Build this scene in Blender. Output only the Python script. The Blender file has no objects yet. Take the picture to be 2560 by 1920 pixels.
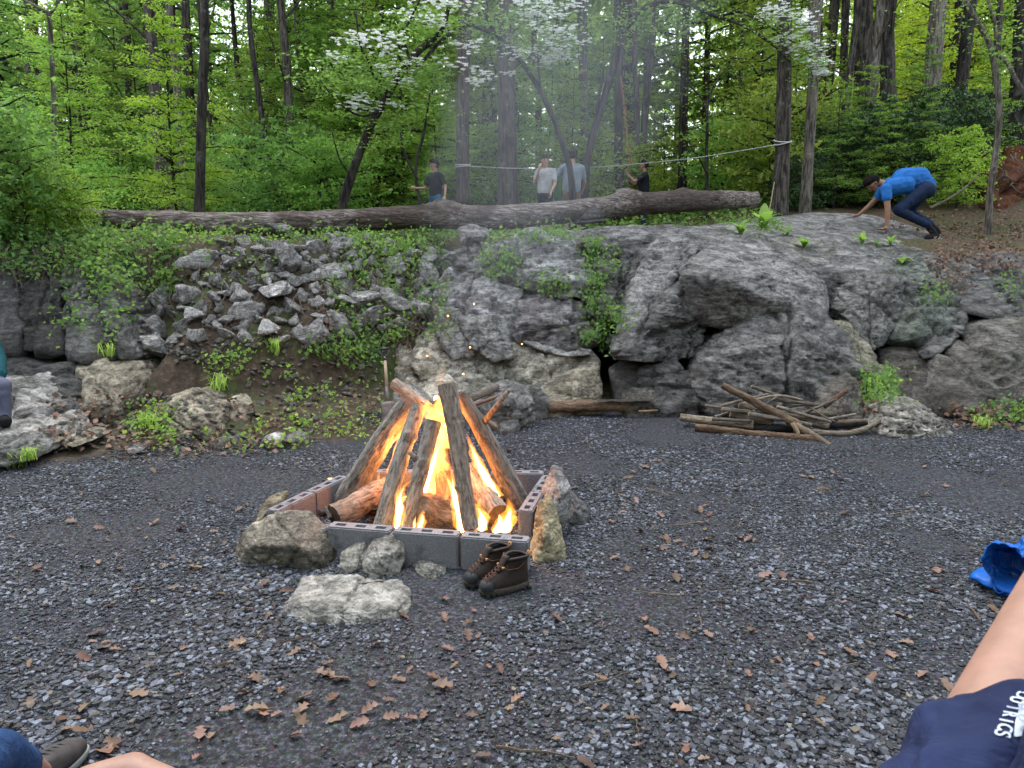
import bpy, bmesh, math, random
import numpy as np
from mathutils import Vector, Matrix, Quaternion, Euler
from mathutils.bvhtree import BVHTree

scene = bpy.context.scene
COL = scene.collection
R = math.radians

# ------------------------------------------------------------------ camera
CAM_H = 1.6
F_PX = 1800.0
PITCH = math.atan(310.0 / F_PX)
cam_data = bpy.data.cameras.new('camera')
cam_data.sensor_width = 36.0
cam_data.lens = 36.0 * F_PX / 2560.0
cam_data.clip_start = 0.05
cam_data.clip_end = 600.0
cam_data.dof.use_dof = True
cam_data.dof.focus_distance = 5.0
cam_data.dof.aperture_fstop = 7.0
cam = bpy.data.objects.new('camera', cam_data)
COL.objects.link(cam)
cam.location = (0, 0, CAM_H)
cam.rotation_euler = (R(90) - PITCH, 0, 0)
scene.camera = cam

# ------------------------------------------------------------------ sky, sun, exposure
SUN_EL, SUN_AZ = R(62), R(335)          # soft light through cloud, high over the woods
world = bpy.data.worlds.new('World')
scene.world = world
world.use_nodes = True
wn = world.node_tree
bg = wn.nodes['Background']
sky = wn.nodes.new('ShaderNodeTexSky')
sky.sky_type = 'NISHITA'
sky.sun_disc = False
sky.sun_elevation = SUN_EL
sky.sun_rotation = SUN_AZ
sky.dust_density = 4.0
sky.air_density = 1.0
wmix = wn.nodes.new('ShaderNodeMix')
wmix.data_type = 'RGBA'
wmix.inputs[0].default_value = 0.62                      # overcast: mostly even white cloud
wmix.inputs[7].default_value = (9.2, 9.8, 10.8, 1)
wn.links.new(sky.outputs[0], wmix.inputs[6])
wn.links.new(wmix.outputs[2], bg.inputs[0])
bg.inputs[1].default_value = 0.13
sun_data = bpy.data.lights.new('sun', 'SUN')
sun_data.energy = 1.5
sun_data.angle = R(25)
sun_data.color = (1.0, 0.97, 0.92)
sun = bpy.data.objects.new('sun', sun_data)
COL.objects.link(sun)
sun.rotation_euler = (R(90) - SUN_EL, 0, math.pi - SUN_AZ)
scene.view_settings.view_transform = 'Standard'
scene.view_settings.look = 'None'
scene.view_settings.gamma = 1.0
scene.view_settings.use_curve_mapping = False
scene.view_settings.exposure = 1.5
scene.render.engine = 'CYCLES'
scene.cycles.max_bounces = 7
scene.cycles.diffuse_bounces = 5
scene.cycles.glossy_bounces = 2
scene.cycles.transmission_bounces = 5
scene.cycles.transparent_max_bounces = 12
scene.cycles.volume_bounces = 0
scene.cycles.use_denoising = True

# ------------------------------------------------------------------ helpers: pixels of the photograph -> points
_FW = Vector((0, math.cos(PITCH), -math.sin(PITCH)))
_UP = Vector((0, math.sin(PITCH), math.cos(PITCH)))
def ray(px, py):
    return _FW + Vector((1, 0, 0)) * ((px - 1280) / F_PX) + _UP * ((960 - py) / F_PX)
def P(px, py, Y):
    d = ray(px, py)
    return Vector((0, 0, CAM_H)) + d * (Y / d.y)
def G(px, py, z=0.0):
    d = ray(px, py)
    return Vector((0, 0, CAM_H)) + d * ((z - CAM_H) / d.z)
def mpp(Y):
    return Y / F_PX * 1.01

# ------------------------------------------------------------------ numpy noise
_rs = np.random.RandomState(7)
_PERM = _rs.permutation(256).astype(np.int64)
_PERM = np.concatenate([_PERM, _PERM, _PERM])
_GR = _rs.normal(size=(256, 3)); _GR /= np.linalg.norm(_GR, axis=1)[:, None]
def noise3(p):
    p = np.asarray(p, dtype=np.float64)
    i = np.floor(p).astype(np.int64); f = p - i; i &= 255
    u = f * f * f * (f * (f * 6 - 15) + 10)
    out = np.zeros(len(p))
    for dx in (0, 1):
        wx = u[:, 0] if dx else 1 - u[:, 0]
        for dy in (0, 1):
            wy = u[:, 1] if dy else 1 - u[:, 1]
            for dz in (0, 1):
                wz = u[:, 2] if dz else 1 - u[:, 2]
                h = _PERM[_PERM[_PERM[i[:, 0] + dx] + ((i[:, 1] + dy) & 255)] + ((i[:, 2] + dz) & 255)]
                g = _GR[h]
                out += wx * wy * wz * (g[:, 0] * (f[:, 0] - dx) + g[:, 1] * (f[:, 1] - dy) + g[:, 2] * (f[:, 2] - dz))
    return out * 1.5
def fbm(p, octv=4, gain=0.5, lac=2.03, ridged=False):
    p = np.asarray(p, dtype=np.float64).copy()
    a, s = 1.0, np.zeros(len(p))
    for _ in range(octv):
        n = noise3(p)
        s += a * ((1 - 2 * np.abs(n)) if ridged else n)
        p = p * lac + 17.3; a *= gain
    return s

# ------------------------------------------------------------------ helpers: objects
def mesh_obj(name, verts, faces, mat, parent=None, smooth=True, loc=None):
    me = bpy.data.meshes.new(name)
    if isinstance(verts, np.ndarray): verts = verts.astype(np.float32)
    build(me, verts, faces)
    if mat: me.materials.append(mat)
    if smooth: me.polygons.foreach_set('use_smooth', [True] * len(me.polygons))
    o = bpy.data.objects.new(name, me)
    COL.objects.link(o)
    if parent: o.parent = parent
    if loc is not None: o.location = loc
    return o
def build(me, verts, faces):
    if isinstance(faces, np.ndarray):
        n, k = faces.shape
        v = np.asarray(verts, dtype=np.float32)
        me.vertices.add(len(v)); me.vertices.foreach_set('co', v.ravel())
        me.loops.add(n * k); me.loops.foreach_set('vertex_index', faces.astype(np.int32).ravel())
        me.polygons.add(n)
        me.polygons.foreach_set('loop_start', np.arange(0, n * k, k, dtype=np.int32))
        me.update(calc_edges=True); me.validate()
    else:
        me.from_pydata([tuple(map(float, q)) for q in verts], [], faces); me.update()
def tag(o, label=None, cat=None, group=None, kind=None):
    if label: o['label'] = label
    if cat: o['category'] = cat
    if group: o['group'] = group
    if kind: o['kind'] = kind
    return o
def empty(name, loc=(0, 0, 0), rot=(0, 0, 0)):
    o = bpy.data.objects.new(name, None); COL.objects.link(o)
    o.empty_display_size = 0.1
    o.location = loc; o.rotation_euler = rot
    return o
def copy_tree(o, parent=None):
    c = o.copy(); COL.objects.link(c); c.parent = parent
    for ch in list(o.children): copy_tree(ch, c)
    return c

class MB:
    """collects simple shapes into one mesh"""
    def __init__(s): s.v, s.f = [], []
    def add(s, v, f):
        b = len(s.v); s.v += [tuple(q) for q in v]; s.f += [tuple(i + b for i in q) for q in f]
    def box(s, c, d, rot=None):
        x, y, z = d[0] / 2, d[1] / 2, d[2] / 2
        v = [Vector(q) for q in ((-x, -y, -z), (x, -y, -z), (x, y, -z), (-x, y, -z), (-x, -y, z), (x, -y, z), (x, y, z), (-x, y, z))]
        if rot: v = [rot @ q for q in v]
        s.add([q + Vector(c) for q in v], [(0, 3, 2, 1), (4, 5, 6, 7), (0, 1, 5, 4), (1, 2, 6, 5), (2, 3, 7, 6), (3, 0, 4, 7)])
    def tube(s, pts, rad, n=8, cap=True, jit=0.0, rng=None):
        pts = [Vector(q) for q in pts]
        if not hasattr(rad, '__len__'): rad = [rad] * len(pts)
        up = None; b = len(s.v)
        for k, q in enumerate(pts):
            t = (pts[min(k + 1, len(pts) - 1)] - pts[max(k - 1, 0)])
            t = t.normalized() if t.length > 1e-9 else Vector((0, 0, 1))
            if up is None:
                up = t.orthogonal().normalized()
            else:
                up = (up - t * up.dot(t))
                up = up.normalized() if up.length > 1e-6 else t.orthogonal().normalized()
            w = t.cross(up)
            for i in range(n):
                a = 2 * math.pi * i / n
                r = rad[k] * (1 + (rng.uniform(-jit, jit) if jit else 0))
                s.v.append(tuple(q + (up * math.cos(a) + w * math.sin(a)) * r))
        for k in range(len(pts) - 1):
            for i in range(n):
                j = (i + 1) % n
                s.f.append((b + k * n + i, b + k * n + j, b + (k + 1) * n + j, b + (k + 1) * n + i))
        if cap:
            s.f.append(tuple(b + i for i in reversed(range(n))))
            e = b + (len(pts) - 1) * n
            s.f.append(tuple(e + i for i in range(n)))
    def obj(s, name, mat, parent=None, smooth=True):
        return mesh_obj(name, s.v, s.f, mat, parent, smooth)

def spline(pts, n=6):
    """Catmull-Rom through points"""
    pts = [Vector(q) for q in pts]; out = []
    for i in range(len(pts) - 1):
        p0, p1, p2, p3 = pts[max(i - 1, 0)], pts[i], pts[i + 1], pts[min(i + 2, len(pts) - 1)]
        for k in range(n):
            t = k / n
            out.append(0.5 * ((2 * p1) + (p2 - p0) * t + (2 * p0 - 5 * p1 + 4 * p2 - p3) * t * t + (3 * p1 - p0 - 3 * p2 + p3) * t ** 3))
    out.append(pts[-1]); return out

# ------------------------------------------------------------------ helpers: materials
class MT:
    def __init__(s, name):
        s.m = bpy.data.materials.new(name); s.m.use_nodes = True
        s.t = s.m.node_tree; s.b = s.t.nodes['Principled BSDF']; s.out = s.t.nodes['Material Output']
    def n(s, typ, props=None, **ins):
        nd = s.t.nodes.new('ShaderNode' + typ)
        for k, v in (props or {}).items(): setattr(nd, k, v)
        for k, v in ins.items():
            key = int(k[1:]) if k[0] == 'i' and k[1:].isdigit() else k.replace('_', ' ')
            s.set(nd.inputs[key], v)
        return nd
    def set(s, sock, v):
        if isinstance(v, bpy.types.NodeSocket): s.t.links.new(v, sock)
        elif isinstance(v, bpy.types.Node): s.t.links.new(v.outputs[0], sock)
        else:
            if hasattr(sock.default_value, '__len__') and hasattr(v, '__len__') and len(v) == 3 and len(sock.default_value) == 4: v = (*v, 1)
            sock.default_value = v
    def noise(s, vec, scale, detail=4, rough=0.55, dist=0.0):
        return s.n('TexNoise', Vector=vec, Scale=scale, Detail=detail, Roughness=rough, Distortion=dist)
    def ramp(s, fac, stops):
        nd = s.t.nodes.new('ShaderNodeValToRGB'); e = nd.color_ramp.elements
        while len(e) < len(stops): e.new(0.5)
        for el, (p, c) in zip(e, stops):
            el.position = p; el.color = (*c, 1) if hasattr(c, '__len__') else (c, c, c, 1)
        s.set(nd.inputs[0], fac); return nd
    def mix(s, fac, a, b, mode='MIX'):
        nd = s.t.nodes.new('ShaderNodeMix'); nd.data_type = 'RGBA'; nd.blend_type = mode
        s.set(nd.inputs[0], fac); s.set(nd.inputs[6], a); s.set(nd.inputs[7], b)
        return nd.outputs[2]
    def math(s, op, a, b=0.0, clamp=False):
        nd = s.t.nodes.new('ShaderNodeMath'); nd.operation = op; nd.use_clamp = clamp
        s.set(nd.inputs[0], a); s.set(nd.inputs[1], b); return nd.outputs[0]
    def step(s, v, lo, hi):
        nd = s.t.nodes.new('ShaderNodeMapRange'); nd.interpolation_type = 'SMOOTHSTEP'
        s.set(nd.inputs[0], v); nd.inputs[1].default_value = lo; nd.inputs[2].default_value = hi
        return nd.outputs[0]
    def coords(s, scale=(1, 1, 1), kind='Object', per_object=True):
        tc = s.t.nodes.new('ShaderNodeTexCoord'); v = tc.outputs[kind]
        if per_object:
            oi = s.t.nodes.new('ShaderNodeObjectInfo')
            m = s.n('VectorMath', {'operation': 'SCALE'}); s.t.links.new(oi.outputs['Location'], m.inputs[0]); m.inputs['Scale'].default_value = 3.7
            a = s.n('VectorMath', {'operation': 'ADD'}); s.t.links.new(v, a.inputs[0]); s.t.links.new(m.outputs[0], a.inputs[1]); v = a.outputs[0]
        mp = s.n('Mapping', Vector=v); mp.inputs['Scale'].default_value = scale
        return mp.outputs[0]
    def bump(s, h, strength=0.5, dist=0.02, prev=None):
        nd = s.n('Bump', Height=h, Strength=strength, Distance=dist)
        if prev is not None: s.set(nd.inputs['Normal'], prev)
        return nd.outputs[0]
    def fin(s, col, rough=0.8, normal=None, spec=0.3, k=0.70, **kw):
        s.set(s.b.inputs['Base Color'], s.mix(1.0, col, (k, k, k), 'MULTIPLY')); s.set(s.b.inputs['Roughness'], rough)
        s.b.inputs['Specular IOR Level'].default_value = spec
        if normal is not None: s.set(s.b.inputs['Normal'], normal)
        for k, v in kw.items(): s.set(s.b.inputs[k.replace('_', ' ')], v)
        return s.m
M = {}

def mat_rock():
    m = MT('rock')
    c = m.coords()
    oi = m.t.nodes.new('ShaderNodeObjectInfo')
    big = m.noise(c, 1.3, 5, 0.6); mid = m.noise(c, 5.0, 9, 0.78, 0.5); fine = m.noise(c, 30.0, 6, 0.8)
    cs = m.n('Mapping', Vector=c); cs.inputs['Scale'].default_value = (2.2, 2.2, 9.0); cs.inputs['Rotation'].default_value = (0.5, 0.35, 0)
    strat = m.noise(cs.outputs[0], 2.2, 9, 0.74, 0.7)
    rid = m.n('TexNoise', {'noise_type': 'RIDGED_MULTIFRACTAL', 'normalize': True}, Vector=c, Scale=3.2, Detail=9.0, Roughness=0.62)
    v = m.math('ADD', m.math('MULTIPLY', mid.outputs[0], 0.5), m.math('MULTIPLY', strat.outputs[0], 0.5))
    col = m.ramp(v, [(0.37, 0.022), (0.46, 0.10), (0.52, 0.22), (0.61, 0.46)])
    col = m.mix(m.math('MULTIPLY', m.step(fine.outputs[0], 0.50, 0.68), 0.55), col, (0.46, 0.45, 0.44))
    col = m.mix(m.math('MULTIPLY', m.step(fine.outputs[0], 0.47, 0.34), 0.75), col, (0.022, 0.021, 0.021))
    col = m.mix(1.0, col, oi.outputs['Color'], 'MULTIPLY')
    col = m.mix(m.math('MULTIPLY', m.step(big.outputs[0], 0.54, 0.38), 0.6), col, m.mix(0.6, col, (0.035, 0.03, 0.027)))
    lich = m.noise(c, 3.1, 10, 0.82)
    col = m.mix(m.math('MULTIPLY', m.step(lich.outputs[0], 0.57, 0.64), 0.42), col, (0.36, 0.39, 0.34))
    geo = m.t.nodes.new('ShaderNodeNewGeometry')
    sx = m.n('SeparateXYZ', Vector=geo.outputs['Normal'])
    moss = m.math('MULTIPLY', m.step(sx.outputs[2], 0.1, 0.6), m.step(m.noise(c, 2.3, 8, 0.75).outputs[0], 0.50, 0.60))
    moss = m.math('MULTIPLY', moss, m.math('SUBTRACT', 1.0, oi.outputs['Alpha']))
    col = m.mix(moss, col, m.mix(fine.outputs[0], (0.035, 0.05, 0.008), (0.10, 0.085, 0.02)))
    nb = m.bump(strat.outputs[0], 1.0, 0.10); nb = m.bump(rid.outputs[0], 0.7, 0.05, nb); nb = m.bump(mid.outputs[0], 1.0, 0.07, nb); nb = m.bump(fine.outputs[0], 0.8, 0.016, nb)
    return m.fin(col, 0.82, nb, 0.35, k=0.84)
M['rock'] = mat_rock()

def mat_ground():
    m = MT('ground')
    c = m.coords(kind='Object', per_object=False)
    at = m.t.nodes.new('ShaderNodeVertexColor'); at.layer_name = 'zone'
    sp = m.n('SeparateColor', Color=at.outputs[0])
    n1 = m.noise(c, 1.1, 6, 0.65); n2 = m.noise(c, 14, 8, 0.7); n3 = m.noise(c, 70, 4, 0.7)
    vo = m.n('TexVoronoi', {'feature': 'F1'}, Vector=c, Scale=42.0)
    grit = m.ramp(m.noise(c, 45, 6, 0.8).outputs[0], [(0.36, (0.010, 0.010, 0.012)), (0.5, (0.032, 0.033, 0.040)), (0.66, (0.15, 0.16, 0.19))])
    gravel = m.mix(m.math('MULTIPLY', m.step(vo.outputs['Distance'], 0.55, 0.2), 0.5), grit, vo.outputs['Color'], 'SOFT_LIGHT')
    gravel = m.mix(m.math('MULTIPLY', m.step(m.noise(c, 0.9, 4, 0.6).outputs[0], 0.60, 0.72), 0.6), gravel, (0.03, 0.027, 0.025))
    dirt = m.ramp(n2.outputs[0], [(0.3, (0.022, 0.016, 0.012)), (0.55, (0.085, 0.06, 0.042)), (0.75, (0.22, 0.16, 0.11))])
    litter = m.ramp(m.noise(c, 26, 6, 0.7).outputs[0], [(0.32, (0.02, 0.014, 0.009)), (0.5, (0.10, 0.065, 0.036)), (0.66, (0.24, 0.16, 0.09))])
    green = m.ramp(m.noise(c, 18, 6, 0.7).outputs[0], [(0.35, (0.012, 0.022, 0.006)), (0.6, (0.06, 0.11, 0.02))])
    col = m.mix(sp.outputs[0], gravel, dirt); col = m.mix(sp.outputs[1], col, litter); col = m.mix(m.math('MULTIPLY', sp.outputs[2], m.step(n1.outputs[0], 0.42, 0.58)), col, green)
    nb = m.bump(n2.outputs[0], 0.7, 0.03); nb = m.bump(n3.outputs[0], 0.6, 0.01, nb)
    return m.fin(col, 0.9, nb, 0.25)
M['ground'] = mat_ground()

def mat_leaf(name, c1, c2, trans=0.45, rough=0.5, c3=None, tm=(1.12, 1.1, 0.72)):
    m = MT(name)
    at = m.t.nodes.new('ShaderNodeVertexColor'); at.layer_name = 'tint'
    sp = m.n('SeparateColor', Color=at.outputs[0])
    oi = m.t.nodes.new('ShaderNodeObjectInfo')
    col = m.mix(sp.outputs[0], c1, c2)
    if c3: col = m.mix(m.math('MULTIPLY', oi.outputs['Random'], 0.6), col, c3)
    col = m.mix(1.0, col, oi.outputs['Color'], 'MULTIPLY')
    m.fin(col, rough, None, 0.3, k=1.0)
    tr = m.n('BsdfTranslucent', Color=m.mix(1.0, col, tm, 'MULTIPLY'))
    mx = m.n('MixShader', i0=trans); m.t.links.new(m.b.outputs[0], mx.inputs[1]); m.t.links.new(tr.outputs[0], mx.inputs[2])
    m.t.links.new(mx.outputs[0], m.out.inputs[0])
    return m.m
M['leaf'] = mat_leaf('leaf_green', (0.12, 0.245, 0.075), (0.26, 0.405, 0.12), 0.6)
M['leaf_bright'] = mat_leaf('leaf_bright', (0.19, 0.35, 0.075), (0.34, 0.50, 0.13), 0.6)
M['leaf_dark'] = mat_leaf('leaf_dark', (0.02, 0.048, 0.018), (0.065, 0.125, 0.042), 0.15, 0.4)
M['petal'] = mat_leaf('petal_white', (0.78, 0.80, 0.76), (0.86, 0.87, 0.86), 0.4, tm=(1, 1, 1))
M['dry_leaf'] = mat_leaf('dry_leaf', (0.105, 0.052, 0.034), (0.21, 0.126, 0.088), 0.12, 0.6, (0.17, 0.12, 0.085), (1, 0.8, 0.6))

def mat_bark(name, dark, light, sc=1.0, lichen=0.0, stretch=7.0, bump=0.8):
    m = MT(name)
    c = m.coords((9 * sc, 9 * sc, 9 * sc / stretch)); c0 = m.coords()
    n1 = m.noise(c, 2.2, 6, 0.65, 0.5); n2 = m.noise(c0, 5, 6, 0.7); n3 = m.noise(c, 7, 4, 0.7)
    col = m.ramp(n1.outputs[0], [(0.42, dark), (0.57, light)])
    col = m.mix(m.math('MULTIPLY', n3.outputs[0], 0.5), col, tuple(d * 0.5 for d in dark))
    if lichen: col = m.mix(m.math('MULTIPLY', m.step(n2.outputs[0], 0.56, 0.66), lichen), col, (0.38, 0.40, 0.34))
    nb = m.bump(n1.outputs[0], bump, 0.03); nb = m.bump(n3.outputs[0], bump * 0.7, 0.012, nb)
    return m.fin(col, 0.9, nb, 0.2, k=1.05)
M['bark'] = mat_bark('bark_grey', (0.018, 0.015, 0.013), (0.105, 0.09, 0.075), 1.0, 0.15)
M['bark_dark'] = mat_bark('bark_dark', (0.010, 0.009, 0.008), (0.055, 0.047, 0.04), 1.0, 0.12)
M['bark_pale'] = mat_bark('bark_pale', (0.05, 0.043, 0.036), (0.20, 0.175, 0.145), 1.2, 0.3)

def plain(name, col, rough=0.6, spec=0.3, var=0.25, scale=20, bump=0.0, bd=0.01, metal=0.0):
    m = MT(name); c = m.coords()
    n = m.noise(c, scale, 5, 0.65)
    dk = tuple(x * (1 - var) for x in col); lt = tuple(min(1, x * (1 + var)) for x in col)
    cc = m.ramp(n.outputs[0], [(0.3, dk), (0.7, lt)])
    nb = m.bump(n.outputs[0], bump, bd) if bump else None
    return m.fin(cc, rough, nb, spec, Metallic=metal)
# ------------------------------------------------------------------ terrain
_BX = np.array([-9, -4.6, -3.9, -2.2, -1.2, 0.2, 1.9, 3.6, 5.0, 9.0])
_BY = np.array([4.4, 5.0, 5.4, 5.9, 6.7, 7.4, 7.8, 7.5, 7.2, 7.0])
def sstep(a, b, x):
    t = np.clip((x - a) / (b - a), 0, 1); return t * t * (3 - 2 * t)
def terrain(x, y):
    x = np.asarray(x, float); y = np.asarray(y, float)
    b = np.interp(x, _BX, _BY)
    bank = sstep(-4.0, -3.2, x) * (1 - sstep(-1.15, -0.75, x))           # earth bank with rubble, else rock wall
    s = y - b
    zb = np.interp(s, [0, 0.5, 1.25, 1.6, 2.75, 3.4], [0, 0.08, 0.27, 0.80, 1.78, 1.9])
    zr = np.interp(s, [0, 1.9, 2.4, 3.1, 3.8], [0, 0.12, 0.7, 1.7, 1.9])
    low = bank * zb + (1 - bank) * zr
    yy = np.maximum(y - (b + 3.6), 0)
    up = 0.04 * np.minimum(yy, 30) + 0.1 * np.maximum(x - 1.6, 0) * sstep(11.5, 16, y) * (1 - sstep(4, 8, x)) + 0.075 * np.maximum(yy - 30, 0)
    right = np.maximum(x - 4.2, 0) * sstep(11.5, 16.0, y) * 0.2
    right = np.minimum(right, 2.6 + 0.02 * np.maximum(x, 0))
    z = low + up + right
    p = np.stack([x * 0.9, y * 0.9, x * 0 + 3.3], -1).reshape(-1, 3)
    nz = fbm(p, 4).reshape(x.shape)
    z = z + nz * np.where(s > 0, np.minimum(0.04 + 0.02 * s, 0.14), 0.012)
    return z
def tz(x, y): return float(terrain(np.array([x]), np.array([y]))[0])

def axis(parts):
    out = []
    for a, b, st in parts: out.append(np.arange(a, b, st))
    return np.concatenate(out + [[parts[-1][1]]])
gx = axis([(-160, -30, 10), (-30, -7, 1.0), (-7, 8, 0.075), (8, 30, 1.0), (30, 160, 10)])
gy = axis([(-60, -4, 4), (-4, 1, 0.5), (1, 13, 0.075), (13, 30, 0.4), (30, 60, 2), (60, 240, 12)])
GX, GY = np.meshgrid(gx, gy)
GZ = terrain(GX, GY)
nxg, nyg = len(gx), len(gy)
idx = np.arange(nxg * nyg).reshape(nyg, nxg)
gf = np.stack([idx[:-1, :-1], idx[:-1, 1:], idx[1:, 1:], idx[1:, :-1]], -1).reshape(-1, 4)
gv = np.stack([GX, GY, GZ], -1).reshape(-1, 3)
ground = mesh_obj('ground', gv, gf, M['ground'])
tag(ground, 'dark gravel clearing rising through an earth bank to the forest floor', kind='structure')
S_ = (GY - np.interp(GX, _BX, _BY)).ravel()
nn = fbm(gv * np.array([1.3, 1.3, 0]) + 5, 4)
zdirt = np.clip(sstep(-0.15, 0.15, S_ + nn * 0.35), 0, 1)
zlit = sstep(2.4, 3.6, S_ + nn * 0.5) * 0.85
zlit = np.maximum(zlit, sstep(3.7, 5.0, gv[:, 0]) * sstep(-0.6, 0.2, S_) * 0.8)
zgr = sstep(0.1, 0.6, S_) * 0.8 * np.clip(0.55 + nn, 0, 1)
zc = np.stack([zdirt, zlit, zgr, np.ones_like(zgr)], -1).astype(np.float32)
ca = ground.data.color_attributes.new('zone', 'FLOAT_COLOR', 'POINT')
ca.data.foreach_set('color', zc.ravel())

# ------------------------------------------------------------------ rocks
_ICO = {}
def ico(n):
    if n not in _ICO:
        bm = bmesh.new(); bmesh.ops.create_icosphere(bm, subdivisions=n, radius=1)
        v = np.array([q.co[:] for q in bm.verts]); f = np.array([[q.index for q in p.verts] for p in bm.faces])
        e = np.array([[q.index for q in p.verts] for p in bm.edges]); bm.free()
        deg = np.bincount(e.ravel(), minlength=len(v)).astype(float)
        _ICO[n] = (v, f, e, deg)
    return _ICO[n]
def smooth_np(p, e, deg, k, lam=0.6):
    for _ in range(k):
        a = np.zeros_like(p)
        for c in range(3):
            a[:, c] = np.bincount(e[:, 0], p[e[:, 1], c], len(p)) + np.bincount(e[:, 1], p[e[:, 0], c], len(p))
        p = p + lam * (a / deg[:, None] - p)
    return p
def vnormals(p, f):
    n = np.cross(p[f[:, 1]] - p[f[:, 0]], p[f[:, 2]] - p[f[:, 0]])
    o = np.zeros_like(p)
    for c in range(3):
        for k in range(3): o[:, c] += np.bincount(f[:, k], n[:, c], len(p))
    return o / (np.linalg.norm(o, axis=1)[:, None] + 1e-12)
def rock_geo(pts, sub=5, chips=10, amp=0.05, soft=3, seed=0, ridge=0.5, fr=1.0, planes=0):
    """a faceted stone: hull of control points, corners chipped off, edges worn, surface broken by noise"""
    rng = np.random.RandomState(seed)
    pts = np.array([tuple(q) for q in pts], float)
    bm = bmesh.new()
    for q in pts: bm.verts.new(q)
    bmesh.ops.convex_hull(bm, input=bm.verts[:])
    bm.normal_update()
    c = (pts.min(0) + pts.max(0)) / 2; c = 0.5 * c + 0.5 * pts.mean(0)
    nr, h = [], []
    for fc in bm.faces:
        if fc.calc_area() < 1e-9: continue
        n_ = np.array(fc.normal[:]); d_ = n_ @ (np.array(fc.verts[0].co[:]) - c)
        if d_ < 0: n_, d_ = -n_, -d_
        nr.append(n_); h.append(max(d_, 1e-3))
    bm.free()
    q = pts - c
    for _ in range(chips):
        d = rng.normal(size=3); d /= np.linalg.norm(d)
        nr.append(d); h.append((q @ d).max() * rng.uniform(0.80, 0.97))
    nr = np.array(nr); h = np.array(h)
    S = (pts.max(0) - pts.min(0)) / 2 + 1e-3
    u, f, e, deg = ico(sub)
    v = u * S
    t = np.full(len(v), 1e9)
    for a, b in zip(nr, h):
        dn = v @ a
        t = np.where(dn > 1e-6, np.minimum(t, b / np.maximum(dn, 1e-6)), t)
    p = v * t[:, None]
    p = smooth_np(p, e, deg, soft)
    size = float(np.cbrt(np.prod(S)))
    n = vnormals(p, f)
    k = fr / size
    off = rng.uniform(0, 60, 3)
    th = rng.uniform(-0.6, 0.6)
    st = np.array([1.0, 1.0, 2.6])
    rot = np.array([[math.cos(th), 0, math.sin(th)], [0, 1, 0], [-math.sin(th), 0, math.cos(th)]])
    pr = (p @ rot) * st
    d = fbm(p * k * 1.2 + off, 3) * 0.7
    d += ridge * (fbm(pr * k * 1.9 + off, 6, 0.62, ridged=True) - 0.6)
    tr = fbm(pr * k * 1.5 + off + 9, 3) * 3.2
    d += 0.75 * (np.floor(tr) + sstep(0.35, 0.65, tr - np.floor(tr))) / 3.2      # broken steps
    tr = fbm(pr[:, ::-1] * k * 3.6 + off + 19, 2) * 3.0
    d += 0.28 * (np.floor(tr) + sstep(0.4, 0.6, tr - np.floor(tr))) / 3.0
    cr = np.abs(fbm(pr * k * 1.3 + off + 31, 3))
    d -= 1.0 * np.clip(1 - cr / 0.05, 0, 1) ** 1.5                               # cracks
    if planes:                                                                   # joints: the rock is split along a few planes
        jog = fbm(p * k * 2.2 + off + 50, 3) * 0.05 * size
        for _ in range(planes):
            a = rng.normal(size=3) * np.array([1, 0.35, 0.7]); a /= np.linalg.norm(a)
            x = p @ a + jog - rng.uniform(-0.6, 0.6) * size
            d = d + 0.55 * np.tanh(x / (0.02 * size)) * rng.uniform(-1, 1)
            d = d - rng.uniform(1.0, 2.2) * np.exp(-(x / (0.022 * size)) ** 2)
    p = p + n * (d * amp * size)[:, None]
    return p + c, f
ROCKS = []
ROCKM = M['rock']
def rock(label, pts, T=0.5, tint=(1, 1, 1), moss=0.0, sub=5, chips=8, amp=0.07, soft=2, name='boulder', cat='boulder', ridge=0.5, fr=1.0, group=None, back=0.85, drop=0.0, grow=1.08, planes=None, toe=True):
    """pts: (photo x, photo y, distance) of the seen outline and ridge; the body goes T metres back"""
    w = [P(*q[:3]) for q in pts]
    if toe:
        w += [Vector((q.x, q.y, -0.12)) for q in w if 0.0 < q.z < 0.33 and q.y > 6]
    cx = sum((q for q in w), Vector()) / len(w)
    bk = []
    w = [cx + (q - cx) * grow for q in w]
    chips = (chips + 1) // 2; soft = max(1, soft - 1)
    for q in w:
        r = cx + (q - cx) * back; bk.append(Vector((r.x, r.y + T, r.z - drop)))
    p, f = rock_geo(w + bk, sub, chips, amp, soft, len(ROCKS) * 7 + 3, ridge, fr, (3 if sub >= 5 else 1) if planes is None else planes)
    base = np.array([p[:, 0].mean(), p[:, 1].mean(), p[:, 2].min()])
    o = mesh_obj(name, p - base, f, ROCKM, loc=base, smooth=sub < 4)
    o.color = (*tint, 1 - moss)
    ROCKS.append(o)
    return tag(o, label, cat, group)

GREY = (1.0, 0.97, 0.95); TAN = (2.2, 1.95, 1.5); DARK = (0.52, 0.50, 0.49); PALE = (2.4, 2.32, 2.2); MID = (1.35, 1.31, 1.28); BRN = (0.85, 0.76, 0.66)
def yd(py, d=0.0): return 7.62 + (1020 - py) * 0.0038 + d
def W(lst, d=0.0): return [(a[0], a[1], yd(a[1], d + (a[2] if len(a) > 2 else 0))) for a in lst]

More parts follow.
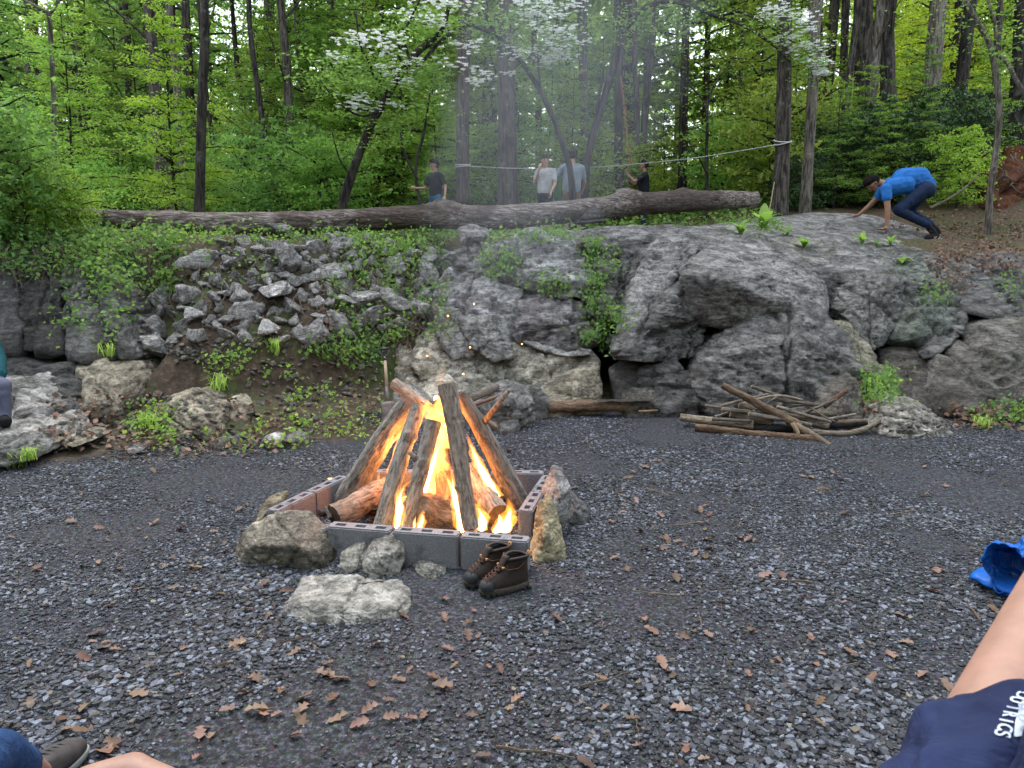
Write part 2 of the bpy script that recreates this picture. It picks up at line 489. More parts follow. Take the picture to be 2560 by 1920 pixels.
# left rock face with upright cracks
for lab, pl, tn in [
    ('dark rock face at the left picture edge under the vines', [(-160, 610), (40, 600), (45, 760), (50, 890), (-160, 900), (0, 720, -.15), (20, 860, -.1)], DARK),
    ('dark upright slab of the left rock face with a mossy hollow', [(55, 615), (135, 600), (150, 760), (155, 890), (60, 885), (100, 740, -.12), (110, 870, -.14)], DARK),
    ('upright slab of the left rock face with pale lichen streaks', [(145, 630), (200, 640), (245, 780), (252, 905), (165, 895), (200, 790, -.1), (220, 890, -.12)], GREY),
    ('narrow sloping slab at the right end of the left rock face', [(235, 640), (300, 720), (335, 880), (340, 905), (262, 905), (255, 800), (300, 860, -.1)], GREY)]:
    rock(lab, [(a[0], a[1], yd(a[1], -1.05 + (a[2] if len(a) > 2 else 0))) for a in pl], 0.9, tn, 0.25, 5, 5, 0.06, name='rock_face', cat='rock face')
rock('tan cracked block low in the left rock face', W(d=-0.3, lst=[(178, 925, -.7), (260, 905, -.7), (335, 915, -.7), (338, 960, -.75), (300, 1020, -.85), (205, 1030, -.9), (190, 1000, -.9), (250, 960, -1.0)]), 0.9, TAN, 0.1, 5, 8, 0.06, name='rock_face', cat='rock face')
rock('dark broken ledge under the left rock face', W(d=-0.3, lst=[(-160, 905, -.75), (60, 900, -.75), (170, 915, -.75), (180, 1000, -.9), (110, 1040, -1.0), (-160, 1060, -1.2)]), 0.9, DARK, 0.1, 5, 8, 0.09, name='rock_face', cat='rock face')
rock('pale sloping stone beside the seated person at left', [(10, 960, 6.25), (60, 985, 6.2), (85, 1030, 6.0), (40, 1062, 5.9), (-60, 1060, 5.9), (-80, 960, 6.3)], 0.7, PALE, 0, 5, 6, 0.05)
rock('flat grey stone with a straight cut edge, left', [(40, 1030, 6.0), (112, 1015, 6.1), (114, 1050, 5.95), (70, 1072, 5.85), (20, 1070, 5.85), (60, 1040, 5.85)], 0.5, MID, 0, 5, 4, 0.04, 2)
rock('large pale boulder cut by the left picture edge', [(-120, 1085, 5.5), (10, 1070, 5.55), (80, 1085, 5.6), (102, 1120, 5.55), (70, 1150, 5.4), (0, 1165, 5.3), (-120, 1180, 5.2), (0, 1110, 5.3)], 0.8, PALE, 0.0, 5, 8, 0.05)
rock('small dark block between pale stones at left', [(112, 1015, 6.25), (155, 1012, 6.25), (160, 1050, 6.15), (118, 1058, 6.15), (140, 1040, 6.1)], 0.4, GREY, 0.3, 4, 6, 0.06, name='stone', cat='stone')

# centre: stacked tan rocks behind the fire
rock('tan pointed boulder on top of the stack behind the fire', W([(1025, 905, -.1), (1045, 850), (1075, 828), (1100, 835), (1140, 900), (1150, 945), (1100, 950, -.15), (1045, 945, -.15), (1080, 890, -.25)]), 0.8, (2.7, 2.45, 2.0), 0, 5, 8, 0.06)
rock('grey tan block left in the stack beside the shovel', W([(968, 870), (1000, 862), (1032, 885), (1050, 920), (1030, 950), (985, 958), (970, 930), (1005, 905, -.2)]), 0.7, (2.7, 2.45, 2.0), 0, 5, 8, 0.07)
rock('squared tan block under the stack beside the shovel', W([(975, 950), (1035, 935), (1062, 975), (1030, 1000, -.1), (985, 1005, -.1), (1010, 965, -.2)]), 0.7, (2.7, 2.45, 2.0), 0, 5, 6, 0.06)
rock('wide tan rock directly behind the flames', W([(1040, 960), (1090, 925), (1130, 930), (1160, 945), (1170, 1000), (1165, 1060, -.2), (1040, 1060, -.25), (1010, 1000, -.15), (1100, 985, -.35)]), 0.9, (2.7, 2.45, 2.0), 0, 5, 8, 0.06)
rock('small pale stone low at the left of the flames', [(985, 985, 7.05), (1010, 965, 7.1), (1060, 1000, 6.95), (1075, 1040, 6.85), (1030, 1060, 6.8), (990, 1050, 6.9)], 0.45, PALE, 0, 4, 6, 0.06, name='stone', cat='stone')
# centre wall
rock('grey rugged rock wall sloping up behind the smoke', W([(1085, 870, .15), (1085, 740), (1120, 680), (1230, 665), (1290, 720), (1300, 800), (1270, 870), (1180, 875), (1180, 780, -.2), (1230, 740, -.15)]), 1.2, (1.95, 1.94, 1.96), 0.15, 5, 10, 0.09, 2)
rock('broad grey rock slope under the fallen trunk', W([(1210, 690), (1240, 620), (1330, 590), (1430, 620), (1500, 720), (1490, 760), (1400, 740, -.15), (1300, 720, -.1), (1350, 660, -.2)]), 1.6, (1.85, 1.83, 1.85), 0.2, 5, 10, 0.08, 2)
rock('purplish grey rock bulge right of the smoke', W([(1280, 770), (1350, 740), (1450, 760), (1500, 820), (1505, 870), (1440, 900), (1330, 870), (1280, 830), (1400, 810, -.3)]), 1.2, (1.55, 1.46, 1.5), 0.05, 5, 10, 0.09, 2)
rock('upright tan slab split by dark cracks, behind the smoke', W([(1090, 868), (1182, 858), (1188, 930), (1190, 1000, -.05), (1150, 1040, -.1), (1090, 1040, -.1), (1130, 930, -.12)]), 0.8, (1.85, 1.75, 1.5), 0, 5, 5, 0.06)
rock('flat cracked tan face between two upright cracks', W([(1192, 858), (1268, 862), (1268, 930), (1262, 1005, -.05), (1195, 1010, -.05), (1230, 920, -.1)]), 0.8, (1.9, 1.8, 1.52), 0, 5, 5, 0.06)
rock('tan rock face with a pale shelf along its top', W([(1275, 862), (1400, 878), (1475, 882), (1492, 905), (1488, 950), (1420, 985, -.05), (1330, 1000, -.1), (1272, 1000, -.05), (1380, 920, -.12)]), 0.8, (2.0, 1.88, 1.56), 0, 5, 6, 0.06)
rock('tan ledge sticking out above the charred log', W([(1325, 990, -.25), (1400, 950, -.2), (1490, 915, -.15), (1500, 960, -.2), (1498, 1003, -.3), (1440, 1012, -.35), (1335, 1008, -.35), (1430, 960, -.35)]), 0.7, TAN, 0, 5, 6, 0.05)
rock('grey slanting slab lapping down over the cracked faces', W([(1150, 800, -.25), (1215, 790, -.25), (1270, 850, -.25), (1285, 900, -.22), (1230, 905, -.22), (1180, 870, -.22), (1210, 840, -.35)]), 0.5, (1.75, 1.73, 1.68), 0.05, 5, 4, 0.07)
rock('grey wedge above the tan stack', W([(1085, 780, -.1), (1130, 760, -.1), (1190, 830, -.15), (1180, 890, -.15), (1130, 900, -.15), (1100, 850, -.15)]), 0.6, (1.7, 1.68, 1.64), 0.05, 5, 4, 0.07)
rock('pale rib of stone on the tan rock face', W([(1290, 850, -.1), (1330, 845, -.05), (1400, 878, -.15), (1475, 875, -.1), (1480, 892, -.12), (1400, 893, -.2), (1340, 870, -.15)]), 0.35, PALE, 0, 4, 5, 0.07, name='stone', cat='stone')
rock('grey knob of rock left of the smoke', W([(1180, 620), (1240, 600), (1290, 640), (1290, 690), (1220, 720), (1170, 680), (1230, 650, -.2)]), 0.9, GREY, 0.2, 5, 8, 0.1)
rock('grey stone on the rim just under the trunk, centre', W([(1145, 575), (1180, 562), (1225, 578), (1215, 605), (1160, 612), (1185, 590, -.15)]), 0.5, MID, 0, 4, 6, 0.08, name='stone', cat='stone')
rock('rounded grey stone on the slope left of the smoke', W([(1125, 635), (1160, 615), (1190, 650), (1160, 672), (1130, 665)]), 0.4, MID, 0, 4, 6, 0.08, name='stone', cat='stone')
rock('rounded grey boulder right of the fire by the split wood', [(1195, 1010, 7.0), (1225, 975, 7.05), (1275, 965, 7.1), (1320, 985, 7.05), (1335, 1030, 6.95), (1310, 1058, 6.8), (1250, 1062, 6.75), (1205, 1045, 6.85), (1265, 1010, 6.7)], 0.5, MID, 0, 5, 6, 0.05)
rock('small grey rock between the round boulder and the tan ledge', [(1300, 985, 7.3), (1340, 970, 7.35), (1372, 1000, 7.3), (1365, 1040, 7.15), (1315, 1045, 7.15)], 0.4, GREY, 0.2, 4, 6, 0.06, name='stone', cat='stone')
rock('small dark flat stone at the foot of the round boulder', [(1245, 1062, 6.65), (1280, 1048, 6.7), (1298, 1060, 6.65), (1270, 1076, 6.55), (1245, 1074, 6.55)], 0.2, GREY, 0, 3, 4, 0.05, name='stone', cat='stone')
# rim shelf and right boulders
rock('light grey rock shelf on the rim under the boy in black', W([(1395, 590, .2), (1470, 572, .4), (1600, 568, .5), (1740, 572, .5), (1850, 588, .4), (1840, 615, .1), (1700, 625), (1560, 640), (1440, 630), (1600, 600, -.1)]), 1.6, MID, 0.15, 5, 8, 0.06, 2)
rock('rough grey rock wall under the rim shelf, centre right', W([(1440, 640), (1560, 610), (1650, 620), (1600, 720), (1560, 800), (1510, 830), (1480, 740), (1540, 700, -.15)]), 1.2, GREY, 0.1, 5, 10, 0.1, 2)
rock('tall leaning grey slab beside the deep dark crack', W([(1660, 580, -.1), (1770, 590, -.1), (1740, 640, -.25), (1690, 710, -.35), (1620, 790, -.4), (1580, 860, -.45), (1540, 845, -.4), (1570, 740, -.35), (1615, 630, -.25)]), 0.9, (1.6, 1.55, 1.5), 0.05, 6, 4, 0.04, 3, planes=0, grow=1.0)
rock('large flat-topped boulder overhanging a dark hollow', W([(1715, 680, -.75), (1740, 645, -.5), (1830, 590, .0), (1900, 588, .2), (1990, 635, .2), (2060, 700, -.1), (2065, 770, -.2), (2040, 740, -.55), (1930, 715, -.85), (1830, 700, -.9), (1760, 815, -.15), (2000, 815, -.05), (1880, 800, -.3), (1720, 780, -.3), (2055, 800, -.2)]), 1.2, (1.7, 1.63, 1.58), 0.06, 6, 4, 0.038, 3, planes=1, ridge=0.4, grow=1.05)
rock('big rugged flank of rock left of the overhang', W([(1725, 690, -.5), (1650, 740, -.5), (1580, 830, -.6), (1532, 870, -.6), (1535, 915, -.65), (1570, 905, -.6), (1640, 900, -.45), (1740, 900, -.1), (1790, 760, .1), (1650, 800, -.6)]), 1.0, GREY, 0.05, 6, 6, 0.07, 2, planes=2, grow=1.02)
rock('dark recessed rock wall in the hollow under the overhang', W([(1640, 860, .4), (1760, 740, .7), (2060, 740, .7), (2120, 860, .4), (2100, 1020, .1), (1600, 1020, .1), (1560, 930, .1)]), 0.8, (0.28, 0.26, 0.25), 0, 5, 8, 0.06, 2, name='rock_face', cat='rock face')  # very dark tint carries the overhang's shade as well as dark staining
rock('large pointed boulder behind the wood pile', W([(1745, 905, -.55), (1790, 850, -.5), (1860, 793, -.4), (1940, 783, -.4), (1965, 792, -.45), (2000, 768, -.4), (2030, 775, -.4), (2065, 815, -.45), (2115, 850, -.45), (2140, 930, -.55), (2120, 1040, -.45), (1900, 1045, -.45), (1770, 1010, -.4), (1720, 960, -.35), (1960, 850, -.8), (1850, 880, -.75)]), 0.9, (1.15, 1.1, 1.07), 0.05, 6, 6, 0.065, 2, planes=2, grow=1.03)
rock('rounded brown rock stump at the right end of the wood pile', W([(2050, 960, -.7), (2110, 930, -.7), (2150, 965, -.7), (2158, 1035, -.75), (2120, 1055, -.8), (2060, 1050, -.8), (2100, 1000, -.9)]), 0.5, BRN, 0.1, 5, 5, 0.05)
rock('long pale slab leaning down between the boulders', W([(2085, 812, -.3), (2140, 808, -.25), (2175, 860, -.35), (2215, 930, -.5), (2240, 992, -.65), (2212, 1005, -.7), (2180, 965, -.6), (2130, 880, -.5)]), 0.35, (1.6, 1.5, 1.15), 0.15, 5, 5, 0.05)
rock('broken grey block beside the dark vertical crack', W([(2085, 720, -.2), (2180, 690, -.2), (2265, 700, -.15), (2250, 780, -.2), (2215, 860, -.3), (2180, 885, -.35), (2120, 805, -.3), (2080, 770, -.15), (2180, 780, -.4)]), 0.9, (1.2, 1.18, 1.12), 0.1, 6, 6, 0.06, 2, grow=1.0)
rock('small wedge of rock in the crack above the pointed boulder', W([(2065, 705, -.1), (2100, 700, 0), (2105, 770, 0), (2085, 800, -.05), (2062, 790, -.1)]), 0.5, DARK, 0, 4, 6, 0.08, name='stone', cat='stone')
rock('lichen-green rock with moss on the right slope', W([(2235, 690, -.05), (2300, 650, .1), (2370, 680, .05), (2400, 760, -.1), (2380, 830, -.25), (2300, 880, -.3), (2230, 870, -.25), (2300, 760, -.3)]), 0.9, (0.95, 1.05, 0.92), 0.6, 5, 9, 0.08, 2)
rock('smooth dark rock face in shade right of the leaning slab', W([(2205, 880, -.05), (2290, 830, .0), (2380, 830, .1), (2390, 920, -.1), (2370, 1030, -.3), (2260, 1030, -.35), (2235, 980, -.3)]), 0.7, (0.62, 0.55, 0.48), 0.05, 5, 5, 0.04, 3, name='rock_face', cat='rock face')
rock('large brown-grey rock at the right picture edge', W([(2365, 900, -.3), (2420, 820, -.2), (2500, 790, -.1), (2700, 780, 0), (2700, 1060, -.5), (2480, 1050, -.55), (2350, 1030, -.45), (2480, 900, -.6)]), 1.0, (0.92, 0.85, 0.76), 0.15, 5, 7, 0.05, 3)
rock('narrow rib of rock between the shaded face and the edge rock', W([(2330, 850, -.3), (2400, 780, -.25), (2440, 770, -.25), (2400, 850, -.4), (2350, 900, -.4), (2310, 900, -.35)]), 0.5, GREY, 0.15, 4, 6, 0.08)
rock('sloping grey rock with leaf litter at the right edge', W([(2370, 690, .1), (2440, 650, .4), (2560, 640, .6), (2700, 650, .7), (2700, 790, 0), (2500, 800, -.15), (2400, 780, -.1), (2500, 720, 0)]), 1.0, GREY, 0.35, 5, 8, 0.06, 2)
rock('mossy grey ledge below the crawling person', W([(1980, 640, .3), (2080, 615, .5), (2250, 620, .5), (2400, 660, .3), (2380, 720, 0), (2250, 710, -.15), (2100, 710, -.1), (2000, 690, 0), (2180, 660, .1)]), 1.2, MID, 0.6, 5, 8, 0.06, 2)
DOME = rock('smooth rounded rock dome the person crawls on', [(1700, 600, 9.0), (1760, 566, 10.6), (1880, 545, 12.0), (2060, 533, 13.0), (2200, 540, 13.0), (2330, 580, 12.0), (2440, 640, 11.0), (2470, 700, 9.8), (2300, 690, 9.4), (2080, 660, 9.2), (1900, 640, 9.0), (2150, 600, 10.4), (2300, 620, 10.6), (2000, 590, 10.4)], 1.2, (1.0, 0.97, 0.95), 0.15, 6, 2, 0.02, 6, ridge=0.3, drop=1.5, planes=0)
# foot of the right wall
rock('small brown block at the foot of the dark hollow', W([(1560, 985, -.3), (1600, 965, -.25), (1645, 975, -.3), (1650, 1005, -.35), (1565, 1008, -.35)]), 0.35, BRN, 0.1, 4, 5, 0.06, name='stone', cat='stone')
rock('dark rock under the rugged flank of the right wall', W([(1600, 930, -.3), (1680, 900, -.3), (1740, 960, -.3), (1740, 1010, -.35), (1660, 1020, -.35), (1610, 985, -.35)]), 0.5, DARK, 0, 5, 8, 0.08)
rock('dark wedge of rock at the right end of the charred log', W([(1530, 930, -.2), (1575, 900, -.25), (1620, 930, -.25), (1600, 985, -.25), (1545, 990, -.2)]), 0.5, DARK, 0, 4, 8, 0.08)
rock('grey boulder lying alone at the right end of the wood pile', [(2180, 1075, 6.55), (2195, 1015, 6.75), (2235, 995, 6.9), (2285, 1010, 6.9), (2340, 1050, 6.75), (2370, 1080, 6.6), (2355, 1105, 6.4), (2290, 1098, 6.35), (2230, 1085, 6.4), (2260, 1040, 6.5)], 0.45, (2.3, 2.15, 1.9), 0.05, 6, 7, 0.07, 2)
# stones along the foot of the bank, left
for lab, pl, T, tn, sb in [
    ('large tan boulder with a notched shoulder on the left bank', [(412, 1020, 6.5), (430, 995, 6.55), (480, 983, 6.6), (515, 1000, 6.55), (530, 1030, 6.5), (552, 1035, 6.4), (550, 1075, 6.25), (530, 1105, 6.1), (440, 1105, 6.1), (420, 1070, 6.25), (480, 1040, 6.15)], 0.5, TAN, 6),
    ('tan slab leaning behind the large tan boulder', [(560, 1010, 6.75), (600, 990, 6.85), (650, 1050, 6.6), (640, 1060, 6.5), (580, 1050, 6.5)], 0.35, TAN, 5),
    ('half-buried brown rock left of the shovel', [(680, 1000, 7.0), (720, 988, 7.05), (748, 1025, 6.9), (730, 1045, 6.75), (690, 1040, 6.75)], 0.35, BRN, 4),
    ('grey round stone at the gravel edge right of the tan boulder', [(530, 1105, 6.05), (560, 1090, 6.1), (590, 1095, 6.1), (592, 1118, 6.0), (545, 1126, 5.95)], 0.25, GREY, 4),
    ('low grey stone at the gravel edge below the tan boulder', [(413, 1118, 5.95), (435, 1106, 6.0), (460, 1118, 5.95), (455, 1132, 5.85), (420, 1132, 5.85)], 0.2, GREY, 4),
    ('long low tan stone right of the tan boulder', [(560, 1075, 6.4), (600, 1062, 6.5), (635, 1070, 6.45), (630, 1090, 6.3), (570, 1092, 6.3)], 0.3, TAN, 4),
    ('white flat stone at the gravel edge left of centre', [(655, 1098, 6.05), (680, 1085, 6.1), (705, 1092, 6.1), (700, 1105, 6.0), (665, 1106, 6.0)], 0.18, PALE, 3),
    ('pair stone nearer the centre on the gravel edge', [(712, 1090, 6.1), (740, 1082, 6.15), (765, 1092, 6.1), (755, 1104, 6.05), (720, 1104, 6.05)], 0.18, MID, 3),
    ('tan angular stone next to the large pale boulder', [(103, 1090, 5.75), (122, 1076, 5.85), (140, 1105, 5.7), (125, 1115, 5.6), (100, 1118, 5.6)], 0.25, TAN, 4),
    ('broad tan stone lying flat on the leaf litter, left', [(160, 1100, 5.8), (190, 1082, 5.9), (220, 1085, 5.9), (222, 1105, 5.75), (180, 1122, 5.65), (160, 1115, 5.7)], 0.3, TAN, 4),
    ('thin pale slab lying in the litter by the left rock face', [(150, 1060, 6.2), (180, 1048, 6.3), (205, 1055, 6.25), (195, 1066, 6.15), (160, 1068, 6.1)], 0.3, PALE, 3),
    ('grey stone half way up the left litter slope', [(250, 1020, 6.7), (275, 1008, 6.75), (292, 1020, 6.7), (280, 1032, 6.6), (255, 1030, 6.6)], 0.2, MID, 3),
    ('pinkish stone above the large tan boulder', [(380, 975, 6.95), (400, 963, 7.0), (412, 985, 6.9), (395, 992, 6.85)], 0.18, MID, 3),
    ('flat grey stone at the edge of the gravel, far left', [(310, 1125, 5.75), (335, 1118, 5.8), (352, 1125, 5.75), (345, 1136, 5.7), (318, 1137, 5.7)], 0.2, MID, 3)]:
    rock(lab, pl, T, tn, 0.05, sb, 6, 0.06, name='stone' if sb < 5 else 'boulder', cat='stone' if sb < 5 else 'boulder')

# a set of loose-stone shapes shared by the rubble
STONES = []
for k in range(12):
    rg = np.random.RandomState(100 + k)
    q = rg.normal(size=(9, 3)); q /= np.linalg.norm(q, axis=1)[:, None]
    q *= np.array([0.58, 0.48, 0.36]) * (0.8 + 0.5 * rg.rand(9)[:, None])
    p, f = rock_geo([Vector(a) for a in q], 3, 3, 0.06, 0, 200 + k)
    me = bpy.data.meshes.new('stone'); build(me, p, f); me.materials.append(ROCKM)
    me.polygons.foreach_set('use_smooth', [False] * len(me.polygons))
    STONES.append(me)

def world_mesh(o):
    me = o.data; n = len(me.vertices); v = np.empty(n * 3, np.float32); me.vertices.foreach_get('co', v)
    v = v.reshape(-1, 3) + np.array(o.location, dtype=np.float32); return v
def make_bvh(objs):
    V, Fc, b = [], [], 0
    for o in objs:
        v = world_mesh(o); V += [tuple(map(float, q)) for q in v]
        Fc += [tuple(i + b for i in p.vertices) for p in o.data.polygons]; b += len(v)
    return BVHTree.FromPolygons(V, Fc)
DOME.color = (1.55, 1.47, 1.4, 0.9)
BVH = make_bvh([ground] + [o for o in ROCKS])
def hit(px, py):
    d = ray(px, py).normalized()
    r = BVH.ray_cast(Vector((0, 0, CAM_H)), d, 80)
    return (r[0], r[1]) if r[0] is not None else (None, None)
def drop(x, y, z0=6.0):
    r = BVH.ray_cast(Vector((x, y, z0)), Vector((0, 0, -1)), 20)
    return (r[0], r[1]) if r[0] is not None else (Vector((x, y, tz(x, y))), Vector((0, 0, 1)))

# rubble on the bank
rng = random.Random(11)
def stone_at(px, py, w, label, group, tint, flat=1.0, sink=0.25):
    h, nrm = hit(px, py)
    if h is None: return None
    s = w * mpp(h.y)
    o = bpy.data.objects.new('stone', rng.choice(STONES)); COL.objects.link(o)
    o.scale = (s * rng.uniform(0.9, 1.15), s * rng.uniform(0.8, 1.1), s * rng.uniform(0.85, 1.25) * flat)
    o.rotation_euler = (rng.uniform(-0.5, 0.5), rng.uniform(-0.5, 0.5), rng.uniform(0, 6.28))
    o.location = h + nrm * (s * 0.22 * flat * (1 - sink * 2))
    k = rng.uniform(0.8, 1.2); o.color = (tint[0] * k, tint[1] * k, tint[2] * k, 0.9)
    return tag(o, label, 'stone', group)
def inside(x, y, poly):
    c = False; j = len(poly) - 1
    for i in range(len(poly)):
        xi, yi = poly[i]; xj, yj = poly[j]
        if (yi > y) != (yj > y) and x < (xj - xi) * (y - yi) / (yj - yi) + xi: c = not c
        j = i
    return c
RUB = [(345, 870), (350, 800), (480, 690), (560, 610), (700, 590), (1060, 590), (1130, 640), (1110, 720), (1030, 810), (900, 830), (800, 850), (680, 860), (540, 830), (440, 870)]
spots = []
for wmin, wmax, n, gap in ((62, 100, 34, 0.66), (36, 60, 105, 0.60), (20, 36, 95, 0.5)):
    t = 0
    while n and t < 9000:
        t += 1
        x, y = rng.uniform(340, 1130), rng.uniform(585, 875); w = rng.uniform(wmin, wmax) * (0.75 if y < 650 else 1)
        if not inside(x, y, RUB): continue
        if any((x - a) ** 2 + ((y - b) * 1.5) ** 2 < (gap * (w + c) / 2) ** 2 for a, b, c in spots): continue
        spots.append((x, y, w)); n -= 1
for x, y, w in spots:
    stone_at(x, y, w, 'loose grey angular stone in the rubble slope left of the fire', 'rubble stones on the left bank', (2.4, 2.34, 2.3))
def chip_points(spec):
    C, Rr, Sc = [], [], []
    for x0, x1, y0, y1, n_, a, b in spec:
        for _ in range(n_):
            x, y = rng.uniform(x0, x1), rng.uniform(y0, y1)
            h, nrm = hit(x, y)
            if h is None or h.y > 12 or (h.z < 0.03 and h.y < np.interp(h.x, _BX, _BY)): continue
            s_ = rng.uniform(a, b) * mpp(h.y); C.append(tuple(h + nrm * s_ * 0.12)); Rr.append((rng.uniform(-.5, .5), rng.uniform(-.5, .5), rng.uniform(0, 6.28))); Sc.append((s_, s_ * rng.uniform(.7, 1), s_ * rng.uniform(.5, 1)))
    return C, Rr, Sc
SMALL = chip_points([(120, 820, 985, 1135, 260, 9, 28), (350, 560, 850, 910, 90, 9, 24), (340, 1100, 620, 870, 360, 8, 22), (2200, 2560, 1020, 1080, 60, 8, 20), (960, 1340, 1010, 1070, 40, 8, 18), (540, 960, 860, 1000, 150, 7, 24)])
# ------------------------------------------------------------------ gravel: slate chips (stuff)
def instancer(name, pts, rot, scl, idx, meshes, color=(1, 1, 1, 1)):
    me = bpy.data.meshes.new(name)
    me.vertices.add(len(pts)); me.vertices.foreach_set('co', np.asarray(pts, np.float32).ravel())
    for nm, ar in (('rot', rot), ('scl', scl)):
        a = me.attributes.new(nm, 'FLOAT_VECTOR', 'POINT'); a.data.foreach_set('vector', np.asarray(ar, np.float32).ravel())
    a = me.attributes.new('idx', 'INT', 'POINT'); a.data.foreach_set('value', np.asarray(idx, np.int32))
    me.update()
    o = bpy.data.objects.new(name, me); COL.objects.link(o)
    coll = bpy.data.collections.new(name + '_shapes')
    for k, m_ in enumerate(meshes):
        s = bpy.data.objects.new('%s_shape_%02d' % (name, k), m_); coll.objects.link(s); s.color = color
    ng = bpy.data.node_groups.new(name, 'GeometryNodeTree')
    ng.interface.new_socket('Geometry', in_out='INPUT', socket_type='NodeSocketGeometry')
    ng.interface.new_socket('Geometry', in_out='OUTPUT', socket_type='NodeSocketGeometry')
    N = ng.nodes.new; L = ng.links.new
    gi, go = N('NodeGroupInput'), N('NodeGroupOutput')
    ci = N('GeometryNodeCollectionInfo'); ci.inputs[0].default_value = coll; ci.inputs[1].default_value = True; ci.inputs[2].default_value = True
    ip = N('GeometryNodeInstanceOnPoints'); ip.inputs['Pick Instance'].default_value = True
    def na(nm, ty):
        n_ = N('GeometryNodeInputNamedAttribute'); n_.data_type = ty; n_.inputs[0].default_value = nm; return n_.outputs[0]
    er = N('FunctionNodeEulerToRotation')
    L(na('rot', 'FLOAT_VECTOR'), er.inputs[0])
    L(gi.outputs[0], ip.inputs['Points']); L(ci.outputs[0], ip.inputs['Instance'])
    L(er.outputs[0], ip.inputs['Rotation']); L(na('scl', 'FLOAT_VECTOR'), ip.inputs['Scale']); L(na('idx', 'INT'), ip.inputs['Instance Index'])
    L(ip.outputs[0], go.inputs[0])
    md = o.modifiers.new('scatter', 'NODES'); md.node_group = ng
    return o

def mat_chip():
    m = MT('slate_chip')
    oi = m.t.nodes.new('ShaderNodeObjectInfo')
    c = m.coords(kind='Object')
    n = m.noise(c, 3.0, 4, 0.6)
    col = m.ramp(oi.outputs['Random'], [(0.0, (0.012, 0.012, 0.015)), (0.36, (0.03, 0.033, 0.043)), (0.64, (0.095, 0.108, 0.145)), (0.94, (0.31, 0.345, 0.44)), (0.965, (0.12, 0.118, 0.12)), (0.985, (0.17, 0.13, 0.095)), (1.0, (0.36, 0.32, 0.26))])
    col = m.mix(m.math('MULTIPLY', n.outputs[0], 0.55), col, (0.02, 0.02, 0.022))
    return m.fin(col, 0.55, m.bump(n.outputs[0], 0.4, 0.1), 0.45)
M['chip'] = mat_chip()
rs = np.random.RandomState(5)
CHIPS = []
for k in range(9):
    nv = rs.randint(5, 8); ang = np.sort(rs.uniform(0, 2 * math.pi, nv)) if k % 3 == 0 else np.linspace(0, 2 * math.pi, nv, endpoint=False) + rs.uniform(-.35, .35, nv)
    r = rs.uniform(0.34, 0.56, nv); th = rs.uniform(0.09, 0.2)
    el = rs.uniform(0.5, 0.95)
    top = np.stack([np.cos(ang) * r * 0.88, np.sin(ang) * r * el * 0.88, np.full(nv, th) + rs.uniform(-.03, .03, nv)], -1)
    bot = np.stack([np.cos(ang) * r, np.sin(ang) * r * el, np.full(nv, -th)], -1)
    me = bpy.data.meshes.new('chip')
    fs = [tuple(range(nv))] + [(nv + i, nv + (i + 1) % nv, (i + 1) % nv, i) for i in range(nv)]
    me.from_pydata([tuple(q) for q in np.concatenate([top, bot])], [], fs); me.materials.append(M['chip'])
    CHIPS.append(me)
def gravel_points(n, y0, y1, smin, smax, seed, dens_pow):
    r_ = np.random.RandomState(seed)
    y = y0 + (y1 - y0) * r_.rand(n) ** dens_pow
    x = (r_.rand(n) * 2 - 1) * (0.75 * y + 0.25)
    b = np.interp(x, _BX, _BY)
    cl = fbm(np.stack([x * 1.1, y * 1.1, x * 0], -1), 4)
    keep = (y < b + 0.22 + 0.45 * cl) & (r_.rand(n) < np.clip(0.86 + cl * 1.35, 0.16, 1))
    x, y, cl = x[keep], y[keep], cl[keep]
    z = terrain(x, y)
    s = smin + (smax - smin) * r_.rand(len(x)) ** 2.4
    s *= np.clip(1.0 + cl * 0.8, 0.5, 1.45)
    rot = np.stack([r_.normal(0, 0.20, len(x)), r_.normal(0, 0.20, len(x)), r_.rand(len(x)) * 6.283], -1)
    scl = np.stack([s, s, s * 0.75], -1)
    return np.stack([x, y, z + s * 0.03 + r_.rand(len(x)) * 0.006], -1), rot, scl, r_.randint(0, len(CHIPS), len(x))
g1 = gravel_points(90000, 1.2, 4.4, 0.006, 0.036, 1, 0.85)
g2 = gravel_points(140000, 3.6, 8.2, 0.011, 0.034, 2, 1.0)
gp = [np.concatenate([a, b]) for a, b in zip(g1, g2)]
gravel = instancer('gravel', gp[0], gp[1], gp[2], gp[3], CHIPS)
tag(gravel, 'blue-grey slate gravel covering the clearing', 'gravel', kind='stuff')

mst = [m_.copy() for m_ in STONES[:6]]
ST_TAN = ROCKM.copy(); 
loose = instancer('loose_stones', *[SMALL[0], SMALL[1], SMALL[2]], [k % 6 for k in range(len(SMALL[0]))], mst, (2.0, 1.85, 1.6, 0.95))
loose.color = (1.6, 1.5, 1.35, 0.9)
tag(loose, 'small loose stones and chips scattered over the bank', 'stones', kind='stuff')
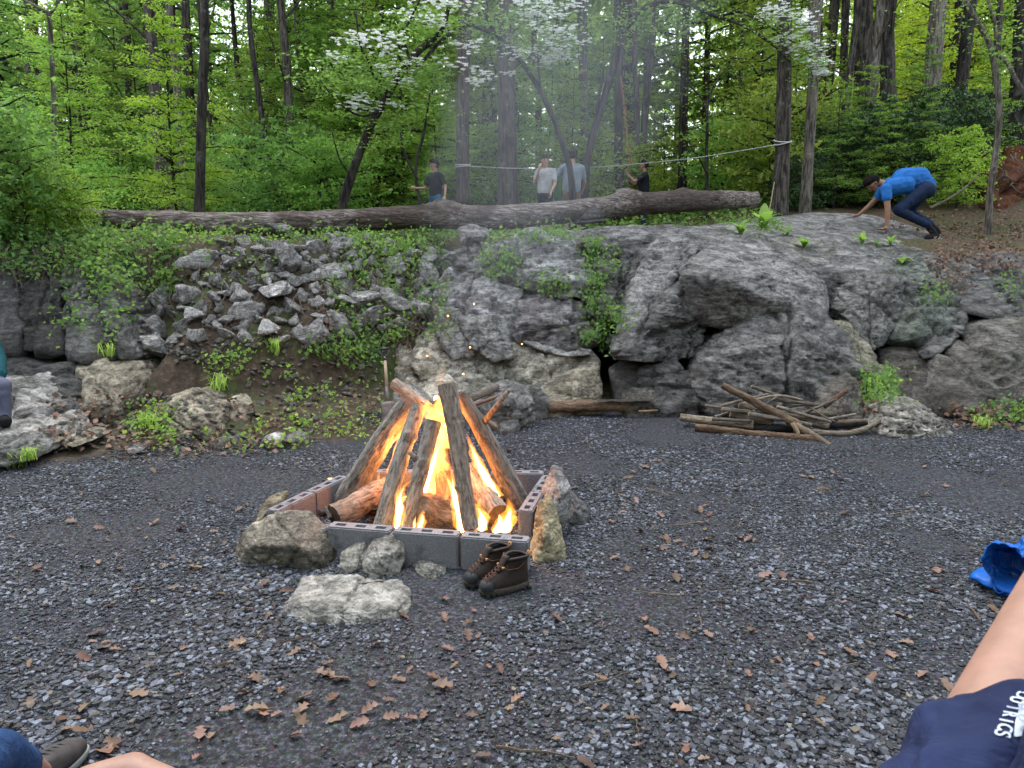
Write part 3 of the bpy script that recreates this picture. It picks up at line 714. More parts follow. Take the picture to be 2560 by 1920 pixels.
# ------------------------------------------------------------------ oak leaves and twigs on the gravel
def oak_leaf(seed):
    r_ = random.Random(seed); out = []
    n = 3
    side = []
    for i in range(n * 2 + 1):
        t = i / (n * 2)
        w = (0.10 + 0.22 * math.sin(math.pi * min(1, t * 1.05)) ) * (1.25 if i % 2 else 0.55) * r_.uniform(0.6, 1.3)
        side.append((t, w))
    v, f = [], []
    for (t, w) in side:
        cz = 0.10 * math.sin(t * 3.0 + seed) * 0.6
        cu = 0.05 + 0.10 * r_.random()
        v += [(t - 0.5 + (0.07 if w > 0.25 else -0.02), -w, cz + cu * (w / 0.3)), (t - 0.5, 0, cz), (t - 0.5 + (0.07 if w > 0.25 else -0.02), w * r_.uniform(0.85, 1.1), cz + cu * (w / 0.3))]
    for i in range(len(side) - 1):
        a, b = i * 3, i * 3 + 3
        f += [(a, a + 1, b + 1, b), (a + 1, a + 2, b + 2, b + 1)]
    k = len(v); v += [(-0.72, -0.012, 0.02), (-0.72, 0.012, 0.02), (-0.5, 0.014, 0.0), (-0.5, -0.014, 0.0)]; f.append((k, k + 1, k + 2, k + 3))
    me = bpy.data.meshes.new('oak_leaf'); me.from_pydata(v, [], f)
    ca_ = me.color_attributes.new('tint', 'FLOAT_COLOR', 'POINT')
    for d in ca_.data:
        t = r_.random(); d.color = (t, t, t, 1)
    me.materials.append(M['dry_leaf']); me.polygons.foreach_set('use_smooth', [True] * len(me.polygons))
    return me
OAK = [oak_leaf(k) for k in range(8)]
rng = random.Random(23)
leaf_px = []
for cx, cy, sx, sy, n in ((1700, 1330, 190, 45, 34), (660, 1510, 60, 60, 16), (350, 1480, 220, 140, 30), (760, 1720, 120, 60, 16), (1000, 1750, 200, 110, 16), (1780, 1560, 250, 120, 10), (2200, 1600, 250, 150, 12), (300, 1800, 220, 80, 16), (1500, 1240, 250, 50, 16), (560, 1350, 90, 60, 10), (1150, 1570, 60, 30, 6), (1500, 1800, 260, 80, 12), (2100, 1180, 300, 50, 14), (420, 1260, 200, 50, 12)):
    for k in range(n): leaf_px.append((rng.gauss(cx, sx), rng.gauss(cy, sy), 0))
for k in range(50): leaf_px.append((rng.uniform(0, 2560), 1130 + 780 * rng.random() ** 1.2, 0))
for px, py, w in ((2228, 1632, 48), (1770, 1578, 40), (1735, 1572, 34), (760, 1745, 62), (640, 1775, 60), (260, 1875, 95), (210, 1820, 60), (1380, 1432, 34), (1110, 1490, 34), (1690, 1440, 40), (500, 1830, 55), (940, 1610, 40)):
    leaf_px.append((px, py, w))
for px, py, w in leaf_px:
    if not (-40 < px < 2600 and 1090 < py < 1925): continue
    g = G(px, py, 0.02)
    if g.y > np.interp(g.x, _BX, _BY): continue
    if 620 < px < 1420 and 1150 < py < 1440: continue
    s = w * mpp(g.y) if w else rng.uniform(0.03, 0.078)
    o = bpy.data.objects.new('oak_leaf', rng.choice(OAK)); COL.objects.link(o)
    o.location = (g.x, g.y, tz(g.x, g.y) + 0.012 + s * 0.03)
    o.rotation_euler = (rng.gauss(0, 0.25), rng.gauss(0, 0.25), rng.uniform(0, 6.28)); o.scale = (s, s, s * rng.uniform(0.7, 1.6))
    k = rng.uniform(0.45, 1.2); o.color = (k, k * rng.uniform(0.9, 1.1), k * rng.uniform(0.9, 1.15), 1)
    tag(o, 'dry brown oak leaf lying on the dark gravel', 'leaf', 'oak leaves on the gravel')
M['twig'] = plain('twig', (0.20, 0.15, 0.11), 0.8, 0.2, 0.4, 30)
TW = []
for k in range(6):
    r_ = random.Random(40 + k); mb = MB(); pts = [(0, 0, 0)]
    for i in range(6): q = pts[-1]; pts.append((q[0] + 0.17, q[1] + r_.uniform(-.05, .05), max(0.0, q[2] + r_.uniform(-.02, .02))))
    mb.tube(pts, [0.014, .014, .013, .012, .01, .008, .004], 5)
    if k % 2: mb.tube([pts[3], (pts[3][0] + .12, pts[3][1] + .10, .02), (pts[3][0] + .2, pts[3][1] + .12, .03)], [.009, .007, .003], 4)
    me = bpy.data.meshes.new('twig'); me.from_pydata(mb.v, [], mb.f); me.materials.append(M['twig']); TW.append(me)
twl = [(1240, 1885, 210), (1450, 1730, 160), (2340, 1540, 60), (2140, 1670, 90), (1290, 1410, 60), (600, 1330, 150), (2290, 1285, 90), (2450, 1560, 80), (1830, 1330, 90), (900, 1700, 60), (1700, 1500, 120), (2030, 1470, 120)]
for k in range(26): twl.append((rng.uniform(60, 2500), rng.uniform(1180, 1900), rng.uniform(40, 110)))
for px, py, w in twl:
    if 620 < px < 1420 and 1150 < py < 1440: continue
    g = G(px, py, 0.0)
    if g.y > np.interp(g.x, _BX, _BY): continue
    s = w * mpp(g.y)
    o = bpy.data.objects.new('twig', rng.choice(TW)); COL.objects.link(o)
    o.location = (g.x, g.y, tz(g.x, g.y) + 0.022); o.rotation_euler = (rng.gauss(0, .04), rng.gauss(0, .04), rng.uniform(0, 6.28)); th = rng.uniform(0.25, 0.5); o.scale = (s, s * 0.9, th)
    tag(o, 'thin dry twig lying on the gravel', 'twig', 'twigs on the gravel')
# ------------------------------------------------------------------ foliage
def leaf_mesh(name, C, size, up=0.8, mat=None, seed=0, tint=None, asp=0.55, droop=0.0, nrm=None):
    """one mesh of small folded leaves at the points C"""
    r_ = np.random.RandomState(seed); n = len(C)
    C = np.asarray(C, float)
    nz = r_.normal(0, 1, (n, 3)) * (1 - up) + np.array([0, 0, up]) if nrm is None else nrm * up + r_.normal(0, 1, (n, 3)) * (1 - up)
    nz /= np.linalg.norm(nz, axis=1)[:, None] + 1e-9
    a = r_.normal(0, 1, (n, 3)); a -= nz * (a * nz).sum(1)[:, None]; a /= np.linalg.norm(a, axis=1)[:, None] + 1e-9
    b = np.cross(nz, a)
    s = np.asarray(size)[:, None] if hasattr(size, '__len__') else size
    w = asp * r_.uniform(0.8, 1.2, (n, 1))
    fold = 0.12
    v = np.empty((n, 4, 3))
    v[:, 0] = C - a * s * 0.5
    v[:, 1] = C + b * s * w * 0.5 + nz * s * fold - a * s * 0.05
    v[:, 2] = C + a * s * 0.5 - nz * s * droop
    v[:, 3] = C - b * s * w * 0.5 + nz * s * fold - a * s * 0.05
    f = np.arange(n * 4).reshape(n, 4)
    me = bpy.data.meshes.new(name)
    build(me, v.reshape(-1, 3), f)
    t = r_.rand(n) if tint is None else np.clip(tint + r_.normal(0, 0.18, n), 0, 1)
    ca_ = me.color_attributes.new('tint', 'FLOAT_COLOR', 'POINT')
    ca_.data.foreach_set('color', np.repeat(np.stack([t, t, t, np.ones(n)], -1), 4, 0).astype(np.float32).ravel())
    if mat: me.materials.append(mat)
    return me
def crown_points(r_, H, z0, rad, nb, per, spread, flat, shape='cone'):
    """branch tubes and leaf points for a crown on an upright stem of height H"""
    mb = MB(); C = []
    for k in range(nb):
        t = (k + r_.rand()) / nb
        z = z0 + (H - z0) * t
        az = k * 2.4 + r_.normal(0, 0.5)
        if shape == 'cone': L = rad * (1.05 - 0.75 * t) * r_.uniform(0.6, 1.15)
        else: L = rad * math.sqrt(max(0.08, 1 - (2 * t - 0.9) ** 2)) * r_.uniform(0.6, 1.1)
        rise = r_.uniform(0.0, 0.5) * L * (0.4 + t)
        pts = []
        for j in range(6):
            q = j / 5
            pts.append((math.cos(az + 0.3 * q * r_.normal()) * L * q, math.sin(az) * L * q, z + rise * q - 0.12 * L * q * q + r_.normal(0, 0.03)))
        mb.tube(pts, [0.022 * L * (1 - 0.16 * j) + 0.003 for j in range(6)], 4, cap=False)
        P_ = np.array(pts)
        m = max(4, int(per * L / rad))
        q = r_.uniform(0.18, 1.08, m) ** 0.8
        base = np.stack([np.interp(q, np.linspace(0, 1, 6), P_[:, c]) for c in range(3)], -1)
        ng = max(2, m // 14)                                             # twigs gather the leaves in sprays
        tw = r_.normal(0, 1, (ng, 3)) * np.array([spread, spread, spread * flat]) * L
        g = r_.randint(0, ng, m)
        qq = r_.uniform(0.2, 0.98, ng)
        tb = np.stack([np.interp(qq, np.linspace(0, 1, 6), P_[:, c]) for c in range(3)], -1)
        mixw = r_.uniform(0.35, 1, m)[:, None]
        c = tb[g] + tw[g] * mixw + r_.normal(0, 1, (m, 3)) * np.array([0.09, 0.09, 0.03]) * L ** 0.5
        C.append(c)
    return mb, np.concatenate(C)
def stem(mb, H, r0, r_, n=9, sides=7, bend=0.15):
    pts = [(bend * math.sin(k * 0.7 + r_.rand()) * k / n, bend * math.cos(k * 0.5 + r_.rand()) * k / n, H * k / (n - 1)) for k in range(n)]
    pts[0] = (0, 0, -0.3)
    mb.tube(pts, [r0 * (1.25 if k == 0 else 1 - 0.8 * k / (n - 1)) for k in range(n)], sides)
def tree_kind(seed, H, z0, rad, nb, per, spread, flat, size, r0, mat, shape, up=0.75):
    r_ = np.random.RandomState(seed)
    mb, C = crown_points(r_, H, z0, rad, nb, per, spread, flat, shape)
    stem(mb, H, r0, r_)
    tm = bpy.data.meshes.new('trunk'); tm.from_pydata(mb.v, [], mb.f); tm.polygons.foreach_set('use_smooth', [True] * len(tm.polygons))
    cm = leaf_mesh('crown', C, r_.uniform(size[0], size[1], len(C)), up, mat, seed + 1, droop=0.15)
    return tm, cm
def plant_tree(kind, loc, sc, rz, bark, label, cat='tree', group=None, name='tree', tint=(1, 1, 1), crown_mat=None, sz=None):
    root = empty(name, loc, (0, 0, rz)); root.scale = (sc, sc, sz or sc)
    t = bpy.data.objects.new('trunk', kind[0]); COL.objects.link(t); t.parent = root
    if not kind[0].materials: kind[0].materials.append(None)
    t.material_slots[0].link = 'OBJECT'; t.material_slots[0].material = bark
    c = bpy.data.objects.new('crown', kind[1]); COL.objects.link(c); c.parent = root; c.color = (*tint, 1)
    if crown_mat:
        c.material_slots[0].link = 'OBJECT'; c.material_slots[0].material = crown_mat
    return tag(root, label, cat, group)

SAP = [tree_kind(300 + k, 6.0, 0.7, 1.9, 36, 400, 0.26, 0.22, (0.055, 0.105), 0.045, M['leaf'], 'cone', 0.72) for k in range(4)]
SHRUB = [tree_kind(320 + k, 1.9, 0.15, 1.1, 26, 230, 0.3, 0.5, (0.05, 0.10), 0.02, M['leaf'], 'round', 0.5) for k in range(3)]
BIG = [tree_kind(340 + k, 17.0, 4.0, 4.0, 46, 210, 0.24, 0.3, (0.16, 0.30), 0.2, M['leaf'], 'round', 0.6) for k in range(3)]
HIGH = [tree_kind(350 + k, 19.0, 9.5, 4.0, 34, 330, 0.24, 0.3, (0.16, 0.28), 0.2, M['leaf'], 'round', 0.6) for k in range(2)]

rng = random.Random(77)
def gz(x, y): return tz(x, y)
# far trees and saplings
def tint_for(px, Y):
    """leaf colour of the stand: cooler in the middle, yellower at the right"""
    t = max(0, min(1, (px - 1300) / 900)); k = rng.uniform(0.8, 1.2)
    return ((0.95 + 0.45 * t) * k * rng.uniform(0.85, 1.2), (1.0 + 0.18 * t) * k, (0.95 - 0.25 * t) * k)
taken = []
def free_spot(px, Y, d=26):
    if any(abs(px - a) < d and abs(Y - b) < 6 for a, b in taken): return False
    taken.append((px, Y)); return True
n = 0
while n < 70:
    Y = rng.uniform(30, 66); px = rng.uniform(-500, 3060)
    if not free_spot(px, Y): continue
    q = P(px, 500, Y); n += 1
    plant_tree(rng.choice(BIG), (q.x, q.y, gz(q.x, q.y) - 0.1), rng.uniform(0.8, 1.25), rng.uniform(0, 6.28), rng.choice([M['bark'], M['bark_dark'], M['bark']]),
               'leafy forest tree deep in the woods behind the clearing', 'tree', 'trees deep in the woods', tint=tint_for(px, Y))
n = 0
while n < 150:
    Y = 17.5 + 28 * rng.random() ** 0.8; px = rng.uniform(-350, 2900)
    if px > 1980 and Y < 22: continue
    if not free_spot(px, Y, 22): continue
    q = P(px, 500, Y); n += 1
    sc = rng.uniform(0.55, 1.25)
    plant_tree(rng.choice(SAP), (q.x, q.y, gz(q.x, q.y) - 0.05), sc, rng.uniform(0, 6.28), rng.choice([M['bark_dark'], M['bark']]),
               'slender green sapling in the understory behind the fallen trunk', 'tree', 'understory saplings', 'sapling', tint_for(px, Y), M['leaf_bright'] if rng.random() < 0.5 else None)
n = 0
while n < 70:
    Y = 14.5 + 22 * rng.random(); px = rng.uniform(-250, 2300)
    if 1000 < px < 1680 and Y < 18.5: continue
    q = P(px, 500, Y); n += 1
    plant_tree(rng.choice(SHRUB), (q.x, q.y, gz(q.x, q.y) - 0.05), rng.uniform(0.7, 1.5), rng.uniform(0, 6.28), M['bark_dark'],
               'low leafy shrub on the forest floor behind the fallen trunk', 'shrub', 'forest floor shrubs', 'shrub', tint_for(px, Y), M['leaf_bright'] if rng.random() < 0.3 else None)
# dark evergreen thicket at the right
for k, (px, Y, sc) in enumerate([(2040, 16, 0.9), (2110, 15.5, 1.0), (2180, 16, 1.1), (2250, 15.5, 1.0), (2330, 16, 1.1), (2410, 16.5, 0.9), (2150, 18, 1.0), (2240, 18.5, 1.1), (2330, 18.5, 1.0), (2060, 18, 0.9), (2420, 20, 1.1), (2500, 21, 1.0), (2580, 19, 1.0), (1990, 15, 0.6)]):
    q = P(px, 500, Y)
    plant_tree(SHRUB[k % 3], (q.x, q.y, gz(q.x, q.y) - 0.1), sc, k * 1.3, M['bark_dark'], 'dark evergreen shrub in the thicket behind the crawling person', 'shrub', 'dark evergreen thicket', 'shrub', (1, 1, 1), M['leaf_dark'])
for k, (px, Y, sc) in enumerate([(2085, 14.9, 0.42), (2200, 14.8, 0.36), (2300, 14.9, 0.40), (2150, 17, 0.5), (2280, 17, 0.55), (2450, 17.5, 0.5)]):
    q = P(px, 500, Y)
    plant_tree(SAP[k % 4], (q.x, q.y, gz(q.x, q.y) - 0.1), sc, k * 1.9, M['bark_dark'], 'light green sapling growing through the dark evergreen thicket', 'tree', 'saplings in the thicket', 'sapling', (1.0, 1.0, 0.9), M['leaf_bright'] if k % 2 else M['leaf'])
q = P(2400, 420, 14.2)
plant_tree(SHRUB[1], (q.x, q.y, gz(q.x, q.y)), 0.8, 0.4, M['bark_dark'], 'bright yellow-green bush right of the crawling person', 'shrub', None, 'shrub', (1.2, 1.15, 0.8), M['leaf_bright'])

# named trunks
def trunk_obj(path, rad, mat, parent, sides=16, amp=0.06, nseg=8, name='trunk'):
    pts = spline(path, nseg)
    rr = np.interp(np.linspace(0, len(path) - 1, len(pts)), range(len(path)), rad)
    mb = MB(); mb.tube([p - parent.location for p in pts], list(rr), sides)
    v = np.array(mb.v)
    cen = np.repeat(np.array([tuple(p - parent.location) for p in pts]), sides, 0)
    nrm = v - cen; ln = np.linalg.norm(nrm, axis=1)[:, None]; nrm /= ln
    nz = fbm(v * np.array([7, 7, 1.2]) + rad[0] * 91, 3)
    v = v + nrm * (nz[:, None] * amp * ln)
    return mesh_obj(name, v, mb.f, mat, parent)
def big_tree(path, wpx, mat, label, crown=True, Ytop=None, sides=18, name='tree'):
    """path: (px, py) from the foot up at distance Y (third value); runs on upward to 15 m"""
    pts = [P(*q) for q in path]
    foot = pts[0]; g = gz(foot.x, foot.y)
    root = empty(name, (foot.x, foot.y, g))
    Y0 = path[0][2]
    rad = [w * mpp(q[2]) / 2 for w, q in zip(wpx, path)]
    pts = [Vector((foot.x, foot.y, g - 0.3))] + ([] if foot.z < g + 0.2 else [foot]) + pts[1:]
    rad = [rad[0] * 1.45] + ([] if foot.z < g + 0.2 else [rad[0] * 1.1]) + rad[1:]
    d = (pts[-1] - pts[-2]).normalized(); d = (d + Vector((0, 0, 1))).normalized()
    top = pts[-1].z; k = 1
    while crown and top < 13:
        pts.append(pts[-1] + d * 2.5 + Vector((rng.uniform(-.15, .15), 0, 0))); rad.append(max(0.05, rad[-1] * 0.86)); top = pts[-1].z
    trunk_obj(pts, rad, mat, root, sides)
    if crown and Y0 > 17:
        kd = rng.choice(HIGH)
        c = bpy.data.objects.new('crown', kd[1]); COL.objects.link(c); c.parent = root
        c.location = (pts[-1].x - foot.x, pts[-1].y - foot.y, top - g - 12.0); c.rotation_euler = (0, 0, rng.uniform(0, 6.28)); c.color = (*tint_for(path[0][0], Y0), 1)
    return tag(root, label, 'tree')
B, BD, BP = M['bark'], M['bark_dark'], M['bark_pale']
big_tree([(498, 620, 11.5), (500, 450, 11.5), (505, 250, 11.5), (511, 0, 11.5)], [23, 23, 22, 19], BD, 'dark lichen-spotted slim trunk passing behind the fallen trunk, left')
big_tree([(680, 520, 24), (676, 250, 24), (672, 0, 24)], [30, 26, 24], B, 'grey straight trunk left of the leaning dogwood')
big_tree([(682, 520, 18), (668, 400, 18), (650, 260, 18), (628, 100, 18), (622, 0, 18)], [15, 14, 13, 12, 11], BD, 'thin dark curving trunk left of the leaning dogwood')
big_tree([(1158, 520, 16.5), (1157, 400, 16.5), (1158, 200, 16.5), (1165, 0, 16.5)], [33, 31, 31, 35], B, 'grey trunk with the white rope knotted round it, centre left')
big_tree([(1270, 520, 17.5), (1267, 300, 17.5), (1265, 150, 17.5), (1265, 0, 17.5)], [46, 42, 40, 40], B, 'thickest straight furrowed trunk in the middle of the woods')
big_tree([(1468, 500, 26), (1460, 330, 26), (1455, 150, 26), (1448, 0, 26)], [22, 19, 17, 15], B, 'slim grey trunk between the two standing people and the forked dogwood')
big_tree([(1548, 500, 19), (1546, 300, 19), (1548, 150, 19), (1555, 0, 19)], [22, 19, 18, 18], BD, 'dark slim trunk right of the forked dogwood')
big_tree([(1580, 500, 25), (1578, 250, 25), (1582, 0, 25)], [26, 22, 20], BD, 'dark trunk behind the boy in black, nearer the dogwood')
big_tree([(1605, 470, 23), (1612, 300, 23), (1625, 150, 23), (1642, 0, 23)], [20, 17, 16, 15], B, 'leaning grey trunk just above the boy in black')
big_tree([(1458, 500, 21), (1462, 250, 21), (1460, 0, 21)], [17, 15, 14], B, 'straight slim trunk behind the person in the grey shirt')
big_tree([(1947, 535, 13.5), (1955, 400, 13.5), (1960, 200, 13.5), (1963, 0, 13.5)], [40, 34, 33, 30], B, 'dark furrowed trunk the right end of the rope is tied to')
big_tree([(2013, 530, 13.8), (2024, 350, 13.8), (2034, 170, 13.8), (2040, 0, 13.8)], [22, 23, 25, 27], BP, 'pale brown trunk just right of the roped trunk')
big_tree([(2052, 300, 22), (2050, 150, 22), (2048, 0, 22)], [18, 16, 15], B, 'thin trunk half hidden behind the pale brown trunk')
big_tree([(2103, 290, 21), (2110, 130, 21), (2115, 0, 21)], [19, 17, 17], B, 'slim trunk left of the twin trunks, upper right')
big_tree([(2143, 300, 21), (2146, 150, 21), (2145, 0, 21)], [20, 19, 18], B, 'left stem of the twin trunks, upper right')
big_tree([(2165, 300, 20), (2165, 150, 20), (2163, 0, 20)], [36, 32, 34], B, 'stout furrowed stem of the twin trunks, upper right')
big_tree([(2225, 400, 20), (2220, 200, 20), (2212, 0, 20)], [38, 34, 34], B, 'stout grey trunk forking at the top edge, upper right')
big_tree([(2320, 380, 18), (2330, 200, 18), (2348, 0, 18)], [42, 38, 34], BP, 'broad grey trunk leaning right above the crawling person')
big_tree([(2385, 380, 24), (2392, 200, 24), (2400, 0, 24)], [17, 15, 13], BD, 'thin dark trunk right of the broad leaning trunk')
big_tree([(2540, 300, 19), (2548, 150, 19), (2555, 0, 19)], [34, 30, 28], BD, 'dark trunk at the right picture edge')
big_tree([(82, 520, 25), (80, 250, 25), (78, 0, 25)], [32, 29, 26], B, 'faint grey trunk in the leaves at far left')
big_tree([(205, 480, 28), (202, 200, 28), (198, 0, 28)], [26, 24, 22], B, 'faint grey trunk in the leaves left of the slim lichen trunk')
big_tree([(832, 520, 22), (830, 250, 22), (826, 0, 22)], [20, 18, 17], B, 'grey trunk half hidden by the leaning dogwood')
big_tree([(430, 540, 22), (432, 250, 22), (428, 0, 22)], [18, 16, 15], BD, 'dark slim trunk left of the lichen-spotted trunk')
big_tree([(955, 520, 27), (953, 250, 27), (950, 0, 27)], [22, 20, 18], B, 'straight trunk behind the person in black and blue')
# more slim trunks between the named ones
KT = []
for k in range(5):
    r_ = np.random.RandomState(700 + k); mb = MB(); stem(mb, 17.0, 0.14, r_, 12, 9, 0.35)
    for j in range(7):
        z = 4 + j * 1.6; a = r_.rand() * 6.28; mb.tube([(0, 0, z), (math.cos(a) * .7, math.sin(a) * .7, z + .5), (math.cos(a) * 1.6, math.sin(a) * 1.6, z + 1.0)], [.035, .022, .008], 5, False)
    tm = bpy.data.meshes.new('trunk'); tm.from_pydata(mb.v, [], mb.f); tm.polygons.foreach_set('use_smooth', [True] * len(tm.polygons))
    cm = leaf_mesh('crown', r_.normal(0, 1, (900, 3)) * np.array([1.1, 1.1, 2.2]) + np.array([0, 0, 14.5]), r_.uniform(.12, .22, 900), 0.6, M['leaf'], 700 + k)
    KT.append((tm, cm))
n = 0
while n < 46:
    Y = rng.uniform(17, 42); px = rng.uniform(-150, 2700)
    if 1000 < px < 1700 and Y < 20: continue
    if not free_spot(px, Y, 20): continue
    q = P(px, 500, Y); n += 1
    plant_tree(KT[n % 5], (q.x, q.y, gz(q.x, q.y) - 0.1), rng.uniform(0.6, 1.2), rng.uniform(0, 6.28), rng.choice([M['bark'], M['bark_dark'], M['bark'], M['bark_pale']]),
               'slim straight trunk among many in the woods', 'tree', 'slim trunks in the woods', tint=tint_for(px, Y))
# small bare-stemmed trees
def small_tree(paths, mat, label, leaves=(), lmat='leaf', Yl=None, blossoms=(), seed=0, cat='tree', name='tree', bsz=0.05, lsz=(0.05, 0.09)):
    """paths: list of (points [(px,py,Y)], widths px); leaves / blossoms: (px,py,Y,rx,ry,count) clouds of sprays"""
    foot = P(*paths[0][0][0]); g = gz(foot.x, foot.y)
    root = empty(name, (foot.x, foot.y, g))
    first = True
    for pth, w in paths:
        pts = [P(*q) for q in pth]; rad = [a * mpp(q[2]) / 2 for a, q in zip(w, pth)]
        if first and pts[0].z > g: pts = [Vector((pts[0].x, pts[0].y, g - 0.15))] + pts; rad = [rad[0] * 1.3] + rad
        trunk_obj(pts, rad, mat, root, 10, 0.07, 6, 'trunk' if first else 'branch'); first = False
    r_ = np.random.RandomState(seed)
    def cloud(spec, flat):
        C, T_ = [], []
        for px, py, Y, rx, ry, n_ in spec:
            k = max(1, n_ // 16)
            cc = [P(px + r_.normal() * rx * 0.6, py + r_.normal() * ry * 0.6, Y + r_.normal() * rx * mpp(Y) * 0.6) for _ in range(k)]
            for q in cc:
                m_ = max(1, int(n_ / k)); sp = rx * mpp(Y) * 0.35
                C.append(np.array(q) + r_.normal(0, 1, (m_, 3)) * np.array([sp, sp, sp * flat]))
        return np.concatenate(C) - np.array(root.location)
    if len(leaves):
        C = cloud(leaves, 0.25)
        o = bpy.data.objects.new('crown', leaf_mesh('crown', C, r_.uniform(lsz[0], lsz[1], len(C)), 0.75, M[lmat], seed)); COL.objects.link(o); o.parent = root
    if len(blossoms):
        C = cloud([(a, b, c, d * 1.45, e * 1.7, int(f * 1.25)) for a, b, c, d, e, f in blossoms], 0.35)
        # four bracts to each flower
        K = np.repeat(C, 4, 0); an = np.tile(np.arange(4) * math.pi / 2, len(C)) + np.repeat(r_.rand(len(C)) * 1.5, 4)
        K = K + np.stack([np.cos(an), np.sin(an), np.zeros(len(an))], -1) * bsz * 0.45
        me = leaf_mesh('blossoms', K, bsz, 0.86, M['petal'], seed + 3, asp=0.9)
        o = bpy.data.objects.new('blossoms', me); COL.objects.link(o); o.parent = root
        tag(o, 'white four-petalled dogwood blossoms')
    return tag(root, label, cat)
Yd = 11.6
small_tree([([(855, 525, Yd), (878, 440, Yd), (925, 320, Yd), (985, 210, Yd), (1040, 135, Yd), (1075, 105, Yd), (1108, 70, Yd), (1125, 0, Yd)], [24, 22, 19, 18, 16, 14, 10, 7]),
            ([(1010, 180, Yd), (1045, 165, Yd), (1110, 95, 11.8), (1165, 66, 12), (1225, 80, 12.2)], [8, 9, 9, 9, 7]),
            ([(975, 225, Yd), (935, 190, Yd), (925, 160, 11.4), (900, 110, 11.2), (890, 30, 11.2)], [9, 7, 6, 5, 4]),
            ([(950, 275, Yd), (905, 290, 11.3), (850, 260, 11), (800, 200, 10.8)], [6, 5, 4, 3]),
            ([(1025, 150, Yd), (1010, 90, 11.5), (1030, 40, 11.4), (1050, 0, 11.3)], [7, 6, 5, 4]),
            ([(880, 440, Yd), (850, 400, 11.4), (830, 330, 11.3)], [5, 4, 3])],
           BD, 'dark dogwood leaning right over the fallen trunk with white blossom',
           leaves=[(930, 190, 11.4, 90, 50, 700), (1040, 190, 11.6, 60, 40, 450), (1060, 60, 11.4, 90, 40, 600), (960, 320, 11.5, 60, 40, 300), (850, 180, 11, 80, 50, 500)],
           blossoms=[(1000, 60, 11.3, 50, 18, 40), (940, 90, 11.2, 50, 30, 50), (905, 110, 11.2, 40, 20, 34), (1095, 68, 11.6, 24, 10, 26), (960, 175, 11.4, 40, 12, 34), (1030, 160, 11.4, 50, 14, 36), (920, 250, 11.3, 30, 15, 26), (900, 280, 11.2, 40, 15, 34), (870, 130, 11, 30, 20, 20), (1150, 115, 11.8, 35, 14, 26), (1180, 195, 11.9, 35, 15, 26), (1210, 210, 12, 25, 10, 14), (1040, 200, 11.4, 40, 12, 20), (1100, 10, 11.4, 60, 10, 40), (1070, 30, 11.4, 60, 14, 26)], seed=51)
Yb = 13.6
small_tree([([(1432, 500, Yb), (1426, 430, Yb), (1412, 375, Yb), (1372, 270, Yb), (1325, 185, Yb), (1270, 115, Yb), (1240, 85, Yb), (1215, 40, Yb), (1205, 0, Yb)], [18, 15, 14, 13, 12, 12, 11, 9, 8]),
            ([(1240, 85, Yb), (1200, 68, Yb), (1165, 64, Yb), (1120, 88, Yb), (1095, 110, Yb)], [10, 10, 10, 8, 5]),
            ([(1350, 220, Yb), (1345, 150, 13.3), (1340, 80, 13.2), (1350, 0, 13.2)], [6, 6, 5, 4]),
            ([(1345, 150, 13.3), (1375, 110, 13.1), (1395, 40, 13)], [4, 4, 3])],
           BD, 'slim dark dogwood arching left in front of the person in the grey shirt',
           leaves=[(1370, 110, 13.2, 70, 60, 600), (1300, 60, 13.4, 80, 40, 400), (1200, 60, 13.4, 70, 30, 300)],
           blossoms=[(1315, 55, 13.1, 30, 12, 36), (1355, 22, 13.1, 36, 10, 36), (1400, 30, 13, 30, 12, 36), (1340, 50, 13.1, 30, 10, 30), (1395, 80, 13, 36, 14, 50), (1370, 95, 13, 30, 8, 26), (1320, 125, 13.1, 36, 10, 36), (1370, 142, 13.1, 36, 12, 40), (1390, 140, 13, 30, 10, 26), (1430, 145, 13, 20, 8, 14), (1290, 190, 13.3, 16, 8, 12), (1330, 5, 13.2, 60, 12, 40)], seed=61)
Yc = 14.6
small_tree([([(1458, 505, Yc), (1466, 420, Yc), (1482, 340, Yc), (1512, 240, Yc), (1540, 140, Yc), (1550, 85, Yc), (1543, 40, Yc), (1540, 0, Yc)], [24, 20, 18, 17, 17, 18, 13, 12]),
            ([(1550, 85, Yc), (1580, 55, 14.4), (1610, 20, 14.2), (1660, 5, 14), (1720, 12, 13.8), (1790, 40, 13.6), (1860, 65, 13.4), (1930, 110, 13.2), (1975, 155, 13.1)], [13, 12, 11, 10, 8, 8, 7, 6, 4]),
            ([(1800, 42, 13.6), (1850, 30, 13.4), (1920, 65, 13.2), (1990, 110, 13)], [6, 6, 5, 3]),
            ([(1482, 335, Yc), (1492, 270, Yc), (1505, 200, 14.5), (1510, 165, 14.4)], [8, 7, 6, 4])],
           BD, 'forked dogwood with a long branch reaching right towards the roped trunk',
           leaves=[(1700, 60, 13.9, 120, 60, 700), (1950, 90, 13.1, 80, 60, 500), (2020, 160, 13, 40, 50, 260), (1560, 60, 14.3, 80, 60, 400)],
           blossoms=[(1950, 35, 13.1, 40, 14, 46), (1985, 50, 13, 36, 16, 50), (2010, 75, 13, 24, 20, 36), (2020, 110, 12.9, 30, 12, 36), (2010, 150, 12.9, 36, 14, 50), (2040, 165, 12.9, 20, 12, 26), (2050, 195, 12.9, 16, 16, 20), (1960, 85, 13.1, 30, 14, 20)], seed=71)
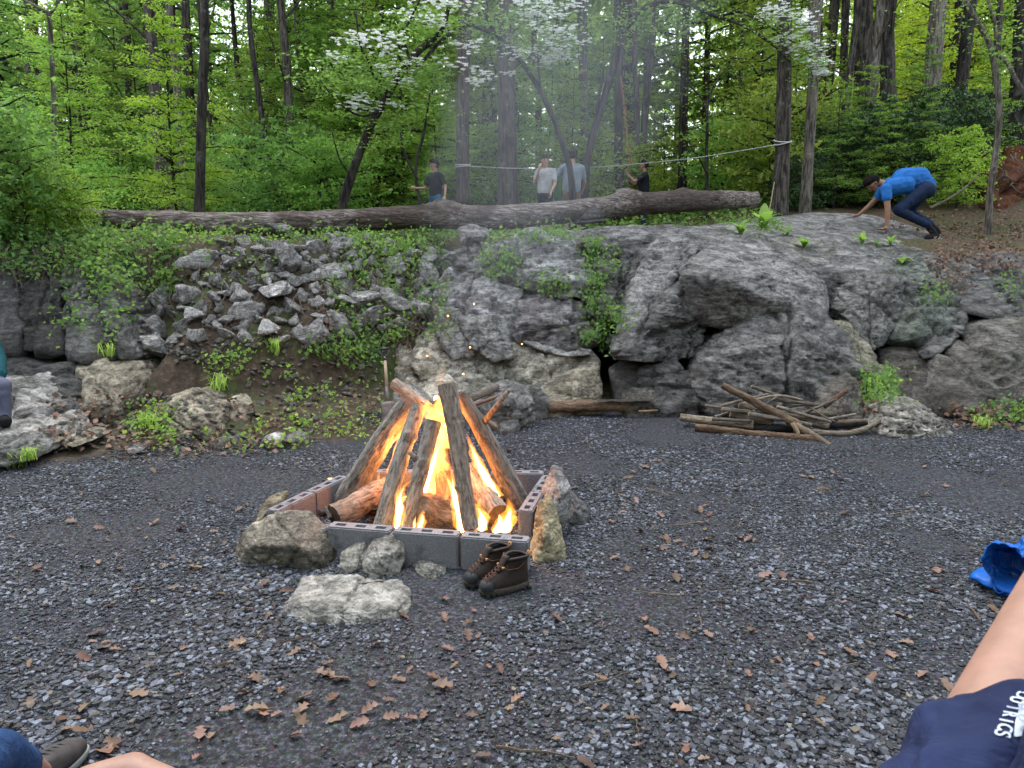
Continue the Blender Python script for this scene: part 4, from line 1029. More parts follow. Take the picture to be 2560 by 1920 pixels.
small_tree([([(2470, 575, 12.6), (2475, 480, 12.6), (2490, 380, 12.6), (2498, 270, 12.6), (2485, 160, 12.6), (2470, 100, 12.6), (2440, 50, 12.6), (2412, 0, 12.6)], [17, 15, 14, 14, 13, 12, 12, 12]),
            ([(2490, 130, 12.6), (2488, 60, 12.6), (2475, 20, 12.6), (2470, 0, 12.6)], [8, 7, 6, 6]),
            ([(2500, 140, 12.6), (2520, 160, 12.5), (2540, 200, 12.4), (2565, 240, 12.3)], [9, 10, 10, 10])],
           BP, 'grey crooked small tree forking at the right edge', leaves=[(2440, 60, 12.4, 110, 60, 260), (2540, 120, 12.2, 70, 60, 220)], seed=81)
small_tree([([(136, 400, 10.5), (135, 250, 10.5), (128, 120, 10.5), (122, 40, 10.5), (105, 25, 10.5), (60, 0, 10.5)], [11, 11, 10, 10, 9, 6]),
            ([(122, 40, 10.5), (138, 15, 10.5), (150, -10, 10.5)], [8, 7, 6])], BP, 'thin pale forked sapling at upper left', leaves=[(90, 30, 10.5, 90, 30, 160)], seed=83)
small_tree([([(1768, 495, 16.5), (1766, 400, 16.5), (1768, 310, 16.5), (1762, 260, 16.5), (1735, 225, 16.5), (1700, 190, 16.5)], [10, 8, 7, 6, 4, 3]),
            ([(1766, 300, 16.5), (1775, 240, 16.5), (1800, 190, 16.5), (1830, 165, 16.5)], [5, 5, 4, 3]), ([(1768, 440, 16.5), (1750, 400, 16.4), (1728, 370, 16.3)], [4, 4, 3])],
           BD, 'thin dark forked sapling between the boy and the roped trunk', leaves=[(1780, 230, 16.5, 80, 70, 300)], seed=85)
small_tree([([(432, 540, 14), (418, 420, 14), (395, 360, 14), (365, 300, 14)], [7, 6, 5, 4])], BP, 'pale thin bent stem in the leaves at left', leaves=[(370, 320, 14, 60, 60, 200)], seed=87)
small_tree([([(1050, 520, 14.5), (1040, 420, 14.5), (1060, 330, 14.5), (1075, 230, 14.4)], [8, 7, 6, 4]), ([(1045, 450, 14.5), (1010, 380, 14.4), (1000, 320, 14.4)], [6, 5, 3])], BD, 'thin forked sapling beside the person in black and blue', leaves=[(1060, 300, 14.4, 70, 90, 500)], seed=89)
# the woods go on behind and beside the clearing: one mass of leaves that shades it from the low sky
r_ = np.random.RandomState(19)
nb_ = 26000; an_ = r_.uniform(math.pi * 0.93, math.pi * 2.07, nb_); rd = r_.uniform(11, 16, nb_)
xb, yb = np.cos(an_) * rd, np.sin(an_) * rd * 0.9 + 2.5; zb_ = terrain(xb, yb) + 11 * r_.rand(nb_)
me = leaf_mesh('surrounding_woods', np.stack([xb, yb, zb_], -1), r_.uniform(0.3, 0.6, nb_), 0.4, M['leaf'], 14)
sw = bpy.data.objects.new('surrounding_woods', me); COL.objects.link(sw)
tag(sw, 'green woods closing the clearing behind the viewer', 'woods', kind='stuff')
# distant woods: one mass of leaves
r_ = np.random.RandomState(9)
nfar = 75000
Yf = r_.uniform(44, 85, nfar); pxf = r_.uniform(-400, 2960, nfar)
xf = (pxf - 1280) / F_PX * Yf; zf = terrain(xf, Yf) + 26 * r_.rand(nfar) ** 1.3
cl = fbm(np.stack([xf * 0.25, Yf * 0.1, zf * 0.25], -1), 3)
keep = cl > -0.2 + 0.016 * (zf - 12)
Cf = np.stack([xf, Yf, zf], -1)[keep]
me = leaf_mesh('distant_woods', Cf, r_.uniform(0.35, 0.8, len(Cf)), 0.35, M['leaf'], 4)
far = bpy.data.objects.new('distant_woods', me); COL.objects.link(far); far.color = (1.5, 1.45, 1.2, 1)
tag(far, 'distant green woods seen between the trunks', 'woods', kind='stuff')
# ------------------------------------------------------------------ the fallen trunk
def mat_log():
    m = MT('weathered_wood')
    c = m.coords((0.8, 14, 14), per_object=False); c0 = m.coords((1, 1, 1), per_object=False)
    a = m.noise(c, 3.0, 8, 0.7, 0.6); b = m.noise(c, 11, 5, 0.7); g = m.noise(c0, 1.4, 4, 0.6)
    col = m.ramp(a.outputs[0], [(0.36, (0.022, 0.016, 0.013)), (0.5, (0.15, 0.12, 0.105)), (0.64, (0.42, 0.37, 0.345))])
    col = m.mix(m.math('MULTIPLY', m.step(g.outputs[0], 0.56, 0.42), 0.7), col, (0.05, 0.033, 0.025))
    nb = m.bump(a.outputs[0], 1.0, 0.05); nb = m.bump(b.outputs[0], 0.7, 0.015, nb)
    return m.fin(col, 0.85, nb, 0.25, k=1.05)
M['log_wood'] = mat_log()
pts = [P(*q) for q in [(150, 540, 9.0), (300, 547, 9.1), (500, 561, 9.25), (700, 560, 9.45), (850, 552, 9.65), (1050, 542, 9.9), (1130, 541, 10.0), (1230, 545, 10.2), (1423, 529, 10.5), (1550, 514, 10.8), (1700, 504, 11.1), (1800, 501, 11.3), (1889, 499, 11.5)]]
wpx = [36, 42, 54, 54, 50, 52, 55, 55, 50, 49, 48, 42, 36]
sp = spline(pts, 14)
rr = np.interp(np.linspace(0, len(pts) - 1, len(sp)), range(len(pts)), [w * mpp(p.y) / 2 for w, p in zip(wpx, pts)])
mb = MB(); S = 40; base = Vector((sp[len(sp) // 2].x, sp[len(sp) // 2].y, 2.0))
mb.tube([p - base for p in sp], list(rr), S)
v = np.array(mb.v); cen = np.repeat(np.array([tuple(p - base) for p in sp]), S, 0)
nr = v - cen; ln = np.linalg.norm(nr, axis=1)[:, None] + 1e-6; nr = nr / ln
d = 0.06 * fbm(v * np.array([1.0, 3, 3]), 3) + 0.10 * fbm(v * np.array([1.2, 11, 11]) + 7, 4, ridged=True) - 0.05
for bx, hgt, wd in ((1105, 0.10, 0.2), (1560, 0.12, 0.14), (1585, 0.06, 0.2), (1712, 0.07, 0.12), (430, 0.05, 0.18)):
    q = P(bx, 500, 10).x * (np.interp(P(bx, 500, 10).x, [p.x for p in pts], [p.y for p in pts]) / 10.0)
    w = np.exp(-((v[:, 0] + base.x - q) / wd) ** 2) * np.clip(nr[:, 2], 0, 1) ** 3
    d += hgt / 0.2 * w * (0.7 + 0.6 * fbm(v * 14 + bx, 2))
v = v + nr * (d[:, None] * ln)
fallen = mesh_obj('fallen_trunk', v, mb.f, M['log_wood'], loc=base)
tag(fallen, 'long weathered fallen tree trunk lying across the top of the rocks', 'log')
rock('angular grey stone wedged on top of the flat one under the trunk', [(1448, 548, 10.35), (1478, 520, 10.4), (1495, 522, 10.4), (1500, 543, 10.35), (1470, 548, 10.3)], 0.25, GREY, 0, 4, 4, 0.05, 1, name='stone', cat='stone')
rock('thin flat dark stone under the fallen trunk on the rim', [(1450, 552, 10.3), (1510, 546, 10.35), (1512, 554, 10.3), (1452, 559, 10.25)], 0.3, DARK, 0, 3, 3, 0.04, 1, name='stone', cat='stone')
rock('dark stone prop under the low side of the fallen trunk', [(1440, 548, 10.4), (1455, 545, 10.45), (1456, 560, 10.35), (1440, 560, 10.35)], 0.3, DARK, 0, 3, 3, 0.05, 1, name='stone', cat='stone')

# ------------------------------------------------------------------ plants on the bank and the rocks
rng = random.Random(5); r_ = np.random.RandomState(55)
def scatter_leaves(name, regions, mat, size, label, cat, seed, lift=0.05, up=0.5):
    C, N_, T_ = [], [], []
    for (x0, y0, x1, y1, n_, clump) in regions:
        k = max(1, n_ // clump)
        for _ in range(k):
            x, y = rng.uniform(x0, x1), rng.uniform(y0, y1)
            h, nn_ = hit(x, y)
            if h is None or h.y > 14: continue
            nn_ = (nn_ + Vector((0, -0.35, 0.7))).normalized()
            sp_ = rng.uniform(0.03, 0.10); tc = rng.random() ** 1.3
            for _ in range(clump):
                C.append(tuple(h + nn_ * abs(rng.gauss(0, lift)) + Vector((rng.gauss(0, sp_), rng.gauss(0, sp_), rng.gauss(0, sp_ * 0.7))))); N_.append(tuple(nn_)); T_.append(tc)
    C = np.array(C); N_ = np.array(N_)
    me = leaf_mesh(name, C, r_.uniform(size[0], size[1], len(C)), up, M[mat], seed, nrm=N_, asp=0.7, tint=np.array(T_))
    o = bpy.data.objects.new(name, me); COL.objects.link(o)
    return tag(o, label, cat, kind='stuff')
scatter_leaves('vine_leaves', [(-40, 470, 300, 620, 5200, 10), (0, 600, 330, 690, 1100, 8), (230, 590, 460, 740, 1700, 8), (330, 575, 1120, 615, 1500, 9), (480, 640, 700, 720, 120, 6), (830, 650, 1120, 850, 1300, 8), (780, 850, 960, 900, 500, 6), (880, 590, 1130, 700, 700, 8), (140, 640, 330, 860, 420, 6)],
               'leaf', (0.03, 0.07), 'tangle of green vine leaves over the left bank and rocks', 'vine', 1, 0.07, 0.45)
scatter_leaves('bright_weeds', [(340, 575, 1140, 615, 1000, 7), (870, 600, 1100, 640, 900, 7), (720, 880, 960, 1080, 330, 6), (340, 1020, 430, 1110, 420, 8), (560, 870, 720, 960, 120, 6), (640, 1060, 960, 1100, 220, 6), (520, 890, 600, 930, 120, 6), (960, 790, 1010, 860, 120, 6), (400, 1090, 760, 1140, 160, 5)],
               'leaf_bright', (0.025, 0.06), 'bright green weeds along the rim and the foot of the bank', 'weed', 2, 0.05, 0.5)
scatter_leaves('rock_plants', [(1210, 630, 1300, 690, 420, 8), (1320, 690, 1420, 740, 200, 6), (1455, 600, 1540, 680, 420, 8), (1470, 680, 1510, 780, 380, 8), (1490, 770, 1570, 840, 420, 8), (1450, 830, 1500, 860, 120, 6), (1500, 850, 1530, 900, 90, 5), (1220, 560, 1420, 610, 600, 8), (1360, 570, 1420, 600, 120, 6), (2160, 940, 2230, 1010, 700, 9), (1880, 550, 1960, 590, 260, 6), (2300, 720, 2370, 760, 120, 6), (2500, 700, 2560, 760, 90, 6), (2450, 1010, 2560, 1070, 260, 6), (1640, 540, 1880, 560, 700, 8)],
               'leaf', (0.03, 0.065), 'small green plants rooted in the cracks of the grey rocks', 'plant', 3, 0.06, 0.5)
scatter_leaves('leaf_litter', [(2330, 560, 2560, 680, 1100, 4), (2200, 500, 2560, 600, 1000, 4), (2380, 1020, 2560, 1080, 420, 4), (120, 990, 420, 1120, 420, 4), (560, 1000, 960, 1090, 300, 4), (600, 760, 1000, 900, 160, 3), (2150, 990, 2200, 1040, 60, 3), (2330, 640, 2420, 720, 200, 4), (300, 1090, 700, 1140, 260, 3)],
               'dry_leaf', (0.025, 0.07), 'dry brown leaf litter on the slopes and at the foot of the rocks', 'leaf litter', 6, 0.02, 0.6)
# forest floor cover beyond the rim
n_ = 30000
Yg = r_.uniform(11.5, 34, n_) ; pg = r_.uniform(-100, 2660, n_); xg = (pg - 1280) / F_PX * Yg
cl = fbm(np.stack([xg * 0.5, Yg * 0.5, xg * 0], -1), 3); kp = (cl > -0.25) & ~((xg > 4.5) & (Yg < 15))
Cg = np.stack([xg, Yg, terrain(xg, Yg) + np.abs(r_.normal(0, 0.16, n_))], -1)[kp]
me = leaf_mesh('undergrowth', Cg, r_.uniform(0.06, 0.13, len(Cg)), 0.6, M['leaf'], 8, asp=0.7)
o = bpy.data.objects.new('undergrowth', me); COL.objects.link(o); tag(o, 'green undergrowth covering the forest floor beyond the rocks', 'undergrowth', kind='stuff')
# bare stems hanging over the bank
M['stem'] = plain('vine_stem', (0.17, 0.135, 0.105), 0.85, 0.2, 0.4, 30)
mb = MB()
for k in range(460):
    x, y = rng.choice([(rng.uniform(-20, 420), rng.uniform(520, 640)), (rng.uniform(300, 1080), rng.uniform(590, 760)), (rng.uniform(840, 1110), rng.uniform(640, 840)), (rng.uniform(-20, 420), rng.uniform(520, 640))])
    dx = rng.gauss(0, 7); path = []
    for j in range(rng.randint(4, 9)):
        h, nn_ = hit(x, y)
        if h is None or h.y > 12: break
        if path and (h - path[-1]).length > 0.5: break
        path.append(h + nn_ * rng.uniform(0.01, 0.10)); x += dx + rng.gauss(0, 8); y += rng.uniform(4, 24)
    if len(path) >= 3:
        sp_ = spline(path, 3); r0 = rng.uniform(0.0022, 0.006)
        mb.tube(sp_, [r0 * (1 - 0.6 * i / len(sp_)) for i in range(len(sp_))], 4, cap=False)
stems = mb.obj('vine_stems', M['stem']); tag(stems, 'thin bare vine stems trailing down the left bank', 'vine', kind='stuff')
# shrubs at the left rim
for k, (px, py, Y, sc, tn, cm) in enumerate([(60, 520, 8.2, 0.55, (1, 1, 0.9), M['leaf']), (170, 535, 8.6, 0.42, (1.1, 1.05, 0.8), M['leaf_bright']), (110, 500, 8.5, 0.4, (1.15, 1.1, 0.75), M['leaf_bright']), (-40, 480, 8.0, 0.9, (0.8, 0.9, 0.85), M['leaf'])]):
    q = P(px, py, Y); hh, _n = drop(q.x, q.y)
    plant_tree(SHRUB[k % 3], hh - Vector((0, 0, 0.05)), sc, k * 2.1, M['bark_dark'],
               ['round green bush on the rim at far left', 'bright leafy bush on the rim left of the fallen trunk end', 'small yellow-green bush over the left end of the fallen trunk', 'tall dark green bush cut by the left picture edge'][k], 'shrub', None, 'shrub', tn, cm)
q = P(-60, 470, 9.5)
plant_tree(SAP[2], (q.x, q.y, tz(q.x, q.y)), 0.75, 1.0, M['bark_dark'], 'green sapling filling the upper left edge', 'tree', None, 'sapling', (0.9, 1.0, 0.9), M['leaf'])
q = P(190, 500, 12.5)
plant_tree(SAP[0], (q.x, q.y, tz(q.x, q.y)), 0.6, 2.0, M['bark_dark'], 'bright young maple standing behind the left end of the fallen trunk', 'tree', None, 'sapling', (1.0, 1.05, 0.85), M['leaf_bright'])
q = P(440, 500, 12.8)
plant_tree(SAP[1], (q.x, q.y, tz(q.x, q.y)), 0.62, 4.0, M['bark_dark'], 'bright young maple beside the lichen-spotted trunk', 'tree', None, 'sapling', (1.15, 1.1, 0.7), M['leaf_bright'])
# broad-leaved rosettes on the dome's rim
def blade(L, w, bend, n=6):
    v, f = [], []
    for i in range(n + 1):
        t = i / n; ww = w * math.sin(math.pi * min(0.97, t * 0.92 + 0.06)) ** 0.7
        z = L * t * math.cos(bend * t); y = L * t * math.sin(bend * t)
        v += [(-ww / 2, y - 0.12 * ww, z), (0, y, z), (ww / 2, y - 0.12 * ww, z)]
    for i in range(n):
        a = i * 3; f += [(a, a + 1, a + 4, a + 3), (a + 1, a + 2, a + 5, a + 4)]
    return v, f
def rosette(px, py, w, label, n=6, seed=0, slim=0.45, mat='leaf_bright'):
    h, nn_ = hit(px, py)
    if h is None: return
    rg = random.Random(seed); root = empty('plant', h); s = w * mpp(h.y)
    for k in range(n):
        v, f = blade(s * rg.uniform(0.55, 1.05), s * slim * 0.75 * rg.uniform(0.7, 1.1), rg.uniform(0.25, 1.5))
        o = mesh_obj('leaf', v, f, M[mat], root); o.rotation_euler = (0, 0, k * 6.28 / n + rg.uniform(-.4, .4))
        ca_ = o.data.color_attributes.new('tint', 'FLOAT_COLOR', 'POINT'); t = rg.random()
        for d_ in ca_.data: d_.color = (t, t, t, 1)
    tag(root, label, 'plant')
rosette(1852, 585, 62, 'upright broad-leaved green plant on the dome rim, left of the pair', 7, 1)
rosette(1908, 575, 66, 'spreading broad-leaved green plant on the dome rim, right of the pair', 6, 2, 0.5)
rosette(1968, 588, 36, 'small dark green plant on the dome rim', 7, 3, 0.35, 'leaf')
rosette(2010, 620, 50, 'bright yellow-green plant hanging over the flat-topped boulder', 9, 4, 0.4)
rosette(2155, 610, 36, 'small green rosette on the mossy ledge', 7, 5, 0.5)
rosette(2225, 615, 40, 'bright fern-like plant on the mossy ledge', 9, 6, 0.25)
rosette(2253, 660, 36, 'little bright plant on the lichen-green rock', 7, 7, 0.5)
rosette(2190, 618, 30, 'dark tuft on the mossy ledge', 9, 8, 0.2, 'leaf')
rosette(1500, 885, 60, 'feathery green fern in the crack right of the tan face', 9, 9, 0.22, 'leaf')
def grass(px, py, w, label, n=70, seed=0):
    h, nn_ = hit(px, py)
    if h is None: return
    rg = random.Random(seed); s = w * mpp(h.y); mb = MB()
    for k in range(n):
        a = rg.uniform(0, 6.28); L = s * rg.uniform(0.4, 0.9); b = Vector((rg.gauss(0, s * .15), rg.gauss(0, s * .15), 0)); d_ = Vector((math.cos(a), math.sin(a), 0))
        p0 = b; p1 = b + d_ * L * .3 + Vector((0, 0, L * .7)); p2 = b + d_ * L * .85 + Vector((0, 0, L * .55))
        w_ = d_.orthogonal() * 0.003; sd = Vector((-d_.y, d_.x, 0)) * 0.004
        mb.add([p0 - sd, p0 + sd, p1 + sd, p1 - sd, p2], [(0, 1, 2, 3), (3, 2, 4)])
    o = mb.obj('grass_tuft', M['leaf_bright'], None); o.location = h
    ca_ = o.data.color_attributes.new('tint', 'FLOAT_COLOR', 'POINT')
    tag(o, label, 'grass')
for k, (px, py, w, lb) in enumerate([(548, 975, 60, 'long grass tuft above the large tan boulder'), (690, 880, 50, 'grass tuft at the lower edge of the rubble'), (375, 1065, 50, 'bright tuft left of the large tan boulder'), (275, 890, 44, 'drooping grass tuft on the left rock face'), (40, 1165, 60, 'grass tuft under the pale boulder at the left edge'), (70, 1150, 46, 'second grass tuft beside the pale boulder at left'), (2450, 1070, 44, 'small grass tuft at the foot of the edge rock'), (2185, 985, 60, 'green grass tuft in the gap behind the lone boulder')]):
    grass(px, py, w * 1.25, lb, 46, k)
# ------------------------------------------------------------------ fire pit of concrete blocks
def mat_block():
    m = MT('concrete_block'); c = m.coords()
    n1 = m.noise(c, 90, 4, 0.7); n2 = m.noise(c, 7, 5, 0.6)
    col = m.ramp(n1.outputs[0], [(0.3, (0.16, 0.158, 0.175)), (0.6, (0.29, 0.288, 0.315))])
    oi = m.t.nodes.new('ShaderNodeObjectInfo')
    col = m.mix(m.math('MULTIPLY', m.step(n2.outputs[0], 0.50, 0.66), 0.5), col, (0.22, 0.20, 0.215))
    col = m.mix(m.math('MULTIPLY', m.step(n2.outputs[0], 0.46, 0.32), 0.6), col, (0.09, 0.085, 0.09))
    col = m.mix(1.0, col, oi.outputs['Color'], 'MULTIPLY')
    return m.fin(col, 0.92, m.bump(n1.outputs[0], 0.8, 0.006), 0.2)
M['block'] = mat_block()
BL, BW, BH = 0.358, 0.088, 0.182
def block_mesh():
    bm = bmesh.new()
    xs = [-BL / 2, -.145, -.085, -.03, .03, .085, .145, BL / 2]; ys = [-BW / 2, -.017, .017, BW / 2]
    g = [[bm.verts.new((x, y, BH)) for y in ys] for x in xs]
    for i in range(7):
        for j in range(3):
            if j == 1 and i in (1, 3, 5):
                lo = [bm.verts.new((xs[a] * 1.0 + (0.004 if a == i else -0.004), ys[b] + (0.003 if b == 1 else -0.003), BH - 0.035)) for a, b in ((i, 1), (i + 1, 1), (i + 1, 2), (i, 2))]
                hi = [g[i][1], g[i + 1][1], g[i + 1][2], g[i][2]]
                bm.faces.new(lo)
                for k in range(4): bm.faces.new((hi[k], hi[(k + 1) % 4], lo[(k + 1) % 4], lo[k]))
            else: bm.faces.new((g[i][j], g[i + 1][j], g[i + 1][j + 1], g[i][j + 1]))
    edge = [g[i][0] for i in range(8)] + [g[7][1], g[7][2]] + [g[i][3] for i in range(7, -1, -1)] + [g[0][2], g[0][1]]
    low = [bm.verts.new((v.co.x, v.co.y, -0.02)) for v in edge]
    for k in range(len(edge)):
        bm.faces.new((edge[k], low[k], low[(k + 1) % len(edge)], edge[(k + 1) % len(edge)]))
    bm.faces.new(list(reversed(low)))
    bmesh.ops.recalc_face_normals(bm, faces=bm.faces[:])
    es = [e for e in bm.edges if not e.is_manifold or (len(e.link_faces) == 2 and e.calc_face_angle(0) > 1.0 and min(v.co.z for v in e.verts) > BH - 0.01 and max(abs(v.co.y) for v in e.verts) > 0.03)]
    es += [e for e in bm.edges if abs(e.verts[0].co.z - e.verts[1].co.z) > 0.15 and e.calc_face_angle(0) > 1.0]
    bmesh.ops.bevel(bm, geom=list(set(es)), offset=0.007, segments=2, affect='EDGES')
    me = bpy.data.meshes.new('concrete_block'); bm.to_mesh(me); bm.free(); me.materials.append(M['block']); return me
BLOCK = block_mesh()
def block(c, ang, label, tilt=0.0, tint=(1, 1, 1)):
    o = bpy.data.objects.new('concrete_block', BLOCK); COL.objects.link(o)
    o.location = (c[0], c[1], tz(c[0], c[1]) + (c[2] if len(c) > 2 else 0)); o.rotation_euler = (tilt, 0, ang); o.color = (*tint, 1)
    return tag(o, label, 'concrete block', 'concrete blocks round the fire')
A = G(655, 1303, BH); Bq = G(1323, 1351, BH)
d = (Bq - A); d.z = 0; fa = math.atan2(d.y, d.x); u = d.normalized(); nrm = Vector((-u.y, u.x, 0))
step = d.length / 4
for k, lb in enumerate(['front concrete block mostly hidden behind the brown boulder', 'front concrete block with open slots right of the brown boulder', 'middle front concrete block behind the leaning pale stone', 'front concrete block behind the pair of boots']):
    c = A + u * step * (k + 0.5) + nrm * BW / 2
    block((c.x, c.y, [-0.015, 0.0, -0.003, -0.008][k]), fa + [0.01, -0.012, 0.008, -0.006][k], lb, [0, 0.015, 0.0, -0.01][k])
def row(p, ang, n, labels, gap=0.006):
    for k in range(n):
        q = p + Vector((math.cos(ang), math.sin(ang), 0)) * (BL + gap) * (k + 0.5)
        block((q.x, q.y), ang + [0.01, -0.015, 0.012][k % 3], labels[k], 0, (0.95, 0.93, 0.95))
p0 = G(678, 1273, BH); p1 = G(848, 1192, BH); la = math.atan2(p1.y - p0.y, p1.x - p0.x)
row(p0, la, 2, ['near concrete block of the left side of the fire ring', 'far concrete block of the left side of the fire ring'])
q0 = G(1312, 1278, BH); q1 = G(1362, 1201, BH); ra = math.atan2(q1.y - q0.y, q1.x - q0.x)
row(q0, ra, 2, ['near concrete block of the right side with its end to the viewer', 'far concrete block of the right side of the fire ring'])
b0 = p0 + Vector((math.cos(la), math.sin(la), 0)) * (2 * BL + 0.10) + Vector((0.02, 0.02, 0)); b1 = q0 + Vector((math.cos(ra), math.sin(ra), 0)) * (2 * BL + 0.08)
ba = math.atan2(b1.y - b0.y, b1.x - b0.x); gp_ = ((b1 - b0).length - 3 * BL) / 3
row(b0, ba, 3, ['left concrete block of the back row behind the leaning logs', 'middle concrete block of the back row behind the fire', 'right concrete block of the back row of the fire ring'], gp_)

# stones round the ring
def ring(label, pts, T, tint, sub=5, amp=0.05, name='stone', chips=4, soft=2, back=0.85, moss=0.0):
    pts = list(pts)
    for q in list(pts):
        w_ = P(*q[:3])
        if w_.z < 0.09: pts.append((q[0] + (1280 - q[0]) * -0.004, q[1] + 26, q[2] - 0.035))
    tint = tuple(1.6 * t for t in tint)
    return rock(label, pts, T, tint, moss, sub, chips, amp, soft, name=name, cat='stone', back=back, grow=1.10, planes=1)
ring('large brown boulder at the left front corner of the fire ring', [(588, 1405, 3.74), (608, 1345, 3.78), (628, 1325, 3.8), (700, 1284, 3.82), (768, 1288, 3.80), (813, 1322, 3.76), (832, 1370, 3.72), (823, 1402, 3.68), (796, 1426, 3.66), (764, 1432, 3.64), (687, 1418, 3.7), (640, 1365, 3.62), (735, 1368, 3.55), (790, 1380, 3.6), (620, 1412, 3.7)], 0.05, (1.2, 1.05, 0.85), 6, 0.045, 'boulder', 1, 2)
ring('smaller pale stone leaning on the front blocks', [(853, 1387, 3.62), (870, 1372, 3.64), (896, 1351, 3.7), (917, 1348, 3.7), (914, 1405, 3.6), (884, 1427, 3.55), (868, 1412, 3.56), (890, 1385, 3.57)], 0.07, (1.35, 1.3, 1.15), 5, 0.06)
ring('larger pale stone leaning on the front blocks', [(913, 1387, 3.56), (934, 1358, 3.6), (985, 1333, 3.66), (1005, 1345, 3.66), (1009, 1379, 3.6), (985, 1430, 3.52), (951, 1437, 3.5), (918, 1425, 3.5), (960, 1385, 3.5)], 0.07, (1.5, 1.42, 1.3), 5, 0.05)
ring('small grey stone lying between the leaning stones and the boots', [(1038, 1402, 3.62), (1060, 1396, 3.66), (1115, 1412, 3.6), (1112, 1430, 3.52), (1080, 1452, 3.46), (1050, 1447, 3.48), (1075, 1420, 3.48)], 0.06, (1.3, 1.26, 1.15), 5, 0.06)
ring('big white slab of rock in front of the fire', [(768, 1453, 3.4), (807, 1448, 3.42), (858, 1462, 3.4), (926, 1462, 3.36), (994, 1459, 3.36), (1018, 1484, 3.24), (1010, 1525, 3.12), (964, 1556, 3.06), (866, 1574, 3.03), (815, 1596, 3.0), (735, 1574, 3.05), (707, 1556, 3.08), (740, 1508, 3.12), (790, 1520, 3.04), (900, 1532, 3.03), (990, 1510, 3.1)], 0.05, (1.35, 1.32, 1.22), 6, 0.05, 'boulder', 2, 1, 0.9)
ring('small tan pebble in front of the fire, right of the white slab', [(1095, 1570, 3.1), (1120, 1556, 3.15), (1159, 1570, 3.1), (1128, 1588, 3.03), (1105, 1584, 3.04)], 0.03, (1.9, 1.6, 1.15), 4, 0.05, soft=1)
ring('tan lower half of the tall slab propped on the right side', [(1346, 1262, 3.95), (1376, 1243, 4.0), (1393, 1281, 3.9), (1414, 1379, 3.72), (1393, 1396, 3.68), (1333, 1411, 3.68), (1326, 1387, 3.75), (1365, 1330, 3.68)], 0.10, (1.3, 1.15, 0.75), 5, 0.05)
ring('grey upper half of the tall slab propped on the right side', [(1360, 1228, 4.12), (1384, 1167, 4.22), (1406, 1180, 4.2), (1423, 1218, 4.12), (1424, 1300, 3.98), (1406, 1311, 3.92), (1384, 1275, 3.92), (1400, 1240, 3.96)], 0.10, (1.25, 1.2, 1.2), 5, 0.06)
ring('dark small rock behind the propped slab', [(1420, 1225, 4.5), (1440, 1245, 4.45), (1474, 1281, 4.3), (1460, 1294, 4.22), (1425, 1295, 4.2), (1445, 1270, 4.2)], 0.12, (0.6, 0.6, 0.62), 5, 0.06)
ring('mossy tan stone outside the left side of the ring', [(636, 1318, 4.15), (655, 1268, 4.25), (672, 1247, 4.35), (717, 1231, 4.45), (700, 1262, 4.4), (655, 1330, 4.08), (645, 1300, 4.1)], 0.10, (1.3, 1.15, 0.8), 5, 0.05, moss=0.4)
ring('pale flat stone alone on the gravel left of the ring', [(403, 1285, 4.5), (420, 1272, 4.6), (455, 1276, 4.58), (458, 1285, 4.52), (425, 1298, 4.42)], 0.06, (1.7, 1.55, 1.25), 4, 0.05)
ring('dark flat stone on the gravel near the blue bag', [(2412, 1390, 3.8), (2430, 1375, 3.85), (2452, 1385, 3.8), (2445, 1395, 3.75), (2420, 1395, 3.74)], 0.06, (0.45, 0.45, 0.5), 3, 0.04, soft=1)
ring('brown lump of bark on the gravel at right', [(2022, 1228, 4.9), (2045, 1219, 4.95), (2085, 1217, 4.95), (2080, 1228, 4.88), (2035, 1238, 4.82)], 0.06, (0.45, 0.28, 0.18), 3, 0.06, soft=1)
ring('black charred lump on the gravel right of the pebble', [(1405, 1545, 3.15), (1425, 1535, 3.2), (1440, 1546, 3.15), (1425, 1556, 3.1)], 0.03, (0.15, 0.15, 0.15), 3, 0.08, soft=1)

# ------------------------------------------------------------------ logs
def mat_bark_log(name, dark, light, sc=1.0, cross=0.15):
    m = MT(name); c = m.coords((30 * sc, 30 * sc, 7 * sc)); c0 = m.coords((60, 60, 60)); cz = m.coords((8, 8, 45))
    a = m.noise(c, 1.6, 6, 0.7, 0.8); b = m.noise(c0, 1.0, 3, 0.7); x = m.noise(cz, 1.0, 4, 0.7)
    h = m.math('ADD', m.math('MULTIPLY', a.outputs[0], 1 - cross), m.math('MULTIPLY', x.outputs[0], cross))
    oi = m.t.nodes.new('ShaderNodeObjectInfo')
    col = m.ramp(h, [(0.36, dark), (0.6, light)])
    col = m.mix(m.math('MULTIPLY', m.step(b.outputs[0], 0.58, 0.7), 0.4), col, (0.36, 0.33, 0.29))
    col = m.mix(1.0, col, oi.outputs['Color'], 'MULTIPLY')
    nb = m.bump(h, 1.0, 0.02); nb = m.bump(b.outputs[0], 0.5, 0.004, nb)
    return m.fin(col, 0.9, nb, 0.2)
M['fire_bark'] = mat_bark_log('log_bark', (0.075, 0.062, 0.054), (0.42, 0.37, 0.33))
M['split_wood'] = mat_bark_log('split_wood', (0.08, 0.055, 0.042), (0.27, 0.20, 0.155), 0.7, 0.1)
M['dead_bark'] = mat_bark_log('dead_bark', (0.04, 0.033, 0.028), (0.24, 0.205, 0.175), 0.7, 0.2)
M['cut_end'] = plain('cut_wood', (0.10, 0.06, 0.04), 0.85, 0.2, 0.5, 40, 0.6, 0.01)
M['cut_pale'] = plain('cut_wood_pale', (0.46, 0.33, 0.20), 0.8, 0.2, 0.35, 35, 0.6, 0.01)
M['char'] = plain('charred_wood', (0.014, 0.014, 0.016), 0.5, 0.5, 0.5, 45, 1.0, 0.02)
